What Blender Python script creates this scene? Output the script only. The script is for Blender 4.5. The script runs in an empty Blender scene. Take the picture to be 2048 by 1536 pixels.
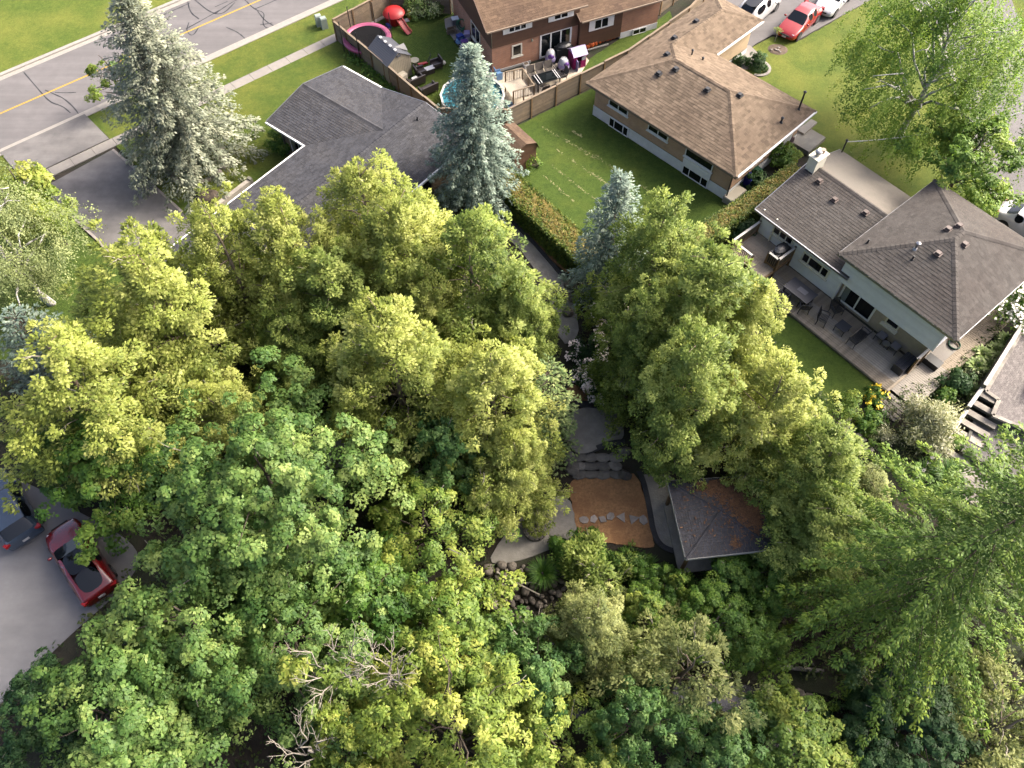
import bpy, bmesh, math, random
import numpy as np
from math import sin, cos, pi, radians, hypot, atan2, sqrt
random.seed(7)
RNG = np.random.default_rng(11)
scn = bpy.context.scene
COL = scn.collection

# ---------------------------------------------------------------- camera
PITCH = 58.5
CAM_H = 38.0
FPX = 1600.0
cam_d = bpy.data.cameras.new('camera')
cam_d.sensor_width = 36.0
cam_d.lens = FPX / 2048 * 36.0
cam_d.clip_end = 2000
cam = bpy.data.objects.new('camera', cam_d)
cam.location = (0, 0, CAM_H)
cam.rotation_euler = (radians(90 - PITCH), 0, 0)
COL.objects.link(cam)
scn.camera = cam

# ---------------------------------------------------------------- light
SUN_AZ, SUN_EL = 22.0, 40.0        # degrees from +x towards +y, above the horizon
world = bpy.data.worlds.new('World')
scn.world = world
world.use_nodes = True
wn = world.node_tree
wn.nodes.clear()
sky = wn.nodes.new('ShaderNodeTexSky')
sky.sky_type = 'NISHITA'
sky.sun_disc = False
sky.sun_elevation = radians(SUN_EL)
sky.sun_rotation = radians(90 - SUN_AZ)
sky.air_density = 0.45
sky.dust_density = 6.0
sky.ozone_density = 0.2
bg = wn.nodes.new('ShaderNodeBackground')
bg.inputs['Strength'].default_value = 0.15
wo = wn.nodes.new('ShaderNodeOutputWorld')
wn.links.new(sky.outputs[0], bg.inputs[0])
wn.links.new(bg.outputs[0], wo.inputs[0])
sun_d = bpy.data.lights.new('sun', 'SUN')
sun_d.energy = 1.5
sun_d.angle = radians(20.0)
sun_d.color = (1.0, 0.93, 0.79)
sun = bpy.data.objects.new('sun', sun_d)
sun.rotation_euler = (radians(90 - SUN_EL), 0, radians(SUN_AZ + 90))
sun.location = (60, 20, 60)
COL.objects.link(sun)
scn.view_settings.view_transform = 'Standard'
scn.view_settings.look = 'None'
scn.view_settings.gamma = 1.0
scn.view_settings.exposure = 2.25
scn.render.engine = 'CYCLES'
scn.cycles.max_bounces = 7
scn.cycles.diffuse_bounces = 5
scn.cycles.glossy_bounces = 2
scn.cycles.transmission_bounces = 3
scn.cycles.transparent_max_bounces = 4
scn.cycles.use_denoising = True
scn.cycles.caustics_reflective = False
scn.cycles.caustics_refractive = False

# ---------------------------------------------------------------- where a sight line of the survey meets a level
_ct, _st = cos(radians(PITCH)), sin(radians(PITCH))
def P(px, py, z=0.0):
    a = (px - 1024) / FPX; b = (py - 768) / FPX
    dx = a; dy = _ct - b * _st; dz = -_st - b * _ct
    t = (z - CAM_H) / dz
    return np.array([dx * t, dy * t, z])
def sstep(x):
    x = np.clip(x, 0, 1); return x * x * (3 - 2 * x)
def zg(x, y):
    """height of the terrain: level above, a terrace for the lower garden, a shallow creek bed"""
    side = sstep((x + 13) / 6) * sstep((24 - x) / 5)
    t = 0.55 * sstep((19.6 - y) / 1.8) * sstep((x + 6) / 4) * sstep((22 - x) / 5)
    c = 1.1 * sstep((13.2 - y + 0.12 * x) / 3.0) * side
    return -(t + c)
def PG(px, py, dz=0.0):
    z = 0.0
    for _ in range(8):
        p = P(px, py, z + dz); z = float(zg(p[0], p[1]))
    return np.array([p[0], p[1], z + dz])

# ---------------------------------------------------------------- object helpers
def props(o, label=None, cat=None, group=None, kind=None):
    if label: o['label'] = label
    if cat: o['category'] = cat
    if group: o['group'] = group
    if kind: o['kind'] = kind
    return o
def thing(name, label, cat, loc=(0, 0, 0), rz=0.0, group=None):
    o = bpy.data.objects.new(name, None)
    o.empty_display_size = 0.2
    COL.objects.link(o)
    o.location = tuple(float(c) for c in loc); o.rotation_euler = (0, 0, rz)
    return props(o, label, cat, group)
def copy_tree(o, parent=None):
    c = o.copy(); COL.objects.link(c); c.parent = parent
    for ch in o.children: copy_tree(ch, c)
    return c
def place(o, loc, rz=0.0, s=None, label=None):
    o.location = tuple(float(c) for c in loc); o.rotation_euler = (0, 0, rz)
    if s is not None: o.scale = (s, s, s) if np.isscalar(s) else s
    if label: o['label'] = label
    return o

class MB:
    """collects faces, builds one mesh object"""
    def __init__(s): s.v = []; s.f = []; s.t = []; s.uv = {}
    def face(s, pts, tint=None, uv=None):
        i = len(s.v); s.v.extend([tuple(float(c) for c in p) for p in pts])
        s.f.append(tuple(range(i, i + len(pts)))); s.t.append(random.random() if tint is None else tint)
        if uv: s.uv[len(s.f) - 1] = uv
    def mesh(s, vs, fs, tint=None):
        i = len(s.v); s.v.extend([tuple(float(c) for c in p) for p in vs])
        for f in fs:
            s.f.append(tuple(i + k for k in f)); s.t.append(random.random() if tint is None else tint)
    def box(s, c, d, rz=0.0, tint=None, rx=0.0, ry=0.0, taper=1.0):
        t = random.random() if tint is None else tint
        R = _rot(rx, ry, rz); vs = []
        for z in (-.5, .5):
            k = taper if z > 0 else 1
            for x, y in ((-.5, -.5), (.5, -.5), (.5, .5), (-.5, .5)):
                vs.append(np.array(c) + R @ np.array([x * d[0] * k, y * d[1] * k, z * d[2]]))
        s.mesh(vs, [(3, 2, 1, 0), (4, 5, 6, 7), (0, 1, 5, 4), (1, 2, 6, 5), (2, 3, 7, 6), (3, 0, 4, 7)], t)
        return s
    def beam(s, a, b, w, h, tint=None):
        a = np.array(a, float); b = np.array(b, float); d = b - a; L = np.linalg.norm(d); d /= L
        n = np.cross(d, [0, 0, 1.0]); nn = np.linalg.norm(n)
        n = np.array([1, 0, 0.]) if nn < 1e-4 else n / nn
        u = np.cross(n, d); vs = []
        for p in (a, b):
            for x, y in ((-.5, -.5), (.5, -.5), (.5, .5), (-.5, .5)): vs.append(p + n * x * w + u * y * h)
        s.mesh(vs, [(0, 1, 2, 3), (7, 6, 5, 4), (0, 4, 5, 1), (1, 5, 6, 2), (2, 6, 7, 3), (3, 7, 4, 0)], tint)
        return s
    def cyl(s, a, b, r0, r1=None, n=8, tint=None, caps=True):
        r1 = r0 if r1 is None else r1
        a = np.array(a, float); b = np.array(b, float); d = b - a; d /= np.linalg.norm(d)
        h = np.array([1, 0, 0.]) if abs(d[2]) > .9 else np.array([0, 0, 1.])
        x = np.cross(d, h); x /= np.linalg.norm(x); y = np.cross(d, x)
        vs = [a + (x * cos(2 * pi * k / n) + y * sin(2 * pi * k / n)) * r0 for k in range(n)] + \
             [b + (x * cos(2 * pi * k / n) + y * sin(2 * pi * k / n)) * r1 for k in range(n)]
        fs = [(k, k + n, (k + 1) % n + n, (k + 1) % n) for k in range(n)]
        if caps: fs += [tuple(range(n)), tuple(range(2 * n - 1, n - 1, -1))]
        s.mesh(vs, fs, random.random() if tint is None else tint); return s
    def tube(s, pts, rs, n=6, tint=None):
        pts = [np.array(p, float) for p in pts]; rs = [rs] * len(pts) if np.isscalar(rs) else rs
        vs = []; m = len(pts)
        for i, p in enumerate(pts):
            d = pts[min(i + 1, m - 1)] - pts[max(i - 1, 0)]; d /= max(np.linalg.norm(d), 1e-6)
            h = np.array([0, 1, 0.]) if abs(d[1]) < .8 else np.array([1, 0, 0.])
            x = np.cross(d, h); x /= np.linalg.norm(x); y = np.cross(d, x)
            for k in range(n): vs.append(p + (x * cos(2 * pi * k / n) + y * sin(2 * pi * k / n)) * rs[i])
        fs = [(i * n + k, i * n + (k + 1) % n, (i + 1) * n + (k + 1) % n, (i + 1) * n + k) for i in range(m - 1) for k in range(n)]
        fs += [tuple(range(n - 1, -1, -1)), tuple(range((m - 1) * n, m * n))]
        s.mesh(vs, fs, tint); return s
    def lathe(s, prof, n=16, c=(0, 0, 0), tint=None, sx=1.0, sy=1.0, cap=True):
        vs = [(c[0] + r * cos(2 * pi * k / n) * sx, c[1] + r * sin(2 * pi * k / n) * sy, c[2] + z) for r, z in prof for k in range(n)]
        m = len(prof)
        fs = [(i * n + k, i * n + (k + 1) % n, (i + 1) * n + (k + 1) % n, (i + 1) * n + k) for i in range(m - 1) for k in range(n)]
        if cap: fs += [tuple(range(n - 1, -1, -1)), tuple(range((m - 1) * n, m * n))]
        s.mesh(vs, fs, random.random() if tint is None else tint); return s
    def prism(s, poly, z0, z1, tint=None):
        n = len(poly)
        a = sum(poly[i][0] * poly[(i + 1) % n][1] - poly[(i + 1) % n][0] * poly[i][1] for i in range(n))
        if a < 0: poly = poly[::-1]
        vs = [(p[0], p[1], z0) for p in poly] + [(p[0], p[1], z1) for p in poly]
        fs = [tuple(range(n - 1, -1, -1)), tuple(range(n, 2 * n))] + [(k, (k + 1) % n, (k + 1) % n + n, k + n) for k in range(n)]
        s.mesh(vs, fs, random.random() if tint is None else tint); return s
    def blob(s, c, r, seed=0, n=8, rough=.15, tint=None, flat=0.0):
        """a stone-like closed lump"""
        rr = random.Random(seed); vs = []; m = n // 2 + 1
        ph = [rr.uniform(0, 6.28) for _ in range(6)]
        for i in range(m + 1):
            th = pi * i / m
            for k in range(n):
                a = 2 * pi * k / n
                q = 1 + rough * (sin(2 * a + ph[0]) * sin(th) + .6 * sin(3 * a + ph[1] + 2 * th) + .5 * cos(3 * th + ph[2])) + rr.uniform(-.05, .05)
                vs.append((c[0] + r[0] * q * sin(th) * cos(a), c[1] + r[1] * q * sin(th) * sin(a), c[2] + r[2] * q * cos(th) * (1 - flat * (cos(th) > .5))))
        fs = [(i * n + k, (i + 1) * n + k, (i + 1) * n + (k + 1) % n, i * n + (k + 1) % n) for i in range(m) for k in range(n)]
        s.mesh(vs, fs, random.random() if tint is None else tint); return s
    def build(s, name, mat, parent=None, smooth=False, loc=None, sharp=40):
        me = bpy.data.meshes.new(name)
        me.from_pydata(s.v, [], s.f)
        a = me.attributes.new('tint', 'FLOAT', 'FACE'); a.data.foreach_set('value', np.array(s.t, dtype=np.float32))
        if s.uv:
            ul = me.uv_layers.new(name='UVMap')
            for fi, uv in s.uv.items():
                p = me.polygons[fi]
                for li, q in zip(p.loop_indices, uv): ul.data[li].uv = q
        if mat: me.materials.append(mat)
        if smooth:
            me.shade_smooth()
            if sharp: me.set_sharp_from_angle(angle=radians(sharp))
        o = bpy.data.objects.new(name, me); COL.objects.link(o)
        if parent: o.parent = parent
        if loc is not None: o.location = tuple(float(c) for c in loc)
        return o
def _rot(rx, ry, rz):
    cx, sx_, cy, sy_, cz, sz_ = cos(rx), sin(rx), cos(ry), sin(ry), cos(rz), sin(rz)
    Rx = np.array([[1, 0, 0], [0, cx, -sx_], [0, sx_, cx]]); Ry = np.array([[cy, 0, sy_], [0, 1, 0], [-sy_, 0, cy]])
    Rz = np.array([[cz, -sz_, 0], [sz_, cz, 0], [0, 0, 1]]); return Rz @ Ry @ Rx
def one(name, mat, fn, parent=None, smooth=False, **k):
    b = MB(); fn(b); return b.build(name, mat, parent, smooth, **k)
def fast_mesh(name, V, F, tint, mat, parent=None, smooth=False, n=4):
    """numpy arrays of vertices and n-gons to one object"""
    me = bpy.data.meshes.new(name); nf = len(F)
    me.vertices.add(len(V)); me.vertices.foreach_set('co', np.ascontiguousarray(V, dtype=np.float32).ravel())
    me.loops.add(nf * n); me.loops.foreach_set('vertex_index', np.ascontiguousarray(F, dtype=np.int32).ravel())
    me.polygons.add(nf); me.polygons.foreach_set('loop_start', np.arange(0, nf * n, n, dtype=np.int32))
    try: me.polygons.foreach_set('loop_total', np.full(nf, n, dtype=np.int32))
    except Exception: pass
    me.update(calc_edges=True)
    a = me.attributes.new('tint', 'FLOAT', 'FACE'); a.data.foreach_set('value', np.ascontiguousarray(tint, dtype=np.float32))
    me.materials.append(mat)
    if smooth: me.shade_smooth()
    o = bpy.data.objects.new(name, me); COL.objects.link(o)
    if parent: o.parent = parent
    return o

# ---------------------------------------------------------------- materials
KA = .43          # surface albedos as surveyed, brought to the exposure
def _new(name):
    m = bpy.data.materials.new(name); m.use_nodes = True
    nt = m.node_tree; nt.nodes.clear()
    out = nt.nodes.new('ShaderNodeOutputMaterial'); b = nt.nodes.new('ShaderNodeBsdfPrincipled')
    nt.links.new(b.outputs[0], out.inputs[0]); return m, nt, b, out
def _ramp(nt, stops, src=None, interp='LINEAR'):
    r = nt.nodes.new('ShaderNodeValToRGB'); r.color_ramp.interpolation = interp
    e = r.color_ramp.elements
    while len(e) < len(stops): e.new(0.5)
    for i, (p, c) in enumerate(stops):
        e[i].position = p; e[i].color = (*c, 1)
    if src is not None: nt.links.new(src, r.inputs[0])
    return r
def _noise(nt, scale, detail=4, rough=.6, co=None, dim='3D'):
    n = nt.nodes.new('ShaderNodeTexNoise'); n.inputs['Scale'].default_value = scale
    n.inputs['Detail'].default_value = detail; n.inputs['Roughness'].default_value = rough
    if co is not None: nt.links.new(co, n.inputs['Vector'])
    return n
def _mix(nt, a, b, fac, mode='MIX'):
    m = nt.nodes.new('ShaderNodeMix'); m.data_type = 'RGBA'; m.blend_type = mode
    for sock, val in ((m.inputs[0], fac), (m.inputs[6], a), (m.inputs[7], b)):
        if isinstance(val, (int, float)): sock.default_value = val
        elif isinstance(val, tuple): sock.default_value = (*val, 1)
        else: nt.links.new(val, sock)
    return m.outputs[2]
def mat(name, col, rough=.7, var=.15, scale=6.0, bump=.0, bscale=40.0, tint=.0, metal=0.0, spec=.4, col2=None, big=None, coat=0.0, streak=None):
    """plain surface: base colour broken up by two scales of noise, a tint per piece, fine relief"""
    m, nt, b, out = _new(name)
    tc = nt.nodes.new('ShaderNodeTexCoord'); co = tc.outputs['Object']
    n1 = _noise(nt, scale, 5, .65, co)
    col = tuple(c * KA for c in col); col2 = tuple(c * KA for c in col2) if col2 else None
    c2 = col2 or tuple(c * .6 for c in col)
    r = _ramp(nt, [(.3, tuple(c * (1 - var) for c in col)), (.7, tuple(min(1, c * (1 + var)) for c in col))], n1.outputs[0])
    c = r.outputs[0]
    if big:
        n2 = _noise(nt, big, 4, .6, co); rr = _ramp(nt, [(.42, (0, 0, 0)), (.66, (1, 1, 1))], n2.outputs[0])
        c = _mix(nt, c, c2, rr.outputs[0])
    if streak:
        mp = nt.nodes.new('ShaderNodeMapping'); mp.inputs['Rotation'].default_value[2] = -streak[0]; mp.inputs['Scale'].default_value = (streak[1], streak[2], 1); nt.links.new(co, mp.inputs[0])
        n5 = _noise(nt, 1.0, 5, .65, mp.outputs[0]); r5 = _ramp(nt, [(.3, (1 - streak[3],) * 3), (.72, (1 + streak[3],) * 3)], n5.outputs[0]); c = _mix(nt, c, r5.outputs[0], 1.0, 'MULTIPLY')
    if tint:
        at = nt.nodes.new('ShaderNodeAttribute'); at.attribute_name = 'tint'
        tr = _ramp(nt, [(0, (1 - tint,) * 3), (1, (1 + tint,) * 3)], at.outputs['Fac'])
        c = _mix(nt, c, tr.outputs[0], 1.0, 'MULTIPLY')
    nt.links.new(c, b.inputs['Base Color'])
    b.inputs['Roughness'].default_value = rough; b.inputs['Metallic'].default_value = metal
    b.inputs['Specular IOR Level'].default_value = spec
    if coat: b.inputs['Coat Weight'].default_value = coat; b.inputs['Coat Roughness'].default_value = .05
    if bump:
        n3 = _noise(nt, bscale, 4, .7, co); bp = nt.nodes.new('ShaderNodeBump'); bp.inputs['Strength'].default_value = bump
        bp.inputs['Distance'].default_value = .05; nt.links.new(n3.outputs[0], bp.inputs['Height']); nt.links.new(bp.outputs[0], b.inputs['Normal'])
    return m
def leafmat(name, stops, trans=.35, rough=.55, spec=.3):
    """foliage: a colour per leaf from its tint, a slow drift through the crown, light coming through"""
    m, nt, b, out = _new(name)
    at = nt.nodes.new('ShaderNodeAttribute'); at.attribute_name = 'tint'
    tc = nt.nodes.new('ShaderNodeTexCoord')
    n = _noise(nt, .55, 3, .6, tc.outputs['Object'])
    ad = nt.nodes.new('ShaderNodeMath'); ad.operation = 'MULTIPLY_ADD'; ad.inputs[1].default_value = .9; ad.inputs[2].default_value = -.45
    nt.links.new(n.outputs[0], ad.inputs[0])
    a2 = nt.nodes.new('ShaderNodeMath'); a2.operation = 'ADD'; nt.links.new(ad.outputs[0], a2.inputs[0]); nt.links.new(at.outputs['Fac'], a2.inputs[1])
    r = _ramp(nt, stops, a2.outputs[0])
    nt.links.new(r.outputs[0], b.inputs['Base Color']); b.inputs['Roughness'].default_value = rough; b.inputs['Specular IOR Level'].default_value = spec
    tl = nt.nodes.new('ShaderNodeBsdfTranslucent'); nt.links.new(_mix(nt, r.outputs[0], (1.0, 1.0, .35), .25, 'MULTIPLY'), tl.inputs[0])
    mx = nt.nodes.new('ShaderNodeMixShader'); mx.inputs[0].default_value = trans
    nt.links.new(b.outputs[0], mx.inputs[1]); nt.links.new(tl.outputs[0], mx.inputs[2]); nt.links.new(mx.outputs[0], out.inputs[0])
    return m
def brickmat(name, c1, c2, mortar, scale=1.0, bw=.22, bh=.075):
    m, nt, b, out = _new(name)
    c1, c2, mortar = [tuple(c * KA for c in q) for q in (c1, c2, mortar)]
    uv = nt.nodes.new('ShaderNodeUVMap'); t = nt.nodes.new('ShaderNodeTexBrick'); nt.links.new(uv.outputs[0], t.inputs['Vector'])
    t.inputs['Color1'].default_value = (*c1, 1); t.inputs['Color2'].default_value = (*c2, 1); t.inputs['Mortar'].default_value = (*mortar, 1)
    t.inputs['Scale'].default_value = scale; t.inputs['Brick Width'].default_value = bw; t.inputs['Row Height'].default_value = bh; t.inputs['Mortar Size'].default_value = .008
    n = _noise(nt, 1.2, 4, .6, uv.outputs[0]); r = _ramp(nt, [(.3, (.82, .82, .82)), (.7, (1.1, 1.1, 1.1))], n.outputs[0])
    nt.links.new(_mix(nt, t.outputs[0], r.outputs[0], 1.0, 'MULTIPLY'), b.inputs['Base Color']); b.inputs['Roughness'].default_value = .85
    bp = nt.nodes.new('ShaderNodeBump'); bp.inputs['Strength'].default_value = .4; bp.inputs['Distance'].default_value = .01; bp.invert = True
    nt.links.new(t.outputs['Fac'], bp.inputs['Height']); nt.links.new(bp.outputs[0], b.inputs['Normal'])
    return m
def grassmat(name, c_dark, c_mid, c_yel, s=1.0, yel=(.45, .75), mow=0.0, mang=0.0):
    m, nt, b, out = _new(name)
    tc = nt.nodes.new('ShaderNodeTexCoord'); co = tc.outputs['Object']
    n1 = _noise(nt, .28 * s, 5, .62, co); n2 = _noise(nt, 2.4 * s, 6, .75, co); n3 = _noise(nt, 26, 3, .8, co)
    c_dark, c_mid, c_yel = [tuple(c * KA for c in q) for q in (c_dark, c_mid, c_yel)]
    base = _ramp(nt, [(.32, c_dark), (.62, c_mid)], n2.outputs[0])
    yl = _ramp(nt, [(yel[0], (0, 0, 0)), (yel[1], (1, 1, 1))], n1.outputs[0])
    c = _mix(nt, base.outputs[0], c_yel, yl.outputs[0])
    n6 = _noise(nt, 7.0, 5, .8, co); mid_ = _ramp(nt, [(.3, (.72, .78, .7)), (.7, (1.22, 1.16, 1.2))], n6.outputs[0]); c = _mix(nt, c, mid_.outputs[0], 1.0, 'MULTIPLY')
    fine = _ramp(nt, [(.25, (.5, .55, .45)), (.75, (1.35, 1.3, 1.25))], n3.outputs[0])
    c = _mix(nt, c, fine.outputs[0], .9, 'MULTIPLY')
    nt.links.new(c, b.inputs['Base Color']); b.inputs['Roughness'].default_value = .9; b.inputs['Specular IOR Level'].default_value = .15
    n4 = _noise(nt, 60, 3, .8, co); bp = nt.nodes.new('ShaderNodeBump'); bp.inputs['Strength'].default_value = .9; bp.inputs['Distance'].default_value = .06
    nt.links.new(n4.outputs[0], bp.inputs['Height']); nt.links.new(bp.outputs[0], b.inputs['Normal'])
    return m

M = {}
M['asphalt'] = mat('asphalt', (.225, .212, .212), .9, .08, 1.3, .25, 90, big=.35, col2=(.19, .18, .18), streak=(radians(37.5), .05, 1.1, .16))
M['drive'] = mat('driveway_asphalt', (.19, .18, .175), .9, .16, 1.6, .35, 80, big=.45, col2=(.27, .255, .245), streak=(radians(-50), .12, .9, .2))
M['lot'] = mat('parking_asphalt', (.26, .255, .26), .9, .1, 1.1, .3, 90, big=.3, col2=(.22, .215, .22), streak=(.6, .2, .7, .12))
M['concrete'] = mat('concrete', (.43, .40, .355), .9, .1, 3, .2, 60, tint=.1, big=.4, col2=(.37, .34, .31))
M['kerb'] = mat('kerb_concrete', (.48, .45, .40), .9, .1, 3, .2, 60, tint=.08)
M['yellow'] = mat('road_yellow', (.62, .38, .05), .8, .2, 8)
M['tar'] = mat('tar', (.035, .035, .04), .6, .2, 8)
M['soil'] = mat('soil', (.045, .034, .022), .95, .35, 1.6, .8, 18, big=.35, col2=(.03, .042, .015))
M['mulch'] = mat('bark_mulch', (.50, .27, .12), .95, .35, 9, .9, 35, big=1.1, col2=(.38, .19, .085))
M['bed'] = mat('garden_bed_soil', (.16, .115, .08), .95, .35, 5, .8, 30)
M['lawn'] = grassmat('lawn_grass', (.10, .165, .028), (.16, .228, .038), (.30, .31, .06), 1.0, (.42, .78))
M['lawn_y'] = grassmat('lawn_grass_dry', (.115, .185, .03), (.185, .262, .045), (.31, .335, .07), 1.0, (.38, .75))
M['lawn_d'] = grassmat('lawn_grass_fresh', (.08, .145, .026), (.13, .205, .036), (.21, .255, .048), 1.0, (.5, .85))
M['shingle_dark'] = mat('shingle_charcoal', (.088, .090, .102), .9, .12, 18, .35, 120, tint=.22, big=.4, col2=(.105, .104, .110), streak=(0, .4, 1.6, .1), spec=.12)
M['shingle_tan'] = mat('shingle_tan', (.30, .228, .162), .9, .14, 14, .35, 120, tint=.24, big=.3, col2=(.235, .175, .125), streak=(.4, .5, 1.6, .1), spec=.12)
M['shingle_grey'] = mat('shingle_weathered', (.142, .130, .119), .9, .16, 14, .35, 120, tint=.16, big=.3, col2=(.125, .11, .1), streak=(1.57, .25, 2.2, .14), spec=.12)
M['shingle_brown'] = mat('shingle_brown', (.215, .145, .098), .9, .14, 14, .35, 120, tint=.18, big=.3, col2=(.15, .10, .072), spec=.12)
M['shingle_slate'] = mat('shingle_slate', (.045, .046, .058), .8, .18, 14, .3, 120, tint=.3)
M['roof_flat'] = mat('rolled_roofing', (.29, .255, .21), .9, .1, 3, .25, 90, big=.3, col2=(.28, .25, .21))
M['white'] = mat('white_paint', (1.25, 1.24, 1.2), .5, .05, 5)
M['cream'] = mat('cream_paint', (1.05, 1.0, .82), .55, .06, 5)
M['whitewash'] = mat('whitewashed_foundation', (1.2, 1.2, 1.18), .85, .08, 3, .2, 40, big=.6, col2=(1.0, 1.0, .97))
M['brown'] = mat('brown_siding', (.15, .074, .042), .65, .1, 4, tint=.08)
M['sidingb'] = mat('blue_grey_siding', (1.08, 1.13, 1.17), .6, .05, 3, tint=.05)
M['stucco'] = mat('beige_stucco', (.74, .64, .50), .9, .1, 6, .3, 50, big=.8, col2=(.62, .54, .42))
M['taupe'] = mat('taupe_wall', (.33, .25, .18), .85, .08, 4)
M['glass'] = mat('window_glass', (.012, .016, .018), .04, .3, 1.2, spec=.6)
M['curtain'] = mat('curtain', (.30, .34, .32), .8, .1, 12)
M['alu'] = mat('galvanised_metal', (.55, .56, .58), .35, .1, 8, metal=.8)
M['dmetal'] = mat('dark_metal', (.022, .022, .025), .45, .2, 10, spec=.5)
M['vent'] = mat('roof_vent_black', (.03, .032, .038), .55, .15, 10)
M['ventb'] = mat('roof_vent_brown', (.16, .115, .10), .6, .15, 10)
M['fence'] = mat('fence_wood', (.315, .235, .155), .85, .2, 3, .3, 40, tint=.16, big=.7, col2=(.26, .21, .155))
M['fence_post'] = mat('fence_post_wood', (.30, .185, .085), .85, .2, 3, .3, 40, tint=.14)
M['deck'] = mat('deck_wood', (.52, .43, .32), .85, .22, 3, .3, 40, tint=.17, big=.9, col2=(.27, .225, .165))
M['deckgrey'] = mat('deck_wood_weathered', (.50, .45, .38), .85, .2, 3, .3, 40, tint=.2, big=.8, col2=(.2, .18, .155))
M['timber'] = mat('pressure_timber', (.17, .165, .13), .85, .2, 3, .3, 40, tint=.2)
M['railw'] = mat('pale_rail', (.62, .60, .55), .7, .1, 4)
M['brick_o'] = brickmat('brick_orange', (.66, .30, .155), (.54, .24, .13), (.66, .50, .38))
M['brick_t'] = brickmat('brick_tan', (.80, .50, .30), (.72, .44, .27), (.80, .60, .42))
M['brick_b'] = brickmat('brick_buff', (.80, .60, .36), (.72, .53, .32), (.75, .60, .43))
M['stone'] = mat('grey_stone', (.27, .25, .22), .9, .3, 3, .6, 16, tint=.3, big=.9, col2=(.17, .155, .135))
M['boulder'] = mat('river_boulder', (.27, .23, .185), .85, .3, 2.5, .4, 12, tint=.45, big=.8, col2=(.17, .15, .125))
M['flag'] = mat('flagstone', (.44, .39, .35), .9, .2, 4, .4, 20, tint=.25)
M['pathc'] = mat('stamped_concrete', (.40, .375, .33), .8, .2, 2.2, .5, 10, big=.7, col2=(.30, .28, .24))
M['pathedge'] = mat('charcoal_edging', (.045, .045, .05), .75, .2, 5, .3, 20, tint=.2)
M['paver'] = mat('paver_pink', (.27, .24, .225), .9, .15, 4, .3, 40, tint=.2)
M['gravel'] = mat('gravel', (.21, .195, .185), .95, .4, 25, .9, 60)
M['water'] = mat('creek_water', (.012, .013, .012), .06, .3, 1, spec=.6, bump=.15, bscale=9)
M['pool'] = mat('pool_water', (.03, .20, .25), .08, .1, 1.5, bump=.1, bscale=6)
M['bark'] = mat('bark', (.135, .105, .08), .95, .35, 5, .6, 18)
M['bark_c'] = mat('cedar_bark', (.34, .26, .19), .95, .3, 6, .5, 20)
M['bark_w'] = mat('birch_bark', (1.1, 1.07, 1.0), .8, .25, 6, .3, 18, big=3.0, col2=(.22, .2, .18))
M['bark_d'] = mat('dead_wood', (.48, .43, .35), .95, .2, 6)
def plain(n, c, r=.45, **k):
    M[n] = mat(n, c, r, .06, 4, **k); return M[n]
for n, c in dict(pl_pink=(.55, .03, .20), pl_lilac=(.55, .46, .75), pl_purple=(.20, .08, .38), pl_red=(.55, .02, .02), pl_redl=(.62, .09, .08), pl_blue=(.02, .07, .42),
                 pl_sky=(.22, .42, .70), pl_yellow=(.75, .60, .03), pl_green=(.02, .25, .12), pl_white=(.78, .78, .78), pl_orange=(.62, .13, .03), tramp_pink=(.60, .14, .28), wicker=(.05, .038, .035),
                 black_cloth=(.022, .024, .028), cushion=(.22, .215, .23), tabletop=(.060, .062, .075), box_green=(.42, .50, .44), pale_plastic=(.55, .50, .40), shed_wall=(.42, .37, .275),
                 shed_roof=(.10, .105, .12), terracotta=(.45, .42, .30), pinkchair=(.52, .33, .33), binblue=(.015, .02, .30), bingreen=(.01, .10, .055)).items(): plain(n, c)
plain('paint_red', (.42, .012, .012), .25, coat=.6); plain('paint_dred', (.20, .008, .012), .22, coat=.7)
plain('paint_white', (.80, .80, .80), .3, coat=.5); plain('paint_black', (.07, .105, .16), .22, coat=.7); plain('paint_silver', (.30, .33, .36), .3, coat=.5)
plain('tyre', (.015, .015, .016), .85); plain('rim', (.35, .35, .36), .35, metal=.7); plain('lamp_red', (.45, .01, .01), .2); plain('lamp_clear', (.70, .70, .72), .12)
plain('car_glass', (.008, .011, .014), .04, spec=.4); plain('roof_glass', (.008, .010, .014), .06, spec=.35); plain('tramp_mat', (.016, .016, .018), .9, spec=.05)
# ================================================================ the setting
def W(pts, z=0.0): return [tuple(P(a, b, z)[:2]) for a, b in pts]
def sheet(name, poly, z, m, thick=.0, label=None, kind='structure', parent=None, cat=None):
    """level polygon (world xy) as a slab whose top lies at z"""
    b = MB(); n = len(poly)
    a = sum(poly[i][0] * poly[(i + 1) % n][1] - poly[(i + 1) % n][0] * poly[i][1] for i in range(n))
    if a < 0: poly = poly[::-1]
    bm = bmesh.new(); vs = [bm.verts.new((p[0], p[1], z)) for p in poly]
    f = bm.faces.new(vs)
    if thick:
        lo = [bm.verts.new((p[0], p[1], z - thick)) for p in poly]
        for i in range(n): bm.faces.new((vs[i], lo[i], lo[(i + 1) % n], vs[(i + 1) % n]))
    bmesh.ops.triangulate(bm, faces=[f])
    bm.verts.ensure_lookup_table()
    me = bpy.data.meshes.new(name); bm.to_mesh(me); bm.free(); me.materials.append(m)
    o = bpy.data.objects.new(name, me); COL.objects.link(o)
    if parent: o.parent = parent
    return props(o, label, cat, None, kind if not parent and not cat else None)
def smooth_poly(poly, k=2, closed=True):
    for _ in range(k):
        out = []; n = len(poly)
        rng = range(n if closed else n - 1)
        if not closed: out.append(poly[0])
        for i in rng:
            a = np.array(poly[i]); c = np.array(poly[(i + 1) % n]); out += [tuple(a * .75 + c * .25), tuple(a * .25 + c * .75)]
        if not closed: out.append(poly[-1])
        poly = out
    return poly
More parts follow.
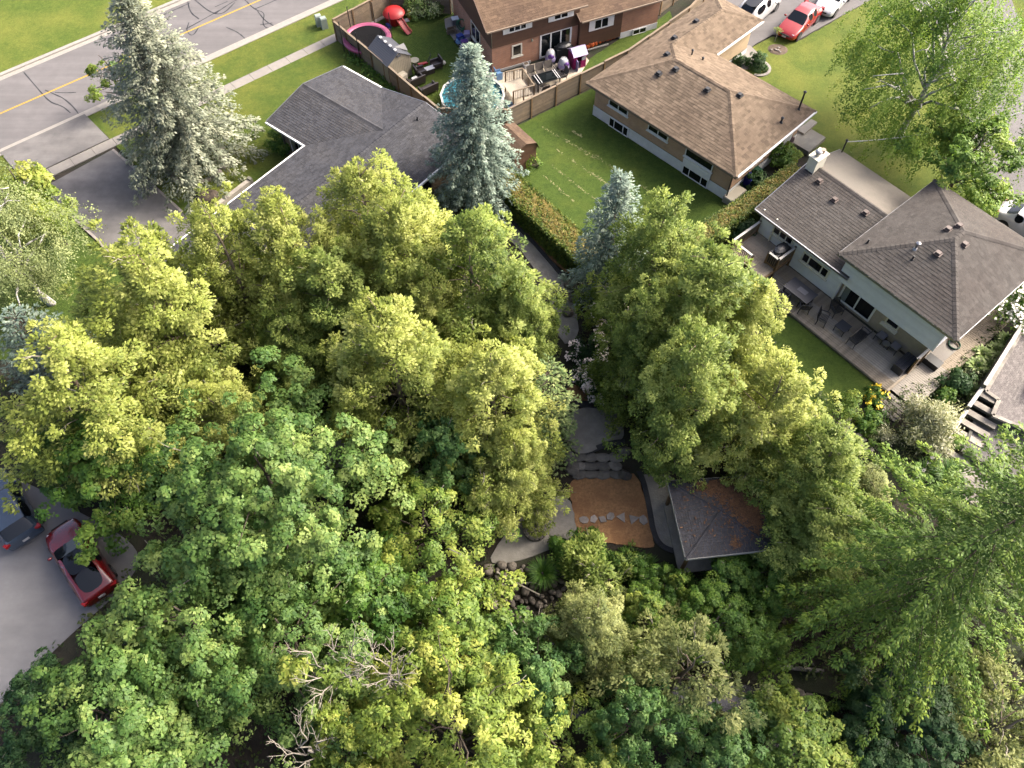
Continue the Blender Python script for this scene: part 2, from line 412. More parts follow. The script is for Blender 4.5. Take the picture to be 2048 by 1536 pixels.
def rag(poly, step=.35, amp=.05, seed=1):
    """an outline with the small irregularity of a cut lawn edge"""
    r = random.Random(seed); out = []
    for i in range(len(poly)):
        a = np.array(poly[i][:2]); b = np.array(poly[(i + 1) % len(poly)][:2]); L = np.linalg.norm(b - a); n = max(1, int(L / step))
        for k in range(n): out.append(tuple(a + (b - a) * k / n + np.array([r.uniform(-amp, amp), r.uniform(-amp, amp)])))
    return out
# terrain: one sheet to the horizon
def grid_ax(lo, hi, step, far):
    inner = np.arange(lo, hi + step / 2, step); k = np.array([3, 8, 18, 40, 90, 200, 420])
    return np.concatenate([(lo - k[k < far])[::-1], inner, hi + k[k < far]])
gx = grid_ax(-42, 42, .6, 500); gy = grid_ax(-2, 62, .6, 500)
GX, GY = np.meshgrid(gx, gy)
GZ = zg(GX, GY) - .03
low = GZ < -.8
GZ = GZ + np.where(low, .09 * np.sin(GX * 1.9 + GY) * np.cos(GY * 2.3 - GX * .7), 0)
nx, ny = len(gx), len(gy)
V = np.stack([GX.ravel(), GY.ravel(), GZ.ravel()], 1)
ii = (np.arange(ny - 1)[:, None] * nx + np.arange(nx - 1)[None, :]).ravel()
F = np.stack([ii, ii + 1, ii + nx + 1, ii + nx], 1)
gnd = fast_mesh('ground', V, F, np.zeros(len(F)), M['soil'], smooth=True)
props(gnd, kind='structure')

# ---- road, kerbs, markings
rn = [(-160, 378), (19, 300), (181, 228), (428, 112), (640, 15), (860, -85)]      # near edge
rf = [(-160, 222), (0, 153), (203, 68), (290, 33), (375, -3), (560, -85)]         # far edge
def fitline(pts, z=0.0):
    q = np.array(W(pts, z)); c = q.mean(0); u = np.linalg.svd(q - c)[2][0]; u = u if u[0] > 0 else -u
    return c, u
cn, un = fitline(rn[1:5]); cf, uf = fitline(rf[1:5])
RD = un + uf; RD /= np.linalg.norm(RD); RNm = np.array([-RD[1], RD[0]])
cf = cf + RD * ((cn - cf) @ RD)
RWID = (cf - cn) @ RNm
def rp(s, t): return tuple(cn + RD * s + RNm * t)         # s along the road, t across from the near kerb
sheet('road', [rp(-60, .02), rp(60, .02), rp(60, RWID), rp(-60, RWID)], .006, M['asphalt'])
for nm, t0, t1 in (('kerb', -.32, 0.0), ('kerb', RWID, RWID + .32)):
    o = sheet(nm, [rp(-60, t0), rp(60, t0), rp(60, t1), rp(-60, t1)], .10, M['kerb'], .14)
gut = sheet('gutter', [rp(-60, .0), rp(60, .0), rp(60, .42), rp(-60, .42)], .012, M['kerb'])
gut2 = sheet('gutter', [rp(-60, RWID - .42), rp(60, RWID - .42), rp(60, RWID), rp(-60, RWID)], .012, M['kerb'])
yl = np.array(W([(0, 229), (300, 97), (516, 0)])).mean(0); yt = float((yl - cn) @ RNm)
ln = sheet('road_centre_line', [rp(-60, yt - .07), rp(60, yt - .07), rp(60, yt + .07), rp(-60, yt + .07)], .0125, M['yellow'])
tar = MB()
for pl in ([(48, 145), (78, 180), (100, 205), (125, 212), (141, 226)], [(90, 180), (112, 190), (128, 197), (148, 215), (160, 232)], [(110, 185), (130, 186), (152, 185)],
           [(375, 0), (380, 25), (398, 38)], [(378, 45), (372, 62), (385, 74), (398, 54)], [(390, 0), (420, 25), (445, 30), (470, 5)], [(372, 58), (405, 40), (440, 20)], [(430, 28), (455, 10), (480, -4)],
           [(490, 0), (510, 20), (530, 25), (525, 45), (530, 55), (540, 57)], [(510, 18), (535, 8), (560, -4)], [(515, 22), (530, 42), (548, 52)], [(453, 55), (475, 64), (490, 77)], [(312, 35), (345, 22), (380, 6)], [(430, 14), (455, 3)], [(520, 50), (545, 46)]):
    q = [np.array(p) for p in W(pl)]
    q = [np.array(p) for p in smooth_poly([tuple(p) for p in q], 2, False)]
    for a, c in zip(q[:-1], q[1:]):
        d = (c - a) / np.linalg.norm(c - a); n = np.array([-d[1], d[0]]) * random.uniform(.03, .055)
        tar.face([(*(a - n), .0105), (*(c - n), .0105), (*(c + n), .0105), (*(a + n), .0105)])
o = tar.build('crack_seal', M['tar'], bpy.data.objects['road'])
# ---- lawns
sheet('lawn', rag([rp(-60, RWID + .32), rp(60, RWID + .32), rp(60, RWID + 60), rp(-60, RWID + 60)], 1.0, .03), .05, M['lawn_y'])
sw_u = np.array(W([(53, 366), (247, 269), (441, 175), (640, 75)])); sw_l = np.array(W([(59, 383), (250, 285), (462, 184), (640, 91)]))
st0 = float(np.mean((sw_u - cn) @ RNm)); st1 = float(np.mean((sw_l - cn) @ RNm))
def slist(px): return [float((np.array(w) - cn) @ RD) for w in W(px)]
s_dr0, s_dr1 = slist([(62, 366), (205, 285)])
sheet('lawn', rag([rp(s_dr1 + .25, -.32), rp(60, -.32), rp(60, st0), rp(s_dr1 + .55, st0)], .5, .03, 2), .05, M['lawn'])
sheet('lawn', rag([rp(-60, -.32), rp(s_dr0 - .5, -.32), rp(s_dr0 - .3, st0), rp(-60, st0)], .5, .03, 3), .05, M['lawn'])
# pavement of separate slabs
sw = bpy.data.objects.new('pavement', None); COL.objects.link(sw); props(sw, kind='structure')
s = -30.0
while s < 32:
    L = 1.52; o = sheet('slab', [rp(s, st1), rp(s + L - .025, st1), rp(s + L - .025, st0), rp(s, st0)], .055 + random.uniform(-.006, .006), M['concrete'], .1, parent=sw); s += L
# apron and driveway
sheet('driveway_apron', [rp(s_dr0 - .5, -.01), rp(s_dr1 + .25, -.01), rp(s_dr1 + .5, st0 + .02), rp(s_dr0 - .3, st0 + .02)], .115, M['drive'], .1)
drv = W([(84, 378), (226, 300), (300, 365), (365, 425), (440, 520), (300, 600), (197, 482)])
sheet('driveway', drv, .058, M['drive'], .05)
edge = MB()
for pl in ([(226, 300), (300, 365), (365, 425)], [(84, 378), (140, 430), (197, 482), (240, 530)]):
    q = W(pl)
    for a, c in zip(q[:-1], q[1:]): edge.beam((*a, .045), (*c, .045), .16, .05)
edge.build('driveway_edging', M['flag'], bpy.data.objects['driveway'])
sheet('lawn', rag(W([(232, 293), (700, 62), (700, 85), (880, 245), (900, 420), (620, 520), (370, 430), (300, 360)]), .4, .04, 5), .045, M['lawn'])
sheet('lawn', rag(W([(-150, 500), (56, 390), (80, 380), (137, 433), (194, 487), (300, 620), (250, 720), (120, 720), (-150, 720)]), .4, .04, 6), .045, M['lawn_d'])
sheet('lawn', rag(W([(682, 84), (700, 62), (786, 19), (905, 25), (985, 152), (1020, 250), (880, 245), (790, 190)]), .4, .03, 7), .047, M['lawn_d'])
sheet('lawn', rag(W([(1024, 258), (1240, 150), (1300, 200), (1500, 390), (1420, 470), (1330, 480), (1170, 480), (1100, 420), (1030, 360)]), .4, .04, 8), .045, M['lawn_d'])
sheet('lawn', rag(W([(1470, 110), (1500, 98), (1543, 74), (1600, 82), (1745, -2), (1850, -60), (2200, -60), (2200, 470), (1980, 470), (1850, 420), (1700, 330), (1610, 310), (1560, 250), (1440, 130)]), .4, .04, 9), .045, M['lawn_y'])
sheet('lawn', rag(W([(1555, 625), (1600, 645), (1680, 705), (1768, 778), (1720, 800), (1650, 830), (1480, 780)]), .3, .03, 10), .045, M['lawn_d'])
sheet('lawn', rag(W([(1160, 148), (1180, 118), (1240, 78), (1300, 52), (1340, 22), (1345, 45), (1250, 110)]), .4, .03, 11), .045, M['lawn_d'])
# pale grass clippings and mowing rows behind the tan house
clip = MB()
for a, b2 in (((1085, 255), (1190, 320)), ((1130, 280), (1240, 345)), ((1113, 300), (1215, 370)), ((1100, 330), (1190, 400)), ((1145, 262), (1165, 275)), ((1190, 310), (1300, 385)), ((1085, 350), (1150, 405)), ((1180, 345), (1260, 400))):
    p0, p1 = np.array(W([a])[0]), np.array(W([b2])[0])
    for _ in range(42):
        t = random.random(); c = p0 + (p1 - p0) * t + np.array([random.gauss(0, .05), random.gauss(0, .05)]); an = random.uniform(0, pi); h = np.array([cos(an), sin(an)]) * random.uniform(.03, .08); n = np.array([-h[1], h[0]]) * .3
        clip.face([(*(c - h - n), .055), (*(c + h - n), .06), (*(c + h + n), .058), (*(c - h + n), .056)])
M['clip'] = mat('dry_clippings', (.36, .36, .15), .95, .2, 10, tint=.3)
props(clip.build('grass_clippings', M['clip']), 'rows of pale dry clippings on the lawn behind the tan roofed house', 'clippings', kind='stuff')
# ---- right hand driveway and street
sheet('driveway', W([(1380, -60), (1860, -60), (1742, 0), (1600, 78), (1545, 70), (1512, 88), (1490, 104), (1462, 84), (1440, 20)]), .054, M['asphalt'], .05)
sheet('walkway', W([(1462, 90), (1500, 92), (1518, 110), (1512, 140), (1480, 140), (1455, 120)]), .062, M['concrete'], .05)
sheet('street', smooth_poly(W([(1790, -60), (1850, 20), (1915, 110), (1935, 260), (1985, 375), (2060, 445), (2200, 520), (2300, 420), (2120, 330), (2080, 250), (2060, 100), (2000, -60)]), 2), .049, M['asphalt'])
# ---- parking court, lower left
sheet('parking_court', smooth_poly(W([(-160, 900), (30, 950), (150, 1020), (255, 1075), (285, 1120), (245, 1180), (140, 1270), (60, 1350), (0, 1410), (-160, 1560)]), 2), .012, M['lot'])
# ---- lower garden
ZT = -.55
up = smooth_poly([tuple(PG(*p)[:2]) for p in [(1150, 812), (1235, 818), (1252, 870), (1235, 884), (1205, 893), (1170, 912), (1145, 905), (1120, 860)]], 2)
sheet('garden_landing', up, .012, M['pathc'], .3)
def ribbon(name, px, w, z0, m, h=.05, parent=None, flat=None, sm=2):
    q = [np.array(PG(*p)) for p in px]; q = [np.array(p) for p in smooth_poly([tuple(p) for p in q], sm, False)]
    b = MB()
    for a, c in zip(q[:-1], q[1:]):
        if flat is not None: a = np.array([a[0], a[1], flat]); c = np.array([c[0], c[1], flat])
        b.beam(a + np.array([0, 0, z0]), c + np.array([0, 0, z0]) + (c - a) * .02, w, h)
    o = b.build(name, m, parent)
    return o if parent else props(o, kind='structure')
ribbon('street_kerb', [(1775, -60), (1835, 20), (1900, 110), (1920, 262), (1972, 382), (2060, 455), (2200, 540)], .35, .06, M['kerb'], .12)
ribbon('garden_edging', [(1150, 898), (1172, 906), (1200, 894), (1225, 886), (1250, 884)], .3, .03, M['pathedge'], .06)
ribbon('garden_edging', [(1150, 808), (1185, 810), (1235, 820)], .35, .05, M['pathedge'], .12)
walk = smooth_poly([tuple(P(*p, ZT)[:2]) for p in [(1262, 915), (1300, 935), (1350, 950), (1400, 1090), (1520, 1085), (1520, 1130), (1400, 1145), (1372, 1118), (1330, 1100), (1310, 1070), (1298, 1000)]], 2)
sheet('garden_walk', walk, ZT + .02, M['pathc'], .05)
ribbon('garden_edging', [(1262, 915), (1282, 945), (1296, 1000), (1305, 1060), (1318, 1090), (1345, 1104), (1385, 1110)], .28, .035, M['pathedge'], .05, flat=ZT)
mul = rag(smooth_poly([tuple(P(*p, ZT)[:2]) for p in [(1130, 962), (1200, 945), (1268, 935), (1292, 1000), (1304, 1070), (1312, 1100), (1250, 1090), (1155, 1078), (1148, 1020)]], 2), .2, .04, 12)
sheet('mulch_bed', mul, ZT + .03, M['mulch'], .05)
pat = smooth_poly([tuple(P(*p, ZT)[:2]) for p in [(980, 1110), (1040, 1030), (1120, 985), (1148, 1010), (1158, 1070), (1080, 1108), (1030, 1124), (985, 1130)]], 1)
sheet('garden_patio', pat, ZT + .022, M['pathc'], .05)
sheet('mulch_bed', smooth_poly([tuple(P(*p, 0)[:2]) for p in [(1120, 770), (1240, 770), (1250, 812), (1150, 806)]], 1), .016, M['mulch'], .05)
sheet('mulch_bed', smooth_poly(W([(560, 740), (640, 735), (650, 780), (570, 780)]), 1), .016, M['mulch'], .05)
sheet('mulch_bed', smooth_poly(W([(1000, 400), (1060, 430), (1140, 520), (1150, 560), (1080, 500), (1010, 430)]), 1), .016, M['mulch'], .05)
sheet('garden_path', smooth_poly(W([(960, 420), (1000, 415), (1060, 470), (1120, 540), (1150, 600), (1160, 680), (1120, 690), (1105, 610), (1060, 520), (1000, 460)]), 1), .014, M['pathc'], .05)
ribbon('garden_edging', [(1000, 420), (1060, 478), (1110, 535), (1130, 560)], .22, .05, M['pathedge'], .1)
sheet('garden_path', smooth_poly(W([(880, 640), (960, 600), (1010, 640), (1000, 690), (940, 720), (890, 700)]), 1), .014, M['flag'], .05)
sheet('garden_path', smooth_poly(W([(590, 870), (690, 850), (760, 900), (720, 960), (640, 940)]), 1), .014, M['pathc'], .05)
# creek water
cw = smooth_poly([tuple(P(*p, -1.62)[:2]) for p in [(700, 1290), (820, 1310), (900, 1330), (1000, 1260), (1120, 1230), (1230, 1270), (1400, 1370), (1560, 1370), (1700, 1400), (1900, 1500), (1900, 1640), (1400, 1500), (1200, 1420), (900, 1480), (700, 1400)]], 2)
sheet('creek', cw, -1.60, M['water'])
# ================================================================ houses
def roof_face(b, pts, row=.2, tab=.33, lift=.014, seed=0):
    """lay courses of separate shingle tabs on a roof plane; pts[0] -> pts[1] is the eave"""
    r = random.Random(seed); q = [np.array(p, float) for p in pts]
    e = q[1] - q[0]; e /= np.linalg.norm(e)
    n = np.zeros(3)
    for i in range(1, len(q) - 1): n = n + np.cross(q[i] - q[0], q[i + 1] - q[0])
    n /= np.linalg.norm(n)
    if n[2] < 0: n = -n
    s = np.cross(n, e)
    if s[2] < 0: s = -s
    xy = [((p - q[0]) @ e, (p - q[0]) @ s) for p in q]
    ymax = max(p[1] for p in xy)
    def span(y):
        xs = []
        for i in range(len(xy)):
            (x0, y0), (x1, y1) = xy[i], xy[(i + 1) % len(xy)]
            if abs(y1 - y0) < 1e-9:
                if abs(y - y0) < 1e-6: xs += [x0, x1]
                continue
            t = (y - y0) / (y1 - y0)
            if -1e-6 <= t <= 1 + 1e-6: xs.append(x0 + (x1 - x0) * t)
        return (min(xs), max(xs)) if xs else None
    k = 0; y = 0.0
    while y < ymax - .02:
        y1 = min(y + row, ymax); a = span(y + 1e-4); c = span(y1 - 1e-4)
        if a and c:
            x = a[0] - r.uniform(0, tab)
            lo_, hi_ = min(a[0], c[0]), max(a[1], c[1]); x = lo_ - r.uniform(0, tab)
            while x < hi_:
                w = tab * r.uniform(.7, 1.3); x2 = x + w - .012
                xa0, xa1 = max(x, a[0]), min(x2, a[1]); xc0, xc1 = max(x, c[0]), min(x2, c[1])
                if xa1 > xa0 or xc1 > xc0:
                    xa0, xa1 = min(max(x, a[0]), a[1]), max(min(x2, a[1]), a[0]); xc0, xc1 = min(max(x, c[0]), c[1]), max(min(x2, c[1]), c[0])
                    h = lift * r.uniform(.7, 1.3); t = r.random()
                    A = q[0] + e * xa0 + s * y + n * h; B = q[0] + e * xa1 + s * y + n * h
                    C = q[0] + e * xc1 + s * y1 + n * .002; D = q[0] + e * xc0 + s * y1 + n * .002
                    b.face([A, B, C, D], t)
                    b.face([q[0] + e * xa0 + s * y - n * .01, q[0] + e * xa1 + s * y - n * .01, B, A], t * .6)
                x += w
        y = y1; k += 1
def caps(b, a, c, w=.26, step=.24, lift=.02):
    """overlapping ridge or hip cap pieces from a to c"""
    a = np.array(a, float); c = np.array(c, float); L = np.linalg.norm(c - a); d = (c - a) / L
    sd = np.cross(d, [0, 0, 1.0]); sd /= np.linalg.norm(sd)
    n = int(L / step)
    for i in range(n):
        p = a + d * (i * L / n); p2 = a + d * ((i + 1.12) * L / n); t = random.random()
        up = np.array([0, 0, 1.0])
        l = -sd * w / 2 - up * .05; r_ = sd * w / 2 - up * .05; h0 = up * (lift + .016); h1 = up * lift
        b.face([p + l + h0, p2 + l + h1, p2 + h1 + up * .02, p + h0 + up * .02], t); b.face([p + h0 + up * .02, p2 + h1 + up * .02, p2 + r_ + h1, p + r_ + h0], t)
        b.face([p + l + h0, p + h0 + up * .02, p + r_ + h0], t * .5)
def wallquad(b, p0, p1, z0, z1, uo=0.0):
    L = hypot(p1[0] - p0[0], p1[1] - p0[1])
    b.face([(p0[0], p0[1], z0), (p1[0], p1[1], z0), (p1[0], p1[1], z1), (p0[0], p0[1], z1)], .5, [(uo, z0), (uo + L, z0), (uo + L, z1), (uo, z1)])
def wallring(b, pts, z0, z1):
    for i in range(len(pts)): wallquad(b, pts[i], pts[(i + 1) % len(pts)], z0, z1, i * 3.1)
def siding(b, p0, p1, z0, z1, row=.15, lap=.022):
    """horizontal lapped boards; outside lies to the right of p0 -> p1"""
    p0 = np.array([*p0, 0.]); p1 = np.array([*p1, 0.]); d = p1 - p0; d /= np.linalg.norm(d); n = np.array([d[1], -d[0], 0])
    k = int(round((z1 - z0) / row)); up = np.array([0, 0, 1.0])
    for i in range(k):
        a = z0 + (z1 - z0) * i / k; c = z0 + (z1 - z0) * (i + 1) / k; t = random.random()
        b.face([p0 + n * lap + up * a, p1 + n * lap + up * a, p1 + n * .002 + up * c, p0 + n * .002 + up * c], t)
        b.face([p0 + up * a, p1 + up * a, p1 + n * lap + up * a, p0 + n * lap + up * a], t * .3)
def window(parent, c, ang, w, h, n=1, fr=None, bar=.07, sill=True, pane=None, name='window', split=None, proud=.05):
    """frame bars proud of the wall with recessed panes; c = centre on the wall, ang = outward direction"""
    fr = fr or M['white']; R = _rot(0, 0, ang + pi / 2); b = MB()
    def put(bb, x, z, sx, sz, y0, y1, t=.5):
        bb.box(np.array(c) + R @ np.array([x, -(y0 + y1) / 2, z]), (sx, y1 - y0, sz), rz=ang + pi / 2, tint=t)
    put(b, 0, h / 2 - bar / 2, w, bar, 0, proud); put(b, 0, -h / 2 + bar / 2, w, bar, 0, proud)
    put(b, -w / 2 + bar / 2, 0, bar, h - 2 * bar, 0, proud); put(b, w / 2 - bar / 2, 0, bar, h - 2 * bar, 0, proud)
    xs = split or [(-.5 + i / n) for i in range(n + 1)]
    iw = w - bar
    for x in xs[1:-1]: put(b, x * iw, 0, bar * .8, h - 2 * bar, 0, proud * .9)
    if sill: put(b, 0, -h / 2 - .035, w + .14, .06, 0, proud + .07)
    o = b.build(name, fr, parent)
    for x0, x1 in zip(xs[:-1], xs[1:]):
        pb = MB(); put(pb, (x0 + x1) / 2 * iw, 0, (x1 - x0) * iw - bar * .7, h - 2 * bar - .005, 0.004, .014)
        pb.build('pane', pane or M['glass'], o)
    return o
def soffit_fascia(b, pts, z, h=.16):
    for i in range(len(pts)):
        p, q = pts[i], pts[(i + 1) % len(pts)]
        d = np.array([q[0] - p[0], q[1] - p[1]]); L = np.linalg.norm(d); d /= L
        b.beam((p[0], p[1], z - h / 2 - .015), (q[0], q[1], z - h / 2 - .015), .05, h, .5)
def roof_vent(house, p, m, s=.3, rz=0, name='roof_vent', label=None):
    b = MB(); b.box((p[0], p[1], p[2] + .05), (s * 1.25, s * 1.25, .07), rz); b.box((p[0], p[1], p[2] + .14), (s, s, .14), rz, taper=.8)
    o = b.build(name, m, house)
    if label: o['label'] = label
def stack_pipe(house, p, r, h, m, cap=True, name='vent_pipe'):
    b = MB(); b.cyl((p[0], p[1], p[2] - .15), (p[0], p[1], p[2] + h), r, n=10); b.cyl((p[0], p[1], p[2] - .06), (p[0], p[1], p[2] + .06), r * 2.2, r * 1.2, n=10)
    if cap: b.lathe([(r * 1.2, 0), (r * 1.9, .05), (r * 1.9, .09), (r * .6, .16)], 12, (p[0], p[1], p[2] + h))
    b.build(name, m, house, True)

# ---------------- house with the tan hip roof
H = thing('bungalow', 'raised bungalow with a tan shingled hip roof and white foundation beside the long board fence', 'house', (4.98, 45.43, 0), radians(-45.3))
EZ = 2.7
TL, TB, TR, TT = (0, 0, EZ), (12.5, 0, EZ), (12.5, 8.62, EZ), (0, 8.62, EZ)
K1, K2 = (3.9, 4.31, 4.3), (8.3, 4.31, 4.3); G1 = (2.18, 6.2, 3.6); G2 = (2.18, 11.75, 3.6); GE = (0, 14.05, EZ); GF = (4.36, 14.05, EZ); GV = (4.36, 8.62, EZ)
b = MB()
for i, f in enumerate(([TL, TB, K2, K1], [TB, TR, K2], [TR, GV, G1, K1, K2], [GE, TL, K1, G1, G2], [GV, GF, G2, G1], [GF, GE, G2])): roof_face(b, f, seed=i)
RF = b.build('roof', M['shingle_tan'], H); RF['kind'] = 'stuff'
b = MB()
for f in ([TL, TB, K2, K1], [TB, TR, K2], [TR, GV, G1, K1, K2], [GE, TL, K1, G1, G2], [GV, GF, G2, G1], [GF, GE, G2]):
    b.face([(p[0], p[1], p[2] - .012) for p in f])
b.face([(x, y, EZ - .17) for x, y in ((0, 0), (0, 14.05), (4.36, 14.05), (4.36, 8.62), (12.5, 8.62), (12.5, 0))])
b.build('roof_deck', M['taupe'], H)
b = MB()
for a, c in ((TL, K1), (TB, K2), (TR, K2), (K1, K2), (K1, G1), (G1, G2), (GE, G2), (GF, G2)): caps(b, a, c, .3)
b.build('ridge_cap', M['shingle_tan'], RF)
one('fascia', M['taupe'], lambda b: soffit_fascia(b, [(0, 0), (12.5, 0), (12.5, 8.62), (4.36, 8.62), (4.36, 14.05), (0, 14.05)], EZ), H)
for a, c in (((12.56, .1), (12.56, 8.6)), ((4.42, 8.6), (4.42, 14.0))): one('gutter', M['white'], lambda b: b.beam((*a, EZ - .05), (*c, EZ - .05), .11, .1), H)
wl = [(.5, .5), (12.0, .5), (12.0, 8.12), (.5, 8.12)]
one('foundation', M['whitewash'], lambda b: wallring(b, [(.47, .47), (12.03, .47), (12.03, 8.15), (.47, 8.15)], -.1, .85), H)
one('wall', M['brick_t'], lambda b: wallring(b, wl, .85, EZ - .05), H)
one('garage_wall', M['brick_b'], lambda b: wallring(b, [(.5, 8.12), (3.9, 8.12), (3.9, 13.6), (.5, 13.6)], .45, EZ - .05), H)
one('garage_foundation', M['whitewash'], lambda b: wallring(b, [(.48, 8.1), (3.93, 8.1), (3.93, 13.63), (.48, 13.63)], -.1, .45), H)
window(H, (2.6, .5, 2.0), -pi / 2, 1.7, .75, 2, sill=True); window(H, (6.05, .5, 2.0), -pi / 2, 1.7, .75, 2)
window(H, (2.85, .47, .42), -pi / 2, 1.75, .78, split=[-.5, -.24, .24, .5], sill=False)
window(H, (9.5, .47, .40), -pi / 2, 2.1, .74, split=[-.5, -.24, .24, .5], sill=False)
one('window_apron', M['white'], lambda b: (b.box((9.5, .44, 1.15), (2.2, .09, .74)), b.box((9.5, .40, 1.22), (2.2, .06, .05))), H)
window(H, (9.5, .44, 1.95), -pi / 2, 2.2, .85, split=[-.5, -.5 + .001, .5 - .001, .5], sill=False) if False else window(H, (9.5, .44, 1.95), -pi / 2, 2.2, .85, 1, sill=True)
one('window_transom', M['white'], lambda b: [b.box((8.78 + i * .72, .40, 1.42), (.62, .05, .1)) for i in range(3)], H)
window(H, (12.0, 3.2, 1.9), 0, 1.2, .9, 2)
one('door', M['white'], lambda b: b.box((12.03, 6.9, 1.25), (.06, .95, 2.05)), H)
one('downpipe', M['dmetal'], lambda b: b.tube([(12.3, .3, EZ - .1), (12.1, .4, EZ - .35), (12.08, .42, .1), (12.3, .2, .05)], .05), H)
def tanz(x, y):
    return EZ + min(.41 * x, .371 * y, .371 * (8.62 - y), .38 * (12.5 - x)) if y < 7 else EZ + min(.41 * x, .41 * (4.36 - x))
for i, (x, y) in enumerate(((1.6, 9.6), (1.75, 7.0), (2.9, 4.7), (4.4, 3.7), (3.7, 2.9), (7.1, 3.6), (8.9, 4.6))):
    roof_vent(H, (x, y, tanz(x, y)), M['vent'], .32)
stack_pipe(H, (11.7, 5.7, EZ + .35), .06, .25, M['vent']); stack_pipe(H, (3.8, 6.3, EZ + .8), .05, .35, M['vent']); stack_pipe(H, (4.6, 6.5, EZ + .75), .05, .12, M['vent'])
stack_pipe(H, (11.75, 7.6, EZ + .3), .06, 1.25, M['dmetal'], name='service_mast')
# porch slabs and step on the far side
sl = thing('porch', 'grey concrete porch with two stepped slabs beside the tan roofed bungalow', 'porch', P(1598, 285), radians(-45.3))
one('slab', M['pathc'], lambda b: b.box((.2, .3, .18), (1.9, 2.0, .36)), sl); one('step', M['concrete'], lambda b: b.box((-.3, 1.2, .42), (.5, 1.6, .16)), sl); one('path', M['pathc'], lambda b: b.box((-.8, -1.6, .06), (1.6, 2.6, .1)), sl)

# ---------------- house with weathered grey roofs
H = thing('split_level_house', 'split level house with weathered brown grey roofs and blue grey siding above a long deck', 'house', (14.56, 33.94, 0), radians(-50.6))
E1, E2 = 2.7, 4.2
A0, A1, A2, A3 = (0, 0, E1), (6.9, 0, E1), (6.9, 7.95, E1), (0, 7.95, E1); R0, R1 = (0, 4.4, 3.8), (6.9, 4.4, 3.8)
MLo, MB_, MR_, MT = (5.87, -.4, E2), (13.45, -.4, E2), (13.45, 8.5, E2), (5.87, 8.5, E2); Q0, Q1 = (9.66, 3.65, 5.8), (9.66, 4.5, 5.8)
b = MB(); roof_face(b, [A0, A1, R1, R0], .19, .3, seed=3)
for i, f in enumerate(([MLo, MB_, Q0], [MB_, MR_, Q1, Q0], [MR_, MT, Q1], [MT, MLo, Q0, Q1])): roof_face(b, f, .19, .3, seed=20 + i)
RF = b.build('roof', M['shingle_grey'], H); RF['kind'] = 'stuff'
one('rolled_roof', M['roof_flat'], lambda b: (b.face([(0, 7.95, E1 + .012), (0, 4.4, 3.812), (6.9, 4.4, 3.812), (6.9, 7.95, E1 + .012)]), b.face([(0, 7.95, E1), (6.9, 7.95, E1), (6.9, 7.95, E1 - .15), (0, 7.95, E1 - .15)])), H)
b = MB()
for f in ([A0, A1, R1, R0], [A2, A3, R0, R1], [MLo, MB_, Q0], [MB_, MR_, Q1, Q0], [MR_, MT, Q1], [MT, MLo, Q0, Q1]): b.face([(p[0], p[1], p[2] - .012) for p in f])
b.face([(0, 0, E1 - .16), (0, 7.95, E1 - .16), (6.9, 7.95, E1 - .16), (6.9, 0, E1 - .16)]); b.face([(5.87, -.4, E2 - .16), (5.87, 8.5, E2 - .16), (13.45, 8.5, E2 - .16), (13.45, -.4, E2 - .16)])
b.build('roof_deck', M['taupe'], H)
b = MB()
for a, c in ((R0, R1), (MLo, Q0), (MB_, Q0), (MR_, Q1), (MT, Q1), (Q0, Q1)): caps(b, a, c, .32)
b.build('ridge_cap', M['shingle_grey'], RF)
one('fascia', M['alu'], lambda b: soffit_fascia(b, [(5.87, -.4), (13.45, -.4), (13.45, 8.5), (5.87, 8.5)], E2, .15), H)
for a, c in (((0, -.05, E1 - .07), (6.9, -.05, E1 - .07)), ((0, 0, E1 - .07), (0, 4.4, 3.73)), ((0, 4.4, 3.73), (0, 7.95, E1 - .07))): one('gutter', M['alu'], lambda b: b.beam(a, c, .08, .14), H)
b = MB(); siding(b, (3.05, .33), (6.55, .33), .25, E1 - .05); siding(b, (6.55, .33), (6.55, 1.2), .25, E1 - .05); siding(b, (.4, .33), (3.05, .33), .9, E1 - .05); siding(b, (.4, 7.5), (.4, .33), .1, E1 + .0)
b.build('siding', M['sidingb'], H)
one('gable', M['sidingb'], lambda b: b.face([(.4, .33, E1 - .06), (.4, 4.4, 3.7), (.4, 7.5, E1 - .06)]), H)
one('wall', M['stucco'], lambda b: (wallquad(b, (6.55, .62), (12.6, .62), 0, 2.1), wallquad(b, (12.6, .62), (12.6, 8.0), 0, 2.1), wallquad(b, (12.6, 8.0), (.4, 7.5), 0, 2.5), wallquad(b, (.4, 7.5), (.4, .33), 0, .3)), H)
b = MB(); siding(b, (6.3, .12), (12.75, .12), 2.0, E2 - .05); siding(b, (12.75, .12), (12.75, 8.1), 2.0, E2 - .05); siding(b, (6.3, 8.1), (6.3, .12), 2.6, E2 - .05)
b.face([(6.3, .12, 2.0), (12.75, .12, 2.0), (12.75, .62, 2.0), (6.3, .62, 2.0)], .5)
b.build('upper_siding', M['sidingb'], H)
one('corner_trim', M['white'], lambda b: (b.box((6.57, .31, 1.45), (.09, .09, 2.4)), b.box((3.05, .31, 1.4), (.07, .05, 2.3)), b.box((12.76, .11, 3.05), (.09, .09, 2.1))), H)
one('soffit_light_strip', M['white'], lambda b: [b.box((x, .06, E2 - .19), (1.3, .08, .05)) for x in (7.3, 9.2, 11.6)], H)
window(H, (4.72, .31, 1.62), -pi / 2, 1.95, .8, split=[-.5, -.25, .25, .5], fr=M['cream'], bar=.1)
window(H, (2.15, .31, 1.95), -pi / 2, 1.5, .6, 3, fr=M['cream'], bar=.09)
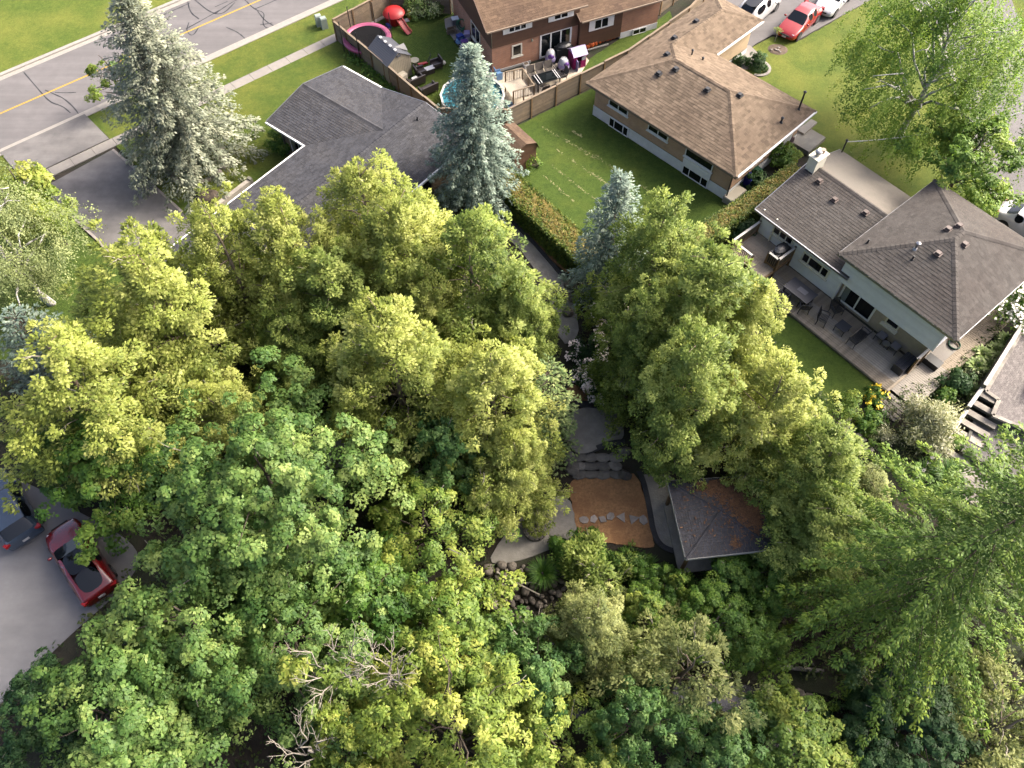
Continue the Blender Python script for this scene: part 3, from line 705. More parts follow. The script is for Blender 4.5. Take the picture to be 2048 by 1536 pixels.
one('door', M['sidingb'], lambda b: b.box((.95, .29, 1.85), (.9, .06, 1.75)), H); one('door_frame', M['cream'], lambda b: (b.box((.46, .27, 1.85), (.08, .1, 1.9)), b.box((1.44, .27, 1.85), (.08, .1, 1.9))), H)
pd = window(H, (7.85, .6, 1.22), -pi / 2, 2.25, 2.0, 2, bar=.11, sill=False, name='patio_door')
one('curtain', M['curtain'], lambda b: b.box((7.02, .575, 1.2), (.34, .012, 1.72)), H)
one('door_header', M['white'], lambda b: b.box((8.4, .38, 2.28 - .22), (3.6, .5, .1)), H)
window(H, (10.15, .6, 1.42), -pi / 2, .85, .75, 1, fr=M['cream'], bar=.09)
one('well_cover', M['cream'], lambda b: b.box((10.1, .5, .95), (1.05, .22, .1)), H)
ch = one('chimney', M['cream'], lambda b: (b.box((.45, 4.35, 3.75), (.62, .95, 1.75)), b.box((.45, 4.35, 4.66), (.74, 1.07, .09))), H)
one('chimney_pot', M['alu'], lambda b: (b.cyl((.45, 4.15, 4.7), (.45, 4.15, 4.95), .13, n=12), b.lathe([(.1, 0), (.21, .04), (.21, .12), (.12, .2)], 12, (.45, 4.15, 4.95))), ch, True)
one('flue', M['brick_o'], lambda b: b.cyl((.45, 4.65, 4.7), (.45, 4.65, 4.92), .14, .14, n=10), ch)
one('flashing', M['dmetal'], lambda b: b.box((.45, 3.85, 3.58), (.72, .12, .2)), ch)
def gz(x, y): return E2 + min(.42 * (x - 5.87), .42 * (13.45 - x), .395 * (y + .4), .4 * (8.5 - y))
for x, y in ((1.4, 3.7), (2.9, 3.3), (4.75, 3.75)): roof_vent(H, (x, y, E1 + .25 * y - .02), M['ventb'], .3)
for x, y in ((9.25, 4.75), (9.0, 4.2), (10.2, 3.9), (9.64, 2.5)): roof_vent(H, (x, y, gz(x, y)), M['ventb'], .3)
stack_pipe(H, (8.6, 2.1, gz(8.6, 2.1)), .07, .35, M['alu']); stack_pipe(H, (6.5, 1.15, gz(6.5, 1.15)), .05, .3, M['vent'], False); stack_pipe(H, (8.9, 1.55, gz(8.9, 1.55)), .05, .3, M['vent'], False)
stack_pipe(H, (.25, 7.75, E1), .05, .95, M['dmetal'], name='service_mast')
# service cable to the street
mast_w = np.array([14.56, 33.94]) + np.array([[cos(radians(-50.6)), -sin(radians(-50.6))], [sin(radians(-50.6)), cos(radians(-50.6))]]) @ np.array([.25, 7.75])
cb = MB(); q0 = np.array([*mast_w, 3.6]); q1 = q0 + np.array([16, 2.4, 2.6]); pts = [q0 + (q1 - q0) * t - np.array([0, 0, 1.0 * 4 * t * (1 - t)]) for t in np.linspace(0, 1, 15)]
cb.tube(pts, .03, 6)
props(cb.build('service_cable', M['pl_white']), 'pale overhead service cable from the roof mast out over the front lawn', 'cable')

# ---------------- house with the charcoal roof
H = thing('ranch_house', 'low ranch house with charcoal shingles and white eaves between the blue spruces', 'house', (-13.08, 39.34, 0), radians(-38))
EZ = 2.7; RX = 3.97; RZ = 3.5
D0, D1, D2, D3 = (0, -12.3, EZ), (0, 7.05, EZ), (7.95, 7.05, EZ), (7.95, -12.3, EZ); S0, S1 = (RX, -12.3, RZ), (RX, 7.05, RZ)
WA, WB, WC, WD = (-3.6, 0, EZ), (0, 0, EZ), (0, 7.03, EZ), (-3.6, 7.03, EZ); X0, X1 = (-3.6, 3.52, 3.41), (3.52, 3.52, 3.41)
fs = ([(0, 0, EZ), D0, S0, (RX, 3.52, RZ), X1], [D2, D3, S0, S1], [WB, WA, X0, X1], [WD, WC, X1, X0], [D1, (0, 7.03, EZ), X1, (RX, 3.52, RZ), S1])
b = MB()
roof_face(b, [D0, (0, 0, EZ), X1, (RX, 3.52, RZ), S0], .17, .3, seed=31); roof_face(b, [D2, D3, S0, S1], .17, .3, seed=32)
roof_face(b, [WA, WB, X1, X0], .17, .3, seed=33); roof_face(b, [WC, WD, X0, X1], .17, .3, seed=34)
n_ = MB(); roof_face(b, [(0, 7.03, EZ), D1, S1, (RX, 3.52, RZ), X1], .17, .3, seed=35)
RF = b.build('roof', M['shingle_dark'], H); RF['kind'] = 'stuff'
b = MB()
for f in fs: b.face([(p[0], p[1], p[2] - .014) for p in f])
b.face([(-3.6, 0, EZ - .17), (-3.6, 7.03, EZ - .17), (7.95, 7.03, EZ - .17), (7.95, -12.3, EZ - .17), (0, -12.3, EZ - .17), (0, 0, EZ - .17)])
b.build('roof_deck', M['taupe'], H)
b = MB()
for a, c in ((S0, S1), (X0, X1)): caps(b, a, c, .3)
b.build('ridge_cap', M['shingle_dark'], RF)
for a, c in (((-.06, -12.3), (-.06, 0)), ((-3.6, -.06), (-.12, -.06)), ((-3.6, 7.09), (0, 7.09)), ((8.01, -12.3), (8.01, 7.05))): one('gutter', M['white'], lambda b: b.beam((*a, EZ - .06), (*c, EZ - .06), .11, .13), H)
for a, c in ((WA, X0), (X0, WD), ((0, 7.07, EZ - .05), (RX, 7.07, RZ - .05)), ((RX, 7.07, RZ - .05), (7.95, 7.07, EZ - .05))): one('rake_board', M['alu'], lambda b: b.beam(a, c, .04, .14), H)
one('wall', M['taupe'], lambda b: (wallring(b, [(-3.1, .5), (-3.1, 6.5), (7.4, 6.5), (7.4, -11.8), (.55, -11.8), (.55, .5)], 0, EZ - .1)), H)
window(H, (7.4, 2.3, 1.5), 0, 2.2, 1.6, 2, fr=M['dmetal']); window(H, (.55, -4, 1.6), pi, 1.6, 1.1, 2)
window(H, (-1.5, .5, 1.2), -pi / 2, 1.6, 1.9, 2)
one('post', M['alu'], lambda b: (b.box((-2.9, .42, 1.3), (.09, .09, 2.6)), b.box((-1.9, .42, 1.3), (.3, .1, 2.6))), H)
stack_pipe(H, (4.6, 5.6, RZ - .1), .05, .25, M['vent'], False)

# ---------------- two storey brick house
H = thing('brick_house', 'orange brick house with dark brown upper siding and brown roof behind the fenced yard', 'house', (-1.43, 49.96, 0), radians(24))
EZ = 3.8; SL = .55; HB = 7.6
zr = EZ + SL * (HB / 2 + .52)
E0, E1_, E2_, E3 = (-.58, -.52, EZ), (7.2, -.52, EZ), (7.2, HB + .52, EZ), (-.58, HB + .52, EZ); T0, T1 = (-.58, HB / 2, zr), (7.2, HB / 2, zr)
b = MB(); roof_face(b, [E0, E1_, T1, T0], .2, .32, seed=41); roof_face(b, [E2_, E3, T0, T1], .2, .32, seed=42)
w0, w1, w2, w3 = (6.62, -.75, 2.75), (13.9, -.75, 2.75), (13.9, 3.2, 4.3), (6.62, 3.2, 4.3); roof_face(b, [w0, w1, w2, w3], .2, .32, seed=43)
RF = b.build('roof', M['shingle_brown'], H); RF['kind'] = 'stuff'
b = MB()
for f in ([E0, E1_, T1, T0], [E2_, E3, T0, T1], [w0, w1, w2, w3]): b.face([(p[0], p[1], p[2] - .014) for p in f]); b.face([(p[0], p[1], p[2] - .1) for p in f])
b.build('roof_deck', M['brown'], H)
for a, c in (((-.6, -.52, EZ - .08), (-.6, HB / 2, zr - .08)), ((-.6, HB / 2, zr - .08), (-.6, HB + .52, EZ - .08)), ((6.6, -.75, 2.66), (6.6, 3.2, 4.2))): one('rake_board', M['brown'], lambda b: b.beam(a, c, .07, .2), H)
for a, c in (((-.58, -.58, EZ - .05), (7.2, -.58, EZ - .05)), ((6.7, -.81, 2.69), (13.9, -.81, 2.69))): one('gutter', M['taupe'], lambda b: b.beam(a, c, .1, .1), H)
one('wall', M['brick_o'], lambda b: (wallquad(b, (0, 0), (6.85, 0), 0, 2.05), wallquad(b, (0, HB), (0, 0), 0, 2.05)), H)
one('wing_wall', M['brick_o'], lambda b: (wallquad(b, (10.35, -.28), (13.5, -.28), .5, 2.6), wallquad(b, (13.5, -.28), (13.5, 6), .5, 3.5)), H)
one('foundation', M['whitewash'], lambda b: b.box((11.95, 1.8, .2), (3.16, 4.2, .66)), H)
b = MB(); siding(b, (0, -.06), (6.85, -.06), 2.05, EZ - .05, .2); siding(b, (-.05, HB), (-.05, -.06), 2.05, EZ, .2); siding(b, (6.85, -.3), (10.35, -.3), .25, 2.62, .2); siding(b, (6.85, .3), (6.85, -.3), .25, 2.62, .2)
b.face([(-.05, -.06, EZ), (-.05, HB / 2, zr - .15), (-.05, HB, EZ)], .4); b.face([(0, -.06, 2.05), (6.85, -.06, 2.05), (6.85, 0, 2.05), (0, 0, 2.05)], .3); b.face([(6.85, -.2, 2.6), (6.85, 3.2, 4.1), (6.85, 3.2, 2.6)], .5)
b.build('siding', M['brown'], H)
window(H, (1.95, 0, 1.35), -pi / 2, .8, .95, 1, fr=M['cream'], bar=.1)
window(H, (5.05, 0, 1.08), -pi / 2, 2.55, 2.0, 3, bar=.13, sill=False, name='patio_door')
def shutter_win(x, y, z, w, h, n):
    o = window(H, (x, y, z), -pi / 2, w, h, n, bar=.09, sill=False)
    for sx in (-1, 1): one('shutter', M['white'], lambda b: [b.box((x + sx * (w / 2 + .2), y - .03, z + h * (k - 3.5) / 8), (.38, .045, h / 8 - .012)) for k in range(8)], o)
shutter_win(1.95, -.07, 3.2, 1.45, .55, 3); shutter_win(5.35, -.07, 3.2, 1.2, .55, 2); shutter_win(8.6, -.31, 1.85, 1.25, .85, 2)
window(H, (12.0, -.31, .25), -pi / 2, 1.2, .5, 2, sill=False)
window(H, (0, 3.0, 1.3), pi, 1.7, 1.3, 2, fr=M['cream'], bar=.09)
one('wall_cap', M['railw'], lambda b: (b.box((1.6, -.06, .09), (2.9, .07, .18)), b.box((-.06, 2.5, .09), (.07, 5, .18))), H)
one('wall_lamp', M['terracotta'], lambda b: b.lathe([(.05, 0), (.09, .08), (.07, .2), (.02, .24)], 8, (3.1, -.1, 1.75)), H)
# ================================================================ vegetation
def nrm(a): return a / np.maximum(np.linalg.norm(a, axis=-1, keepdims=True), 1e-6)
def leafquads(pos, ax, nr, L, Wd):
    ax = nrm(ax); sd = nrm(np.cross(nr, ax)); L = L[:, None]; Wd = Wd[:, None]
    n = nrm(np.cross(ax, sd))
    V = np.stack([pos, pos + ax * L * .5 + sd * Wd * .5 + n * L * .06, pos + ax * L, pos + ax * L * .5 - sd * Wd * .5 + n * L * .06], 1).reshape(-1, 3)
    F = np.arange(len(pos) * 4).reshape(-1, 4); return V, F
def rdir(r, n): return nrm(r.normal(size=(n, 3)))
class Fol:
    """leaves of one plant; each leaf leans its shading towards the side of the clump it grows on"""
    def __init__(s): s.V = []; s.T = []; s.N = []
    def add(s, pos, ax, nr, L, Wd, t, out=None, k=.6):
        V, _ = leafquads(pos, ax, nr, L, Wd); V = V.reshape(-1, 4, 3)
        fn = nrm(np.cross(V[:, 2] - V[:, 0], V[:, 3] - V[:, 1])); o = np.tile([0, 0, 1.0], (len(pos), 1)) if out is None else nrm(out)
        flip = np.sum(fn * o, 1) < 0; V[flip] = V[flip][:, [0, 3, 2, 1]]; fn[flip] *= -1
        n = nrm(fn * (1 - k) + o * k); s.V.append(V.reshape(-1, 3)); s.T.append(np.clip(t, 0, 1)); s.N.append(np.repeat(n, 4, 0))
    def build(s, name, m, parent):
        V = np.concatenate(s.V); T = np.concatenate(s.T)
        o = fast_mesh(name, V, np.arange(len(V)).reshape(-1, 4), T, m, parent, smooth=True)
        a = o.data.attributes.new('custom_normal', 'FLOAT_VECTOR', 'POINT'); a.data.foreach_set('vector', np.ascontiguousarray(np.concatenate(s.N), dtype=np.float32).ravel())
        return o
def clumps(fol, r, C, O, rc, per, L, Wd, mode, tbase=None, spread=.16):
    """fill clumps (centres C, outward dirs O, radii rc) with leaves"""
    n = len(C); k = per; N = n * k
    c = np.repeat(C, k, 0); o = np.repeat(O, k, 0); rr = np.repeat(rc, k)[:, None]
    d = rdir(r, N)
    tb = (r.uniform(.15, .85, n) if tbase is None else tbase); t = np.repeat(tb, k) + r.normal(0, spread, N)
    rad = r.uniform(.25, 1, (N, 1)) ** .6
    if mode == 'cedar':       # feathery sprays fanning outwards
        d = nrm(d + o * .55); pos = c + d * rr * rad * np.array([1, 1, .9])
        nr = nrm(rdir(r, N) * .85 + np.array([0, 0, .75]) + o * .45); ax = d * .6 + o * .7 + rdir(r, N) * .6; ax = nrm(ax - nr * np.sum(ax * nr, 1, keepdims=True) * .75)
    elif mode == 'broad':     # leaves lapping over the upper, outer side of a rounded clump
        d = nrm(d + o * .6 + np.array([0, 0, .25])); pos = c + d * rr * (.55 + .45 * rad) * np.array([1, 1, .75])
        nr = nrm(d * .8 + rdir(r, N) * .75 + np.array([0, 0, .45])); ax = nrm(np.cross(nr, rdir(r, N)) + np.array([0, 0, -.25]))
    elif mode == 'fine':      # airy twigs
        pos = c + d * rr * rad; ax = nrm(rdir(r, N) + o * .5); nr = rdir(r, N) + np.array([0, 0, .4])
    else:                     # grass like
        pos = c + d * rr * .3 * np.array([1, 1, .1]); ax = nrm(d * np.array([1, 1, .2]) * .8 + np.array([0, 0, 1.0])); nr = rdir(r, N)
    s = .5 + 1.0 * r.uniform(0, 1, N) ** 1.5
    fol.add(pos, ax, nr, L * s, Wd * s, t, d * .7 + o * .5 + np.array([0, 0, .45]))
def limb(b, a, c, r0, r1, r, sag=.1, n=5):
    a = np.array(a, float); c = np.array(c, float); L = np.linalg.norm(c - a)
    pts = [a + (c - a) * t + np.array([r.normal(0, .04) * L, r.normal(0, .04) * L, sag * L * sin(pi * t)]) * (0 < t < 1) for t in np.linspace(0, 1, n)]
    b.tube(pts, [r0 + (r1 - r0) * t for t in np.linspace(0, 1, n)], 5)
    return pts
def lump(r, n=7):
    """smooth random function of angle and height for uneven outlines"""
    ph = r.uniform(0, 6.28, (n, 2)); kx = r.integers(1, 6, n); kz = r.uniform(1, 7, n); a = r.uniform(.4, 1, n); a /= a.sum()
    return lambda th, h: sum(a[i] * np.sin(kx[i] * th + ph[i, 0] + kz[i] * h) for i in range(n))
def profile(kind, h):
    if kind == 'cedar': return np.clip(np.power(np.clip(1 - h ** 1.25, 0, 1), .62) * (.7 + .3 * np.minimum(1, h / .25)) * 1.06, .02, 1.1)
    if kind == 'dome': return np.sqrt(np.clip(1 - (2 * h - 1) ** 2, 0, 1)) * (1.05 - .15 * h)
    if kind == 'broad': return np.power(np.clip(1 - np.abs(2 * h - .85) ** 2.4 / 1.35, .02, 1), .55)
    if kind == 'cone': return np.clip(1 - h, .02, 1) ** .9
    return np.ones_like(h)
def crown_points(r, n, R, z0, z1, prof, amp=.22, inner=.25, lobe=None):
    """clump centres gathered into branch lobes that stand out unevenly from the crown's outline"""
    lf = lump(r); nl = max(6, n // 8); hh = r.uniform(0, 1, nl * 5); p = profile(prof, hh); hh = hh[r.uniform(0, 1.05, nl * 5) < p][:nl]; nl = len(hh)
    lth = r.uniform(0, 2 * pi, nl); lr = profile(prof, hh) * (1 + amp * 1.5 * lf(lth, hh)) * r.uniform(.74, 1.12, nl)
    sg = (lobe or .135) * R
    i = r.integers(0, nl, n); lo = np.stack([np.cos(lth), np.sin(lth), 0 * lth], 1)
    C = lo[i] * (R * lr[i])[:, None]; C[:, 2] = z0 + (z1 - z0) * hh[i]
    C += r.normal(0, 1, (n, 3)) * np.array([1, 1, .8]) * np.clip(sg, .22, .8) - lo[i] * (np.abs(r.normal(0, .8, n)) * sg * 1.3)[:, None]
    k = r.uniform(0, 1, n) < inner; C[k, :2] *= r.uniform(.35, .8, (k.sum(), 1)); C[:, 2] = np.clip(C[:, 2], z0 * .7, z1)
    th = np.arctan2(C[:, 1], C[:, 0]); h = (C[:, 2] - z0) / max(z1 - z0, .1)
    O = nrm(np.stack([np.cos(th), np.sin(th), (h - .35) * 1.3 + .25], 1)); crown_points.tb = np.clip(r.normal(.5, .2, nl)[i] + r.normal(0, .12, n), .05, .95)
    return C, O, np.clip(h, 0, 1), th
def tree(kind, name, label, base, H, R, m, bark, seed, group=None, n=330, per=62, rc=.46, L=.27, Wd=.12, mode='cedar', prof=None, z0f=.12, cat='tree', twigs=30, stems=1, lean=(0, 0), tilt=.16, amp=.22, limbs=22, twig_m=None):
    r = np.random.default_rng(seed); t_ = thing(name, label, cat, base, 0, group)
    f = Fol(); z0 = H * z0f
    C, O, h, th = crown_points(r, n, R, z0, H - rc * .5, prof or kind, amp)
    C[:, 0] += lean[0] * (C[:, 2] / H) ** 1.3; C[:, 1] += lean[1] * (C[:, 2] / H) ** 1.3
    rcs = rc * r.uniform(.65, 1.3, len(C)) * (1 - .35 * h)
    clumps(f, r, C, O, rcs, per, L, Wd, mode, crown_points.tb, spread=tilt)
    b = MB()
    for k in range(stems):
        o = np.array([r.normal(0, .35), r.normal(0, .35), 0]) * (stems > 1)
        top = np.array([lean[0] * .8 + o[0] * 2, lean[1] * .8 + o[1] * 2, H * .9]); r0 = .018 * H / sqrt(stems) + .05
        pts = [o + (top - o) * t + np.array([r.normal(0, .06), r.normal(0, .06), 0]) * (t > 0) for t in np.linspace(0, 1, 8)]
        pts[0] = pts[0] - np.array([0, 0, .3])
        b.tube(pts, [r0 * (1 - .88 * t) for t in np.linspace(0, 1, 8)], 8)
    ids = r.choice(len(C), min(limbs, len(C)), False)
    for i in ids:
        z = max(z0 * .8, C[i, 2] - np.hypot(C[i, 0], C[i, 1]) * r.uniform(.3, .7)); tr = z / H
        limb(b, (lean[0] * tr, lean[1] * tr, z), C[i], .012 * H * (1 - tr) * .5 + .02, .015, r)
    b.build('trunk', bark, t_, True, sharp=None)
    if twigs:
        tb = MB(); ids = r.choice(len(C), min(twigs, len(C)), False)
        for i in ids:
            a = C[i] - O[i] * rcs[i] * 1.6 + rdir(r, 1)[0] * .2; e = C[i] + O[i] * rcs[i] * r.uniform(.7, 1.25) + rdir(r, 1)[0] * .3
            limb(tb, a, e, .028, .008, r, .08, 4)
            if r.uniform() < .7: mid = (a + e) / 2; limb(tb, mid, mid + nrm((O[i] + rdir(r, 1)[0] * .9)[None])[0] * rcs[i] * 1.1, .018, .006, r, .05, 3)
        o = tb.build('bare_twigs', twig_m or M['bark_d'], t_, True, sharp=None); o['kind'] = 'stuff'
    f.build('crown', m, t_)
    return t_
def spruce(name, label, base, H, R, m, bark, seed, group=None, whorls=26, nb=8, droop=.25, pw=.75, q=.2, z0f=.06, twl=.3, hang=0.0, cones=0, ragged=.2, dens=1.0, cat='tree', wq=.5, tip=.28, reps=3):
    """conifer of tiered branches, each a flat spray of side shoots"""
    r = np.random.default_rng(seed); t_ = thing(name, label, cat, base, 0, group); f = Fol(); b = MB()
    b.tube([(0, 0, -.3)] + [(r.normal(0, .03), r.normal(0, .03), H * t) for t in np.linspace(.1, .99, 7)], [.013 * H + .06] + [(.013 * H + .03) * (1 - .93 * t) for t in np.linspace(.1, .99, 7)], 8)
    P_, A_, N_, L_, T_ = [], [], [], [], []
    lf = lump(r)
    for w in range(whorls):
        h = z0f + (1 - z0f) * (w / whorls) ** .92; k = max(4, int(nb * (1 - .35 * h)))
        for j in range(k):
            th = 2 * pi * (j + r.uniform(-.35, .35)) / k + w * 1.1; hh = h + r.uniform(-.02, .02)
            ln = max(.25, R * (1 - h) ** pw * (1 + ragged * lf(th, h * 1.5) + r.uniform(-ragged, ragged) * .6) + .1)
            out = np.array([cos(th), sin(th), 0]); side = np.array([-sin(th), cos(th), 0]); el = .55 * h - droop * (1 - h)
            m_ = max(4, int(ln / .22)); ts = np.linspace(.05, 1, m_)
            pts = [np.array([0, 0, H * hh]) + out * ln * t + np.array([0, 0, ln * (el * t - droop * .5 * t * t + tip * t ** 3)]) for t in ts]
            if w % 2 == 0 or h > .6: b.tube([pts[0], pts[m_ // 2], pts[-1]], [.03, .02, .008], 4)
            tb = r.uniform(.2, .8)
            for t, p in zip(ts, pts):
                if t < .18: continue
                tl = twl * ln * (1.05 - t) ** .7 * min(1, t * 2.2) + .12
                for sg in (-1, 1):
                    steps = max(1, int(dens * tl / (q * .62))); d = nrm((out * .75 + side * sg + np.array([0, 0, -hang + r.uniform(-.15, .2)]))[None])[0]
                    u = (np.arange(steps) + r.uniform(0, 1, steps)) / steps * tl
                    pp = p + d * u[:, None] + r.normal(0, .035, (steps, 3)) - np.array([0, 0, 1.0]) * (hang * u ** 1.3)[:, None]
                    for rep in range(reps):
                        P_.append(pp); A_.append(np.tile(d + out * .3, (steps, 1)) + r.normal(0, .3, (steps, 3)) - np.array([0, 0, hang * .6])); N_.append(np.tile([0, 0, 1.0], (steps, 1)) + r.normal(0, .55, (steps, 3)))
                        L_.append(q * r.uniform(.75, 1.3, steps)); T_.append(tb + .25 * (u / tl - .5) + r.normal(0, .13, steps))
            for _ in range(3):
                P_.append(pts[-1][None] + r.normal(0, .05, (1, 3))); A_.append((out + np.array([0, 0, .2]))[None] + r.normal(0, .3, (1, 3))); N_.append(np.array([[0, 0, 1.0]]) + r.normal(0, .5, (1, 3))); L_.append(np.array([q * 1.2])); T_.append(np.array([tb + .2]))
    k = 14
    P_.append(np.stack([np.zeros(k), np.zeros(k), H * np.linspace(.94, 1.01, k)], 1)); A_.append(np.tile([0, 0, .9], (k, 1)) + r.normal(0, .5, (k, 3))); N_.append(rdir(r, k)); L_.append(np.full(k, q * 1.1)); T_.append(np.full(k, .7))
    L = np.concatenate(L_); f.add(np.concatenate(P_), np.concatenate(A_), np.concatenate(N_), L, L * wq, np.concatenate(T_))
    b.build('trunk', bark, t_, True, sharp=None)
    if cones:
        cb = MB()
        for _ in range(cones):
            h = r.uniform(.72, .97); th = r.uniform(0, 6.28); ra = R * (1 - h) ** pw * r.uniform(.55, 1.0); p = np.array([ra * cos(th), ra * sin(th), H * h + .05]); cb.cyl(p, p - np.array([0, 0, .16]), .035, .02, 5)
        cb.build('cones', M['cone'], t_)
    f.build('crown', m, t_); return t_
def birch(name, label, base, H, R, m, seed, group=None, strands=650, z0f=.3, L=.13, lean=(0, 0), hangl=1.5, per=34, dark=0.0):
    r = np.random.default_rng(seed); t_ = thing(name, label, 'tree', base, 0, group); f = Fol(); b = MB()
    top = np.array([lean[0], lean[1], H * .92])
    tp = [np.array([0, 0, -.3])] + [top * t + np.array([r.normal(0, .12), r.normal(0, .12), 0]) for t in np.linspace(.12, 1, 8)]
    b.tube(tp, [.26] + [.22 * (1 - .85 * t) for t in np.linspace(.12, 1, 8)], 9)
    C, O, h, th = crown_points(r, strands, R, H * z0f, H, 'broad', .28, .35); C[:, :2] += np.outer(C[:, 2] / H, lean)
    for i in r.choice(len(C), 34, False):
        z = max(H * .25, C[i, 2] - np.hypot(*C[i, :2]) * r.uniform(.3, .9)); k = z / H
        pts = limb(b, (lean[0] * k, lean[1] * k, z), C[i] + np.array([0, 0, .2]), .085 * (1 - k) + .04, .02, r, .18, 6)
    n = len(C); s = r.uniform(.4, 1, n) * hangl; k = per; N = n * k
    u = r.uniform(0, 1, (n, k)); pos = C[:, None, :] + O[:, None, :] * np.array([1, 1, .1]) * (.5 * np.sqrt(u))[..., None] + np.stack([0 * u, 0 * u, -u * s[:, None]], -1) + r.normal(0, .13, (n, k, 3))
    pos = pos.reshape(-1, 3); nr = rdir(r, N) + np.array([0, 0, .35]); ax = rdir(r, N) * .8 + np.array([0, 0, -.6]); sc = r.uniform(.7, 1.3, N)
    f.add(pos, ax, nr, L * sc, L * .72 * sc, np.repeat(r.uniform(.15, .85, n), k) + r.normal(0, .15, N) - dark, np.repeat(O, k, 0) + np.array([0, 0, .4]))
    b.build('trunk', M['bark_w'], t_, True, sharp=None); f.build('crown', m, t_); return t_
def shrub(name, label, c, R, H, m, seed, n=40, per=70, rc=None, L=.16, Wd=.09, mode='broad', cat='shrub', group=None, prof='dome', flowers=None, nfl=0, fl_size=.09, sx=1.0, rz=0, stems=5, amp=.22):
    r = np.random.default_rng(seed); t_ = thing(name, label, cat, c, rz, group); f = Fol(); rc = rc or max(.14, R * .34)
    C, O, h, th = crown_points(r, n, R - rc * .5, rc * .3, max(H - rc * .5, rc * .6), prof, amp, .35); C[:, 0] *= sx
    clumps(f, r, C, O, rc * r.uniform(.7, 1.25, len(C)), per, L, Wd, mode)
    b = MB()
    for i in r.choice(len(C), min(stems, len(C)), False): limb(b, (r.normal(0, .05), r.normal(0, .05), -.1), C[i], .03, .012, r)
    b.build('stem', M['bark'], t_, True, sharp=None); f.build('foliage', m, t_)
    if flowers:
        g = Fol(); i = r.choice(len(C), nfl); p = C[i] + nrm(O[i] + rdir(r, nfl) * .6) * (rc * r.uniform(.85, 1.15, nfl))[:, None]
        for k in range(3): g.add(p + r.normal(0, fl_size * .25, (nfl, 3)), rdir(r, nfl) + np.array([0, 0, .1]), rdir(r, nfl) * .6 + np.array([0, 0, .8]) + O[i] * .4, np.full(nfl, fl_size), np.full(nfl, fl_size * .9), r.uniform(0, 1, nfl))
        o = g.build('blossoms', flowers, t_); o['kind'] = 'stuff'
    return t_
def tuft(name, label, c, R, H, m, seed, blades=160, w=.03, cat='plant', group=None, arch=.8):
    """arching strap leaves from one crown: grasses, day lilies, hostas"""
    r = np.random.default_rng(seed); t_ = thing(name, label, cat, c, 0, group); V = []; T = []
    n = blades; th = r.uniform(0, 2 * pi, n); ln = r.uniform(.6, 1.05, n); el = r.uniform(.35, 1.35, n)
    out = np.stack([np.cos(th), np.sin(th), 0 * th], 1); side = np.stack([-np.sin(th), np.cos(th), 0 * th], 1); prev = None; S = 4
    for s in range(S + 1):
        u = s / S; rr = R * ln * u * np.cos(el * (1 - .5 * u)); zz = H * ln * (np.sin(el) * u * 1.6 - arch * u * u)
        ww = w * (np.sin(pi * min(1, .12 + u * .9)) ** .7)
        c_ = out * (rr + .03)[:, None] + np.stack([0 * rr, 0 * rr, np.maximum(zz, .02)], 1)
        cur = (c_ - side * ww, c_ + side * ww)
        if prev: V.append(np.stack([prev[0], prev[1], cur[1], cur[0]], 1)); T.append(np.clip(.5 + r.normal(0, .2, n), 0, 1))
        prev = cur
    V = np.concatenate(V).reshape(-1, 3); o = fast_mesh('leaves', V, np.arange(len(V)).reshape(-1, 4), np.concatenate(T), m, t_)
    return t_
def lp(name, a, b_, c, tr=.46, **k): M[name] = leafmat(name, [(.0, a), (.5, b_), (1.0, c)], tr, **k)
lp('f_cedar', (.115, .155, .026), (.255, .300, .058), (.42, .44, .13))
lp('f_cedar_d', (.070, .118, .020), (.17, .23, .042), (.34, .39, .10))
lp('f_olive', (.085, .118, .034), (.185, .215, .064), (.33, .35, .125))
lp('f_maple', (.045, .105, .022), (.11, .19, .042), (.25, .325, .088))
lp('f_maple_b', (.040, .10, .026), (.09, .178, .044), (.20, .285, .085))
lp('f_bright', (.06, .122, .018), (.145, .222, .036), (.30, .345, .068))
lp('f_green', (.036, .095, .014), (.082, .165, .022), (.17, .25, .04))
lp('f_yellow', (.085, .14, .02), (.20, .27, .044), (.40, .415, .095))
lp('f_spruce', (.062, .10, .078), (.12, .168, .128), (.225, .268, .20), .12)
lp('f_spruce_y', (.078, .10, .064), (.15, .17, .115), (.27, .275, .19), .12)
lp('f_spruce_g', (.065, .11, .036), (.145, .21, .065), (.32, .36, .13), .15)
lp('f_norway', (.036, .08, .010), (.085, .15, .017), (.21, .27, .035), .2)
lp('f_birch', (.06, .122, .018), (.135, .23, .03), (.27, .35, .06), .4)
lp('f_birch_g', (.085, .12, .042), (.165, .205, .072), (.29, .325, .13), .4)
lp('f_hedge', (.035, .075, .012), (.085, .135, .02), (.18, .20, .035))
lp('f_hedge_top', (.10, .13, .022), (.225, .20, .052), (.36, .265, .09))
lp('f_willow', (.12, .14, .05), (.30, .31, .16), (.55, .54, .38), .3)
lp('f_hosta', (.06, .12, .02), (.17, .24, .055), (.50, .52, .28), .25)
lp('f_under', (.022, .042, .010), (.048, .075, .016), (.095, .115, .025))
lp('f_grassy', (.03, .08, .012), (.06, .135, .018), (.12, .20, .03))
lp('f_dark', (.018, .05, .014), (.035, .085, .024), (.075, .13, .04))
lp('b_white', (.62, .60, .54), (.74, .72, .66), (.80, .78, .70), .2)
lp('b_pink', (.75, .62, .58), (.85, .76, .70), (.9, .84, .8), .2)
lp('b_yellow', (.60, .42, .02), (.75, .55, .03), (.80, .62, .06), .2)
M['cone'] = mat('spruce_cone', (.36, .22, .06), .8, .2, 8)

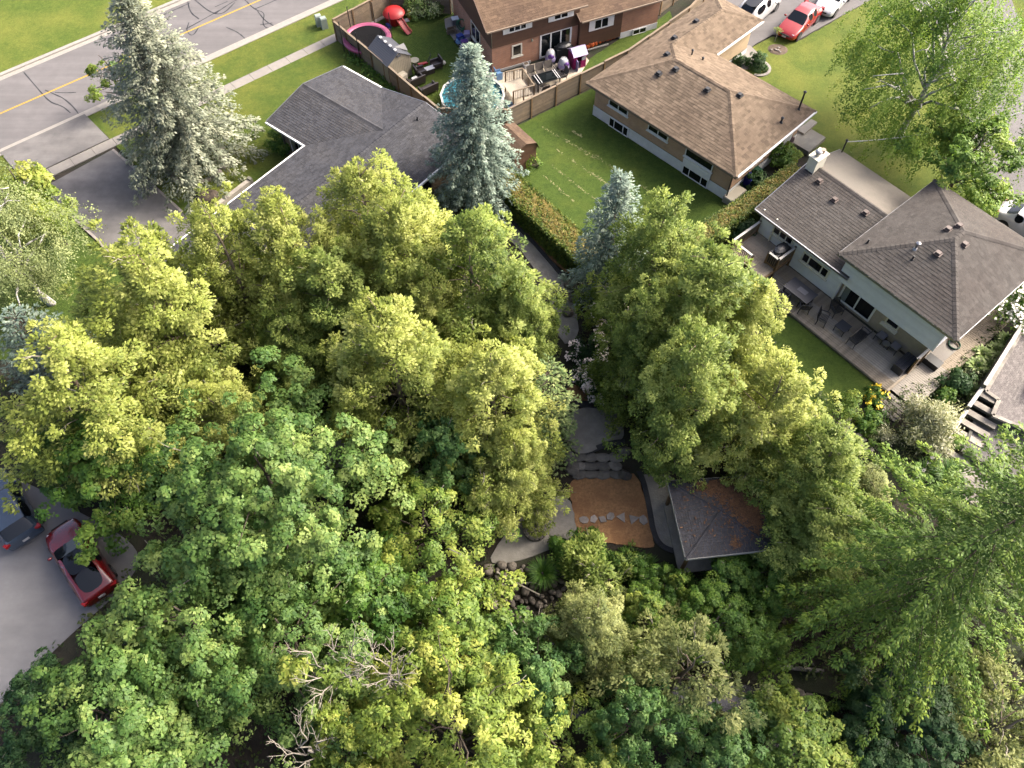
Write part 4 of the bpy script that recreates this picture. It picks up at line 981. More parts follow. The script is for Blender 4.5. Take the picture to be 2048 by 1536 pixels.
def top_at(px, py, H, zgd=None):
    """base of an upright plant of height H whose tip is sighted at px, py"""
    z = 0.0
    for _ in range(6):
        p = P(px, py, z + H); z = float(zg(p[0], p[1]))
    return np.array([p[0], p[1], z])
def px2m(rpx, base, z):
    d = np.array([base[0], base[1], base[2] + z - CAM_H]); zc = d[1] * _ct - d[2] * _st; return rpx * zc / FPX

def bough_spruce(name, label, base, H, R, m, bark, seed, whorls=22, nb=9, droop=.5, pw=.55, z0f=.08, ragged=.25, step=.3, per=20, rc=.34, L=.22, Wd=.075):
    """conifer whose long boughs hang like fingers, each a dense plume of shoots"""
    r = np.random.default_rng(seed); t_ = thing(name, label, 'tree', base); f = Fol(); b = MB(); lf = lump(r)
    b.tube([(0, 0, -.3)] + [(r.normal(0, .04), r.normal(0, .04), H * t) for t in np.linspace(.1, .99, 7)], [.013 * H + .06] + [(.013 * H + .03) * (1 - .93 * t) for t in np.linspace(.1, .99, 7)], 8)
    C, O, RC, TB = [], [], [], []
    for w in range(whorls):
        h = z0f + (.985 - z0f) * (w / (whorls - 1)) ** .9; k = max(5, int(nb * (1 - .4 * h)))
        for j in range(k):
            th = 2 * pi * (j + r.uniform(-.4, .4)) / k + w * 1.3; ln = max(.35, R * (1 - h) ** pw * (1 + ragged * lf(th, h * 2) + r.uniform(-ragged, ragged)))
            out = np.array([cos(th), sin(th), 0]); el = .7 * h - .1; n = max(3, int(ln / step)); ts = np.linspace(.12, 1, n) + r.uniform(-.02, .02, n); tb = r.uniform(.25, .6)
            bend = r.uniform(-.12, .12); sd = np.array([-sin(th), cos(th), 0])
            pts = np.array([[0, 0, H * h]]) + out * (ln * ts)[:, None] + sd * (ln * bend * ts ** 2)[:, None] + np.array([0, 0, 1.0]) * (ln * (el * ts - droop * (1 - .5 * h) * ts ** 2))[:, None]
            b.tube([pts[0] - np.array([0, 0, .03]), pts[n // 2] - np.array([0, 0, .06]), pts[-1] - np.array([0, 0, .05])], [.028, .014, .004], 4)
            d = nrm(np.gradient(pts, axis=0)); C.append(pts + r.normal(0, .06, (n, 3))); O.append(nrm(d + out * .2)); RC.append(rc * (1.15 - .6 * ts) * r.uniform(.8, 1.2, n)); TB.append(np.clip(tb + .3 * (ts - .4), .05, .95))
    C = np.concatenate(C); O = np.concatenate(O); RC = np.concatenate(RC); TB = np.concatenate(TB); N = len(C) * per
    c = np.repeat(C, per, 0); o = np.repeat(O, per, 0); rr = np.repeat(RC, per)[:, None]; dd = rdir(r, N) * np.array([1, 1, .55]); dd[:, 2] -= .12
    pos = c + dd * rr * r.uniform(.1, 1, (N, 1)) ** .7; ax = nrm(o * .9 + dd * .9 + np.array([0, 0, -.15])); nr = nrm(rdir(r, N) * .6 + np.array([0, 0, 1.0])); s_ = .5 + r.uniform(0, 1, N)
    f.add(pos, ax, nr, L * s_, Wd * s_, np.repeat(TB, per) + r.normal(0, .13, N), dd * .8 + o * .3 + np.array([0, 0, .6]))
    b.build('trunk', bark, t_, True, sharp=None); f.build('crown', m, t_); return t_
# ---------------- blue spruces
s1 = top_at(250, 2, 11.7); bough_spruce('blue_spruce', 'large broad blue spruce on the front lawn beside the pavement and road', s1, 11.9, 4.9, M['f_spruce_y'], M['bark'], 101, whorls=25, nb=14, droop=.36, pw=.66, ragged=.13, step=.3, per=26, rc=.5, L=.16, Wd=.08)
s2 = top_at(940, 98, 11.3); bough_spruce('blue_spruce', 'tall conical blue spruce in front of the above ground pool', s2, 11.3, 3.35, M['f_spruce'], M['bark'], 102, whorls=26, nb=13, droop=.4, pw=.66, ragged=.14, step=.27, per=28, rc=.42, L=.15, Wd=.065)
s3 = top_at(1243, 356, 9.5); bough_spruce('blue_spruce', 'slender blue spruce rising beside the clipped hedge and tall cedars', s3, 9.5, 2.7, M['f_spruce'], M['bark'], 103, whorls=19, nb=11, droop=.36, pw=.62, ragged=.14, step=.28, per=24, rc=.4, L=.15, Wd=.065)
s4 = top_at(25, 628, 6.5); spruce('blue_spruce', 'small blue spruce at the left edge behind yellow green cedars', s4, 6.5, 2.6, M['f_spruce'], M['bark'], 104, 'blue spruces', whorls=15, nb=9, droop=.15, pw=.7, q=.2, twl=.38, wq=.3, reps=5)
s5 = top_at(1098, 735, 7.5); spruce('young_spruce', 'pale green young spruce leaning over the dark garden landing', s5, 7.5, 1.75, M['f_spruce_g'], M['bark'], 105, None, whorls=17, nb=8, droop=.3, pw=.55, q=.19, twl=.4, wq=.32, reps=5)
s6 = PG(1752, 1240); bough_spruce('norway_spruce', 'huge drooping spruce with long fingered branches filling the lower right corner', s6, 16.5, 6.9, M['f_norway'], M['bark'], 106, whorls=24, nb=10, droop=.44, pw=.5, step=.27, per=34, rc=.37, L=.13, Wd=.06, ragged=.25)
# ---------------- cedars
CED = [  # apex px, height, crown half width px, label, material
    ((258, 480), 11.5, 160, 'widest yellow green cedar, left of the others, with pale limbs showing', 'f_cedar', 11),
    ((70, 668), 11.0, 160, 'yellow green cedar overhanging the parked cars at the left edge', 'f_cedar', 12),
    ((405, 405), 11.5, 105, 'yellow cedar with a bare leaning trunk in front of the asphalt driveway', 'f_cedar', 13),
    ((545, 372), 11.5, 110, 'yellow cedar standing before the left end of the charcoal roof', 'f_cedar', 14),
    ((712, 318), 11.5, 125, 'tallest looking yellow cedar against the middle of the charcoal roof', 'f_cedar', 15),
    ((790, 400), 11.5, 120, 'yellow cedar between the charcoal roof and the tall blue spruce', 'f_cedar', 16),
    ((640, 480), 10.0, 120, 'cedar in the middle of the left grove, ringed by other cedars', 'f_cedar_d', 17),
    ((950, 432), 11.5, 125, 'green cedar with a cluster of dark stems below the blue spruce', 'f_cedar_d', 18),
    ((762, 618), 11.5, 135, 'yellow green cedar at the centre of the picture, front of the grove', 'f_cedar', 19),
    ((978, 678), 11.5, 124, 'yellow cedar beside the mulch bed with bare branches near its foot', 'f_cedar', 20),
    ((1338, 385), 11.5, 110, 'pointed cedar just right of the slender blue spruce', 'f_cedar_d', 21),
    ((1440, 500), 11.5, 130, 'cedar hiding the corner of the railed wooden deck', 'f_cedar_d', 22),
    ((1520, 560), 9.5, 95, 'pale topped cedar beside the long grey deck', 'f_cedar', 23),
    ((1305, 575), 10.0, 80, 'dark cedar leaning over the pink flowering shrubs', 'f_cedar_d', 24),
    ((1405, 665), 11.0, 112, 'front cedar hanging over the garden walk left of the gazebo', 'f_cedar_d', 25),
    ((1580, 730), 9.5, 112, 'cedar directly behind the dark gazebo roof', 'f_cedar', 26),
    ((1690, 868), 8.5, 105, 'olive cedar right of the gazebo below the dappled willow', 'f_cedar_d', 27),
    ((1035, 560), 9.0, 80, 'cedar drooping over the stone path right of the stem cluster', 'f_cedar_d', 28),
    ((1030, 868), 7.5, 88, 'low cedar overhanging the shaded flagstone patio', 'f_cedar', 29),
]
VAR = {}
def cedar_copy(lab, b0, Hh, R, mm, sd, var, **kw):
    """a cedar of one of a few grown forms, turned and stretched to its own size"""
    if var not in VAR:
        VAR[var] = tree('cedar', 'white_cedar', lab, b0, 11.5, 3.6, M[mm], M['bark_c'], sd, 'cedars of the grove', n=600, per=100, rc=.5, L=.16, Wd=.085, amp=.3, twigs=46, **kw); t_ = VAR[var]
    else: t_ = copy_tree(VAR[var])
    place(t_, b0, (sd * 2.399) % 6.28, (R / 3.6, R / 3.6, Hh / 11.5), lab)
    for c in t_.children:
        if c.name.startswith('crown'): c.material_slots[0].link = 'OBJECT'; c.material_slots[0].material = M[mm]
    return t_
for i, ((ax, ay), Hh, rpx, lab, mm, sd) in enumerate(CED):
    b0 = top_at(ax, ay, Hh); R = px2m(rpx * 1.06, b0, Hh * .4)
    var = 'stems' if sd == 18 else ('bare' if sd in (11, 13, 15, 12) else 'full%d' % (i % 3))
    cedar_copy(lab, b0, Hh, R, mm, sd, var, stems=3 if sd == 18 else 1, z0f=.22 if var[0] in 'sb' else .12)
# ---------------- broadleaf trees
BRD = [  # apex px, H, rpx, label, mat, name, extras
    ((492, 890), 11.0, 212, 'big rounded blue green maple above the red car, largest in the lower left', 'f_maple', 'maple_tree', 41, dict(n=660, per=125, rc=.56, L=.155, Wd=.12)),
    ((335, 1200), 8.5, 155, 'blue green maple below the parking court, left of the dead limbs', 'f_maple', 'maple_tree', 42, dict(n=420, per=120, rc=.55, L=.155, Wd=.12)),
    ((540, 1230), 8.0, 190, 'dull olive green maple with small leaves left of the bare crowned tree', 'f_maple', 'maple_tree', 43, dict(n=420, per=110, rc=.5, L=.14, Wd=.1)),
    ((150, 1410), 7.5, 165, 'dark blue green maple in the bottom left corner', 'f_maple', 'maple_tree', 44, dict(n=360, per=115, rc=.55, L=.155, Wd=.12)),
    ((50, 1395), 4.5, 85, 'dark maple growing at the edge of the grey parking court', 'f_dark', 'maple_tree', 45, dict(n=160, rc=.5, L=.22, Wd=.18)),
    ((845, 1010), 5.5, 125, 'bright green leafy tree left of the river boulders', 'f_bright', 'leafy_tree', 46, dict(n=260, rc=.45, L=.17, Wd=.11)),
    ((880, 850), 7.0, 80, 'slim blue green maple squeezed between two yellow cedars', 'f_maple_b', 'maple_tree', 47, dict(n=120, rc=.5, L=.24, Wd=.2)),
    ((900, 1230), 6.5, 130, 'light green tree just below the boulders of the creek', 'f_bright', 'leafy_tree', 48, dict(n=220, rc=.5, L=.24, Wd=.12)),
    ((1075, 1300), 7.0, 100, 'blue green maple with reddish new leaves left of the olive cedar', 'f_maple_b', 'maple_tree', 49, dict(n=170, rc=.5, L=.22, Wd=.18)),
    ((900, 1425), 9.5, 190, 'brightest yellow green tree along the bottom edge of the picture', 'f_yellow', 'leafy_tree', 50, dict(n=380, per=95, rc=.47, L=.18, Wd=.085)),
    ((1290, 1410), 6.5, 90, 'pale blue green maple at the bottom right of the olive cedar', 'f_maple_b', 'maple_tree', 51, dict(n=150, rc=.5, L=.24, Wd=.2)),
    ((1110, 1480), 5.5, 120, 'yellow flecked small leafed tree at the bottom centre', 'f_bright', 'leafy_tree', 52, dict(n=200, rc=.45, L=.15, Wd=.1)),
    ((1600, 1490), 5.0, 120, 'bright green tree at the bottom beside the dark creek bed', 'f_bright', 'leafy_tree', 53, dict(n=200, rc=.45, L=.2, Wd=.12)),
    ((1470, 1500), 5.0, 100, 'soft blue green maple left of the bright tree at the bottom', 'f_maple_b', 'maple_tree', 54, dict(n=150, rc=.5, L=.22, Wd=.18)),
    ((1985, 245), 7.0, 105, 'light green street maple at the right edge above the grey roof', 'f_birch', 'maple_tree', 55, dict(n=220, rc=.5, L=.2, Wd=.15)),
    ((195, 95), 4.5, 40, 'small yellow green tree peeping from behind the large blue spruce', 'f_bright', 'leafy_tree', 56, dict(n=70, rc=.35, L=.16, Wd=.11)),
    ((0, 308), 7.5, 48, 'yellow green tree at the left edge above the white trunked birch', 'f_yellow', 'leafy_tree', 57, dict(n=200, rc=.45, L=.17, Wd=.12)),
    ((1360, 1165), 3.6, 32, 'narrow bright sapling right of the olive shrub by the creek', 'f_bright', 'sapling', 58, dict(n=45, rc=.3, L=.18, Wd=.11)),
    ((720, 1180), 6.0, 120, 'plain green tree between the big maple and the light green one', 'f_green', 'leafy_tree', 59, dict(n=190, rc=.5, L=.19, Wd=.13)),
    ((620, 1340), 8.0, 95, 'half bare tree with yellow green leaves and grey dead limbs', 'f_yellow', 'leafy_tree', 60, dict(n=90, rc=.42, L=.22, Wd=.11, twigs=0)),
    ((660, 1470), 7.0, 90, 'thin yellow green tree at the bottom with bare grey twigs', 'f_yellow', 'leafy_tree', 61, dict(n=80, rc=.4, L=.22, Wd=.11)),
]
BVAR = {}
def broad_copy(nm, lab, b0, Hh, R, mm, sd, group, fine=False):
    """a small broadleaf tree of one of a few grown forms, turned and stretched to its own size"""
    var = (sd % 3, fine)
    if var not in BVAR:
        BVAR[var] = t_ = tree('broad', nm, lab, b0, 6.0, 2.6, M[mm], M['bark'], sd, group, n=235, per=110, rc=.44, L=.125 if fine else .16, Wd=.08 if fine else .105, mode='broad', prof='broad', z0f=.14, twigs=12, tilt=.15, limbs=22, amp=.28)
    else: t_ = copy_tree(BVAR[var]); t_.name = nm
    place(t_, b0, (sd * 2.399) % 6.28, (R / 2.6, R / 2.6, Hh / 6.0), lab); t_['group'] = group
    for c in t_.children:
        if c.name.startswith('crown'): c.material_slots[0].link = 'OBJECT'; c.material_slots[0].material = M[mm]
for (ax, ay), Hh, rpx, lab, mm, nm, sd, kw in BRD:
    b0 = top_at(ax, ay, Hh); R = px2m(rpx, b0, Hh * .5)
    if Hh <= 7.0 and sd not in (55, 56, 57): broad_copy(nm, lab, b0, Hh, R, mm, sd, 'broadleaf trees', kw.get('L', .2) < .18); continue
    k = dict(per=62, mode='broad', prof='broad', z0f=.18, twigs=10, tilt=.15, limbs=24, amp=.26); k.update(kw)
    tree('broad', nm, lab, b0, Hh, R, M[mm], M['bark'], sd, 'broadleaf trees', **k)
for (ax, ay), Hh, rpx, lab, mm, sd, kw in (
    ((1195, 1225), 7.0, 95, 'olive feathery cedar standing in the creek bank at the lower centre', 'f_olive', 71, {}),
    ((1400, 1310), 7.0, 135, 'broad olive grey willow with visible twigs at the lower right centre', 'f_olive', 72, dict(prof='broad')),
    ((1205, 1140), 3.2, 75, 'low dark olive juniper between the creek boulders and the garden walk', 'f_cedar_d', 73, dict(prof='broad')),
    ((1460, 1140), 3.2, 75, 'dark green bushy tree hiding the near corner of the gazebo', 'f_green', 74, dict(prof='broad', mode='broad', L=.18, Wd=.12)),
    ((1330, 1165), 3.0, 60, 'dark green bush under the mulch bed beside the narrow sapling', 'f_green', 75, dict(prof='broad', mode='broad', L=.16, Wd=.1)),
    ((1560, 1120), 4.0, 70, 'dark green bush right of the gazebo front edge', 'f_green', 76, dict(prof='broad', mode='broad', L=.17, Wd=.11)),
    ((1680, 1010), 6.5, 120, 'dense olive cedar between the gazebo and the huge spruce', 'f_cedar_d', 77, {}),
    ((1440, 1230), 4.5, 90, 'small leafed dark tree above the olive grey willow', 'f_green', 78, dict(prof='broad', mode='broad', L=.15, Wd=.1)),
    ((1300, 1230), 4.5, 75, 'mid green bush right of the olive cedar on the creek bank', 'f_bright', 79, dict(prof='broad', mode='broad', L=.17, Wd=.11)),
    ((1545, 1260), 2.6, 50, 'round green bush beside the bare dark soil patch', 'f_green', 80, dict(prof='broad', mode='broad', L=.15, Wd=.1, twigs=0)),
    ((170, 885), 6.0, 125, 'dark green tree under the cedar, covering the front of the red car', 'f_green', 81, dict(prof='broad', mode='broad', L=.2, Wd=.13)),
    ((1590, 860), 5.0, 75, 'deep green cedar pressed against the back of the gazebo roof', 'f_cedar_d', 82, {}),
    ((1740, 950), 5.0, 80, 'grey olive cedar at the foot of the timber steps', 'f_olive', 83, {}),
    ((410, 780), 6.5, 110, 'sparse cedar with many bare grey twigs behind the big maple', 'f_cedar', 84, dict(twigs=80)),
    ((560, 620), 7.0, 90, 'shaded cedar beside the leaning bare trunk in the grove', 'f_cedar_d', 85, {}),
    ((850, 560), 8.5, 90, 'cedar behind the central one with twiggy grey ends', 'f_cedar', 86, dict(twigs=60)),
    ((1880, 1440), 4.5, 120, 'dark undertree below the huge spruce in the lower right', 'f_dark', 87, dict(prof='broad', mode='broad', L=.2, Wd=.13)),
    ((2070, 1430), 6.0, 110, 'olive tree at the right edge below the huge spruce', 'f_olive', 88, dict(prof='broad')),
    ((1760, 1500), 3.5, 80, 'low dark bush at the bottom right beside the creek', 'f_dark', 89, dict(prof='broad', mode='broad', L=.17, Wd=.11)),
):
    b0 = top_at(ax, ay, Hh); R = px2m(rpx, b0, Hh * .45)
    if kw.get('mode') == 'broad': broad_copy('leafy_tree', lab, b0, Hh, R, mm, sd, 'trees of the ravine', kw.get('L', .2) < .17)
    elif kw.get('prof') == 'broad': tree('cedar', 'willow', lab, b0, Hh, R, M[mm], M['bark_c'], sd, 'trees of the ravine', n=int(70 * R + 40), per=70, rc=.44, L=.17, Wd=.075, twigs=26, z0f=.08, limbs=14, prof='broad')
    else: t_ = cedar_copy(lab, b0, Hh, R, mm, sd, 'full%d' % (sd % 3)); t_['group'] = 'trees of the ravine'
# ---------------- birches
bb = top_at(1945, -8, 10.5); birch('birch_tree', 'tall weeping birch with white limbs on the right front lawn', bb, 10.5, px2m(178, bb, 6), M['f_birch'], 121, 'birches', strands=1000, z0f=.3, hangl=1.8, per=56, L=.13)
bl = PG(108, 608); birch('birch_tree', 'grey green birch with a white trunk at the left edge', bl, 9.5, px2m(140, bl, 5), M['f_birch_g'], 122, 'birches', strands=1000, z0f=.28, L=.105, lean=(-1.8, .6), hangl=1.3, per=44)
# ---------------- dead limbs on the half bare tree and its neighbour
def snag(name, label, base, H, R, seed, parts=9):
    r = np.random.default_rng(seed); t_ = thing(name, label, 'dead tree', base); b = MB()
    b.tube([(0, 0, -.3), (.1, 0, H * .3), (0, .1, H * .6), (0, 0, H * .8)], [.16, .13, .09, .05], 7); b.build('trunk', M['bark_d'], t_, True, sharp=None)
    tw = MB()
    for k in range(parts):
        th = 2 * pi * k / parts + r.uniform(-.3, .3); e = np.array([R * cos(th) * r.uniform(.6, 1), R * sin(th) * r.uniform(.6, 1), H * r.uniform(.85, 1.05)])
        pts = limb(tw, (0, 0, H * r.uniform(.45, .75)), e, .045, .014, r, -.05, 6)
        for p in pts[2:]:
            for _ in range(2):
                d = nrm((np.array([cos(th), sin(th), 1.0]) + rdir(r, 1)[0] * 1.0)[None])[0]; q = limb(tw, p, p + d * r.uniform(.35, .8), .015, .006, r, .06, 4)
                for _ in range(2): d2 = nrm((d + rdir(r, 1)[0] * .9)[None])[0]; limb(tw, q[2], q[2] + d2 * r.uniform(.2, .4), .009, .004, r, .04, 3)
    o = tw.build('limbs', M['bark_d'], t_, True, sharp=None); o['kind'] = 'stuff'; return t_
snag('dead_tree', 'bare grey dead crown with spiky twigs, left one of the two', top_at(660, 1320, 9.0), 9.0, 1.35, 131, 7)
snag('dead_tree', 'bare grey dead crown with spiky twigs, right one of the two', top_at(765, 1325, 9.0), 9.0, .9, 132, 6)
snag('dead_tree', 'bare grey dead twigs standing at the bottom edge of the picture', top_at(600, 1490, 7.4), 7.4, .7, 133, 4)
# ---------------- hedges: clipped boxes of leaves, brown on the sheared top
def hedge(label, a, c, w, h, seed, n=9000):
    r = np.random.default_rng(seed); a = np.array(a[:2]); c = np.array(c[:2]); L = np.linalg.norm(c - a); d = (c - a) / L
    t_ = thing('hedge', label, 'hedge', (*a, 0), atan2(d[1], d[0]), 'clipped hedges'); lf = lump(r); f = Fol(); g = Fol()
    x = r.uniform(0, L, n); s = r.choice([-1, 1], n); z = r.uniform(0.05, h, n); y = s * (w / 2 + .1 * lf(x * 1.3, z * 2) - .12 * r.uniform(0, 1, n))
    pos = np.stack([x, y, z], 1); N = np.stack([0 * x, s, 0 * x + .3], 1)
    f.add(pos, rdir(r, n) + N * .5, N + rdir(r, n) * .7, r.uniform(.1, .2, n), r.uniform(.07, .12, n), r.uniform(.1, .9, n))
    m = n; x = r.uniform(0, L, m); y = r.uniform(-w / 2, w / 2, m); z = h + .07 * lf(x * 2, y) - .16 * r.uniform(0, 1, m) - .1 * (np.abs(y) / (w / 2)) ** 4
    t = np.clip(.5 + .35 * lf(x * 1.7 + 2, y * 1.5) + r.normal(0, .2, m) - .25 * (np.abs(y) > w * .36), 0, 1); pos = np.stack([x, y, z], 1)
    k = t > .42
    g.add(pos[k], rdir(r, k.sum()) + np.array([0, 0, .3]), rdir(r, k.sum()) * .7 + np.array([0, 0, 1]), r.uniform(.08, .16, k.sum()), r.uniform(.05, .09, k.sum()), t[k]); k = ~k
    f.add(pos[k], rdir(r, k.sum()) + np.array([0, 0, .4]), rdir(r, k.sum()) * .7 + np.array([0, 0, 1]), r.uniform(.1, .18, k.sum()), r.uniform(.06, .1, k.sum()), r.uniform(.3, 1, k.sum()))
    e = 700; z = r.uniform(0, h, e); y = r.uniform(-w / 2, w / 2, e); x = np.where(r.uniform(0, 1, e) < .5, 0, L); pos = np.stack([x, y, z], 1)
    f.add(pos, rdir(r, e), rdir(r, e), r.uniform(.1, .2, e), r.uniform(.07, .12, e), r.uniform(.1, .9, e))
    cb = MB(); cb.box((L / 2, 0, h * .45), (L - .3, w - .42, h * .8)); cb.build('branch_core', M['bark'], t_)
    f.build('side_foliage', M['f_hedge'], t_); g.build('sheared_top', M['f_hedge_top'], t_)
hedge('clipped hedge with browned top along the garden path below the blue spruce', P(1000, 345, 1.7), P(1185, 515, 1.7), 1.75, 1.75, 141, 11000)
hedge('clipped hedge with browned top between the tan house and the grey house', P(1385, 480, 1.7), P(1600, 335, 1.7), 1.25, 1.75, 142, 9000)
# ---------------- shrubs and garden plants
SH = [  # px, py, R, H, label, mat, kwargs
    (572, 295, .85, 1.3, 'dark green shrub tucked into the corner of the charcoal roofed house', 'f_green', {}),
    (853, 30, 1.3, 1.5, 'pale variegated shrub against the back board fence', 'f_hosta', dict(L=.15, Wd=.09, n=70, per=90)),
    (1512, 135, .62, 1.6, 'dark conical clipped yew beside the tan garage walk', 'f_dark', dict(prof='cone', L=.09, Wd=.05, mode='cedar', n=110, rc=.17, amp=.05)),
    (1478, 128, .35, .7, 'small round clipped yew next to the conical one', 'f_dark', dict(L=.09, Wd=.05, mode='cedar')),
    (2038, 650, 1.9, 2.6, 'white blossoming shrub at the right edge below the grey roof', 'f_green', dict(flowers='b_white', nfl=420, fl_size=.16, n=80)),
    (1845, 875, 1.75, 2.2, 'dappled cream and green willow shrub below the long deck', 'f_willow', dict(L=.19, Wd=.055, n=120, mode='fine', per=90)),
    (1700, 825, 1.0, 1.1, 'fresh yellow green spirea at the corner of the deck lawn', 'f_bright', dict(L=.13, Wd=.06)),
    (1747, 805, .55, .7, 'yellow flowering plant between the spirea and the willow shrub', 'f_green', dict(flowers='b_yellow', nfl=90, fl_size=.13, n=20)),
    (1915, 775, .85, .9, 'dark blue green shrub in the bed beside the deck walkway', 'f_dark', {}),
    (1895, 800, .6, .6, 'low dark green shrub in front of the blue green one by the walkway', 'f_green', {}),
    (1745, 855, .6, .7, 'small dark green shrub left of the dappled willow', 'f_green', {}),
    (1760, 880, .7, .6, 'silvery low shrub at the foot of the dappled willow', 'f_willow', dict(mode='fine', L=.1, Wd=.04)),
    (1075, 335, .9, 1.7, 'thin yellow green sapling on the lawn by the brown shed', 'f_bright', dict(n=16, per=40, rc=.28, L=.14, Wd=.08)),
    (1545, 330, .95, 1.6, 'dark leafy shrub under the eave between the two neighbouring houses', 'f_green', dict()),
    (1575, 320, .8, 1.1, 'bright green shrub beside the chimney end of the hedge', 'f_bright', dict()),
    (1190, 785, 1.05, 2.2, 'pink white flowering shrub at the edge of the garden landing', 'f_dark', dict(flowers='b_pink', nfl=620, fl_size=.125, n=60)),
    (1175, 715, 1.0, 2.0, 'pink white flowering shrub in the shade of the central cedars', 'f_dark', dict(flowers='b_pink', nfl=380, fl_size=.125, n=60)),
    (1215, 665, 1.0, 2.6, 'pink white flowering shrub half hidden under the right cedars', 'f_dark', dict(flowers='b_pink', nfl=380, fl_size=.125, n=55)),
    (1130, 1115, .8, 1.3, 'rounded green shrub on the rim of the flagstone patio', 'f_green', dict(L=.13, Wd=.07, n=60)),
    (1185, 1105, .9, 1.2, 'rounded green shrub below the middle of the mulch bed', 'f_green', dict(L=.12, Wd=.06, n=60)),
    (1255, 1125, 1.0, 1.0, 'low green shrub below the right half of the mulch bed', 'f_grassy', dict(L=.14, Wd=.05, n=60, mode='cedar')),
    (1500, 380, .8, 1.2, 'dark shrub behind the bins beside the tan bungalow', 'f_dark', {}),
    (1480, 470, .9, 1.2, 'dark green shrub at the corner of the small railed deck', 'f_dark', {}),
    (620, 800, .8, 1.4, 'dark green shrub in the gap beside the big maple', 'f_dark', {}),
    (590, 900, .9, 1.0, 'grey blue groundcover juniper in the shaded gap of the grove', 'f_spruce', dict(mode='cedar')),
]
for i, (px, py, R, Hh, lab, mm, kw) in enumerate(SH):
    c = PG(px, py); kw = dict(kw)
    if 'flowers' in kw: kw['flowers'] = M[kw['flowers']]
    shrub('shrub', lab, c, R, Hh, M[mm], 200 + i, **kw)
for i, (px, py, lab) in enumerate(((2010, 685, 'variegated hosta highest in the bed, nearest the white blossoming shrub'), (1990, 705, 'variegated hosta second from the white blossoming shrub'), (1962, 712, 'variegated hosta against the deck walkway edge'), (1948, 737, 'largest cream edged hosta in the middle of the bed'), (1975, 735, 'variegated hosta close to the timber wall'), (1942, 785, 'variegated hosta beside the dark blue green shrub'))):
    tuft('hosta', lab, PG(px, py), .72, .6, M['f_hosta'], 300 + i, 150, .085, group='hostas in the side bed')
tuft('ornamental_grass', 'big fountain of green grass leaning over the river boulders', PG(1085, 1150), 1.0, 1.1, M['f_grassy'], 320, 420, .022)
tuft('ornamental_grass', 'fountain grass clump at the foot of the timber steps', PG(1890, 955), 1.2, 1.0, M['f_grassy'], 321, 380, .03)
tuft('ornamental_grass', 'clump of green day lily leaves below the dappled willow', PG(1845, 945), .9, .8, M['f_grassy'], 322, 220, .025)
tuft('ornamental_grass', 'grassy fringe right of the fountain grass along the mulch bed', PG(1290, 1140), 1.0, .7, M['f_grassy'], 323, 300, .02)
# ---------------- undergrowth: nobody could count it
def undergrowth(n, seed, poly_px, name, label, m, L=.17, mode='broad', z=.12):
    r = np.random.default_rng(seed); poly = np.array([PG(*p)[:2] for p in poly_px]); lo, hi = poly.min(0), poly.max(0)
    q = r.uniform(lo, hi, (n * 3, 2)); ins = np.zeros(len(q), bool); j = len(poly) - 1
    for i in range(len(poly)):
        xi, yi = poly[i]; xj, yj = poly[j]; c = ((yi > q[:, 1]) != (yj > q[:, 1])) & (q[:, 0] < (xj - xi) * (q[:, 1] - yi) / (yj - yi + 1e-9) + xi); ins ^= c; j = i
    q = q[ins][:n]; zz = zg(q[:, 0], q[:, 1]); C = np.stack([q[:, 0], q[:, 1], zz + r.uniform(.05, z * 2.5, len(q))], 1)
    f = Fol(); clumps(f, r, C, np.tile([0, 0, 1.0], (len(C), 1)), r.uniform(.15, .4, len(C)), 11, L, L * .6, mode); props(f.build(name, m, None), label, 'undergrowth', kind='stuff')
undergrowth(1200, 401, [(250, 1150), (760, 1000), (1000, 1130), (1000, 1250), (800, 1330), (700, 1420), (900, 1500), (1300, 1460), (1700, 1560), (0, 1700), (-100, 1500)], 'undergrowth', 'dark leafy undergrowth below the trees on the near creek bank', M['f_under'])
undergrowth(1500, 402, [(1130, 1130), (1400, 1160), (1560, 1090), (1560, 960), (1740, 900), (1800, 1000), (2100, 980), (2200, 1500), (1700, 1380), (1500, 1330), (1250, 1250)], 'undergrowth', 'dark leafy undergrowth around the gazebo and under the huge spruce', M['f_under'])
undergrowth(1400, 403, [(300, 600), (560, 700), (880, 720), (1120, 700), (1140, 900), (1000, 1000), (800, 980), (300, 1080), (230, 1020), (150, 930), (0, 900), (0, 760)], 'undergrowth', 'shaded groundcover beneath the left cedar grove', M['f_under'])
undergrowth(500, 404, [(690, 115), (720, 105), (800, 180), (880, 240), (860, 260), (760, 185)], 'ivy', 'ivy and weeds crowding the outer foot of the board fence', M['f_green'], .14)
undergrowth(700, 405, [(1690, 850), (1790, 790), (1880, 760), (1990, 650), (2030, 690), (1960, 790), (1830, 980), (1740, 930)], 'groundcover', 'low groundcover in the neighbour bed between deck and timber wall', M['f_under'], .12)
undergrowth(900, 406, [(1160, 560), (1300, 520), (1500, 640), (1700, 860), (1540, 930), (1260, 880), (1240, 800), (1160, 780)], 'groundcover', 'shaded groundcover beneath the right cedar grove', M['f_under'], .15)
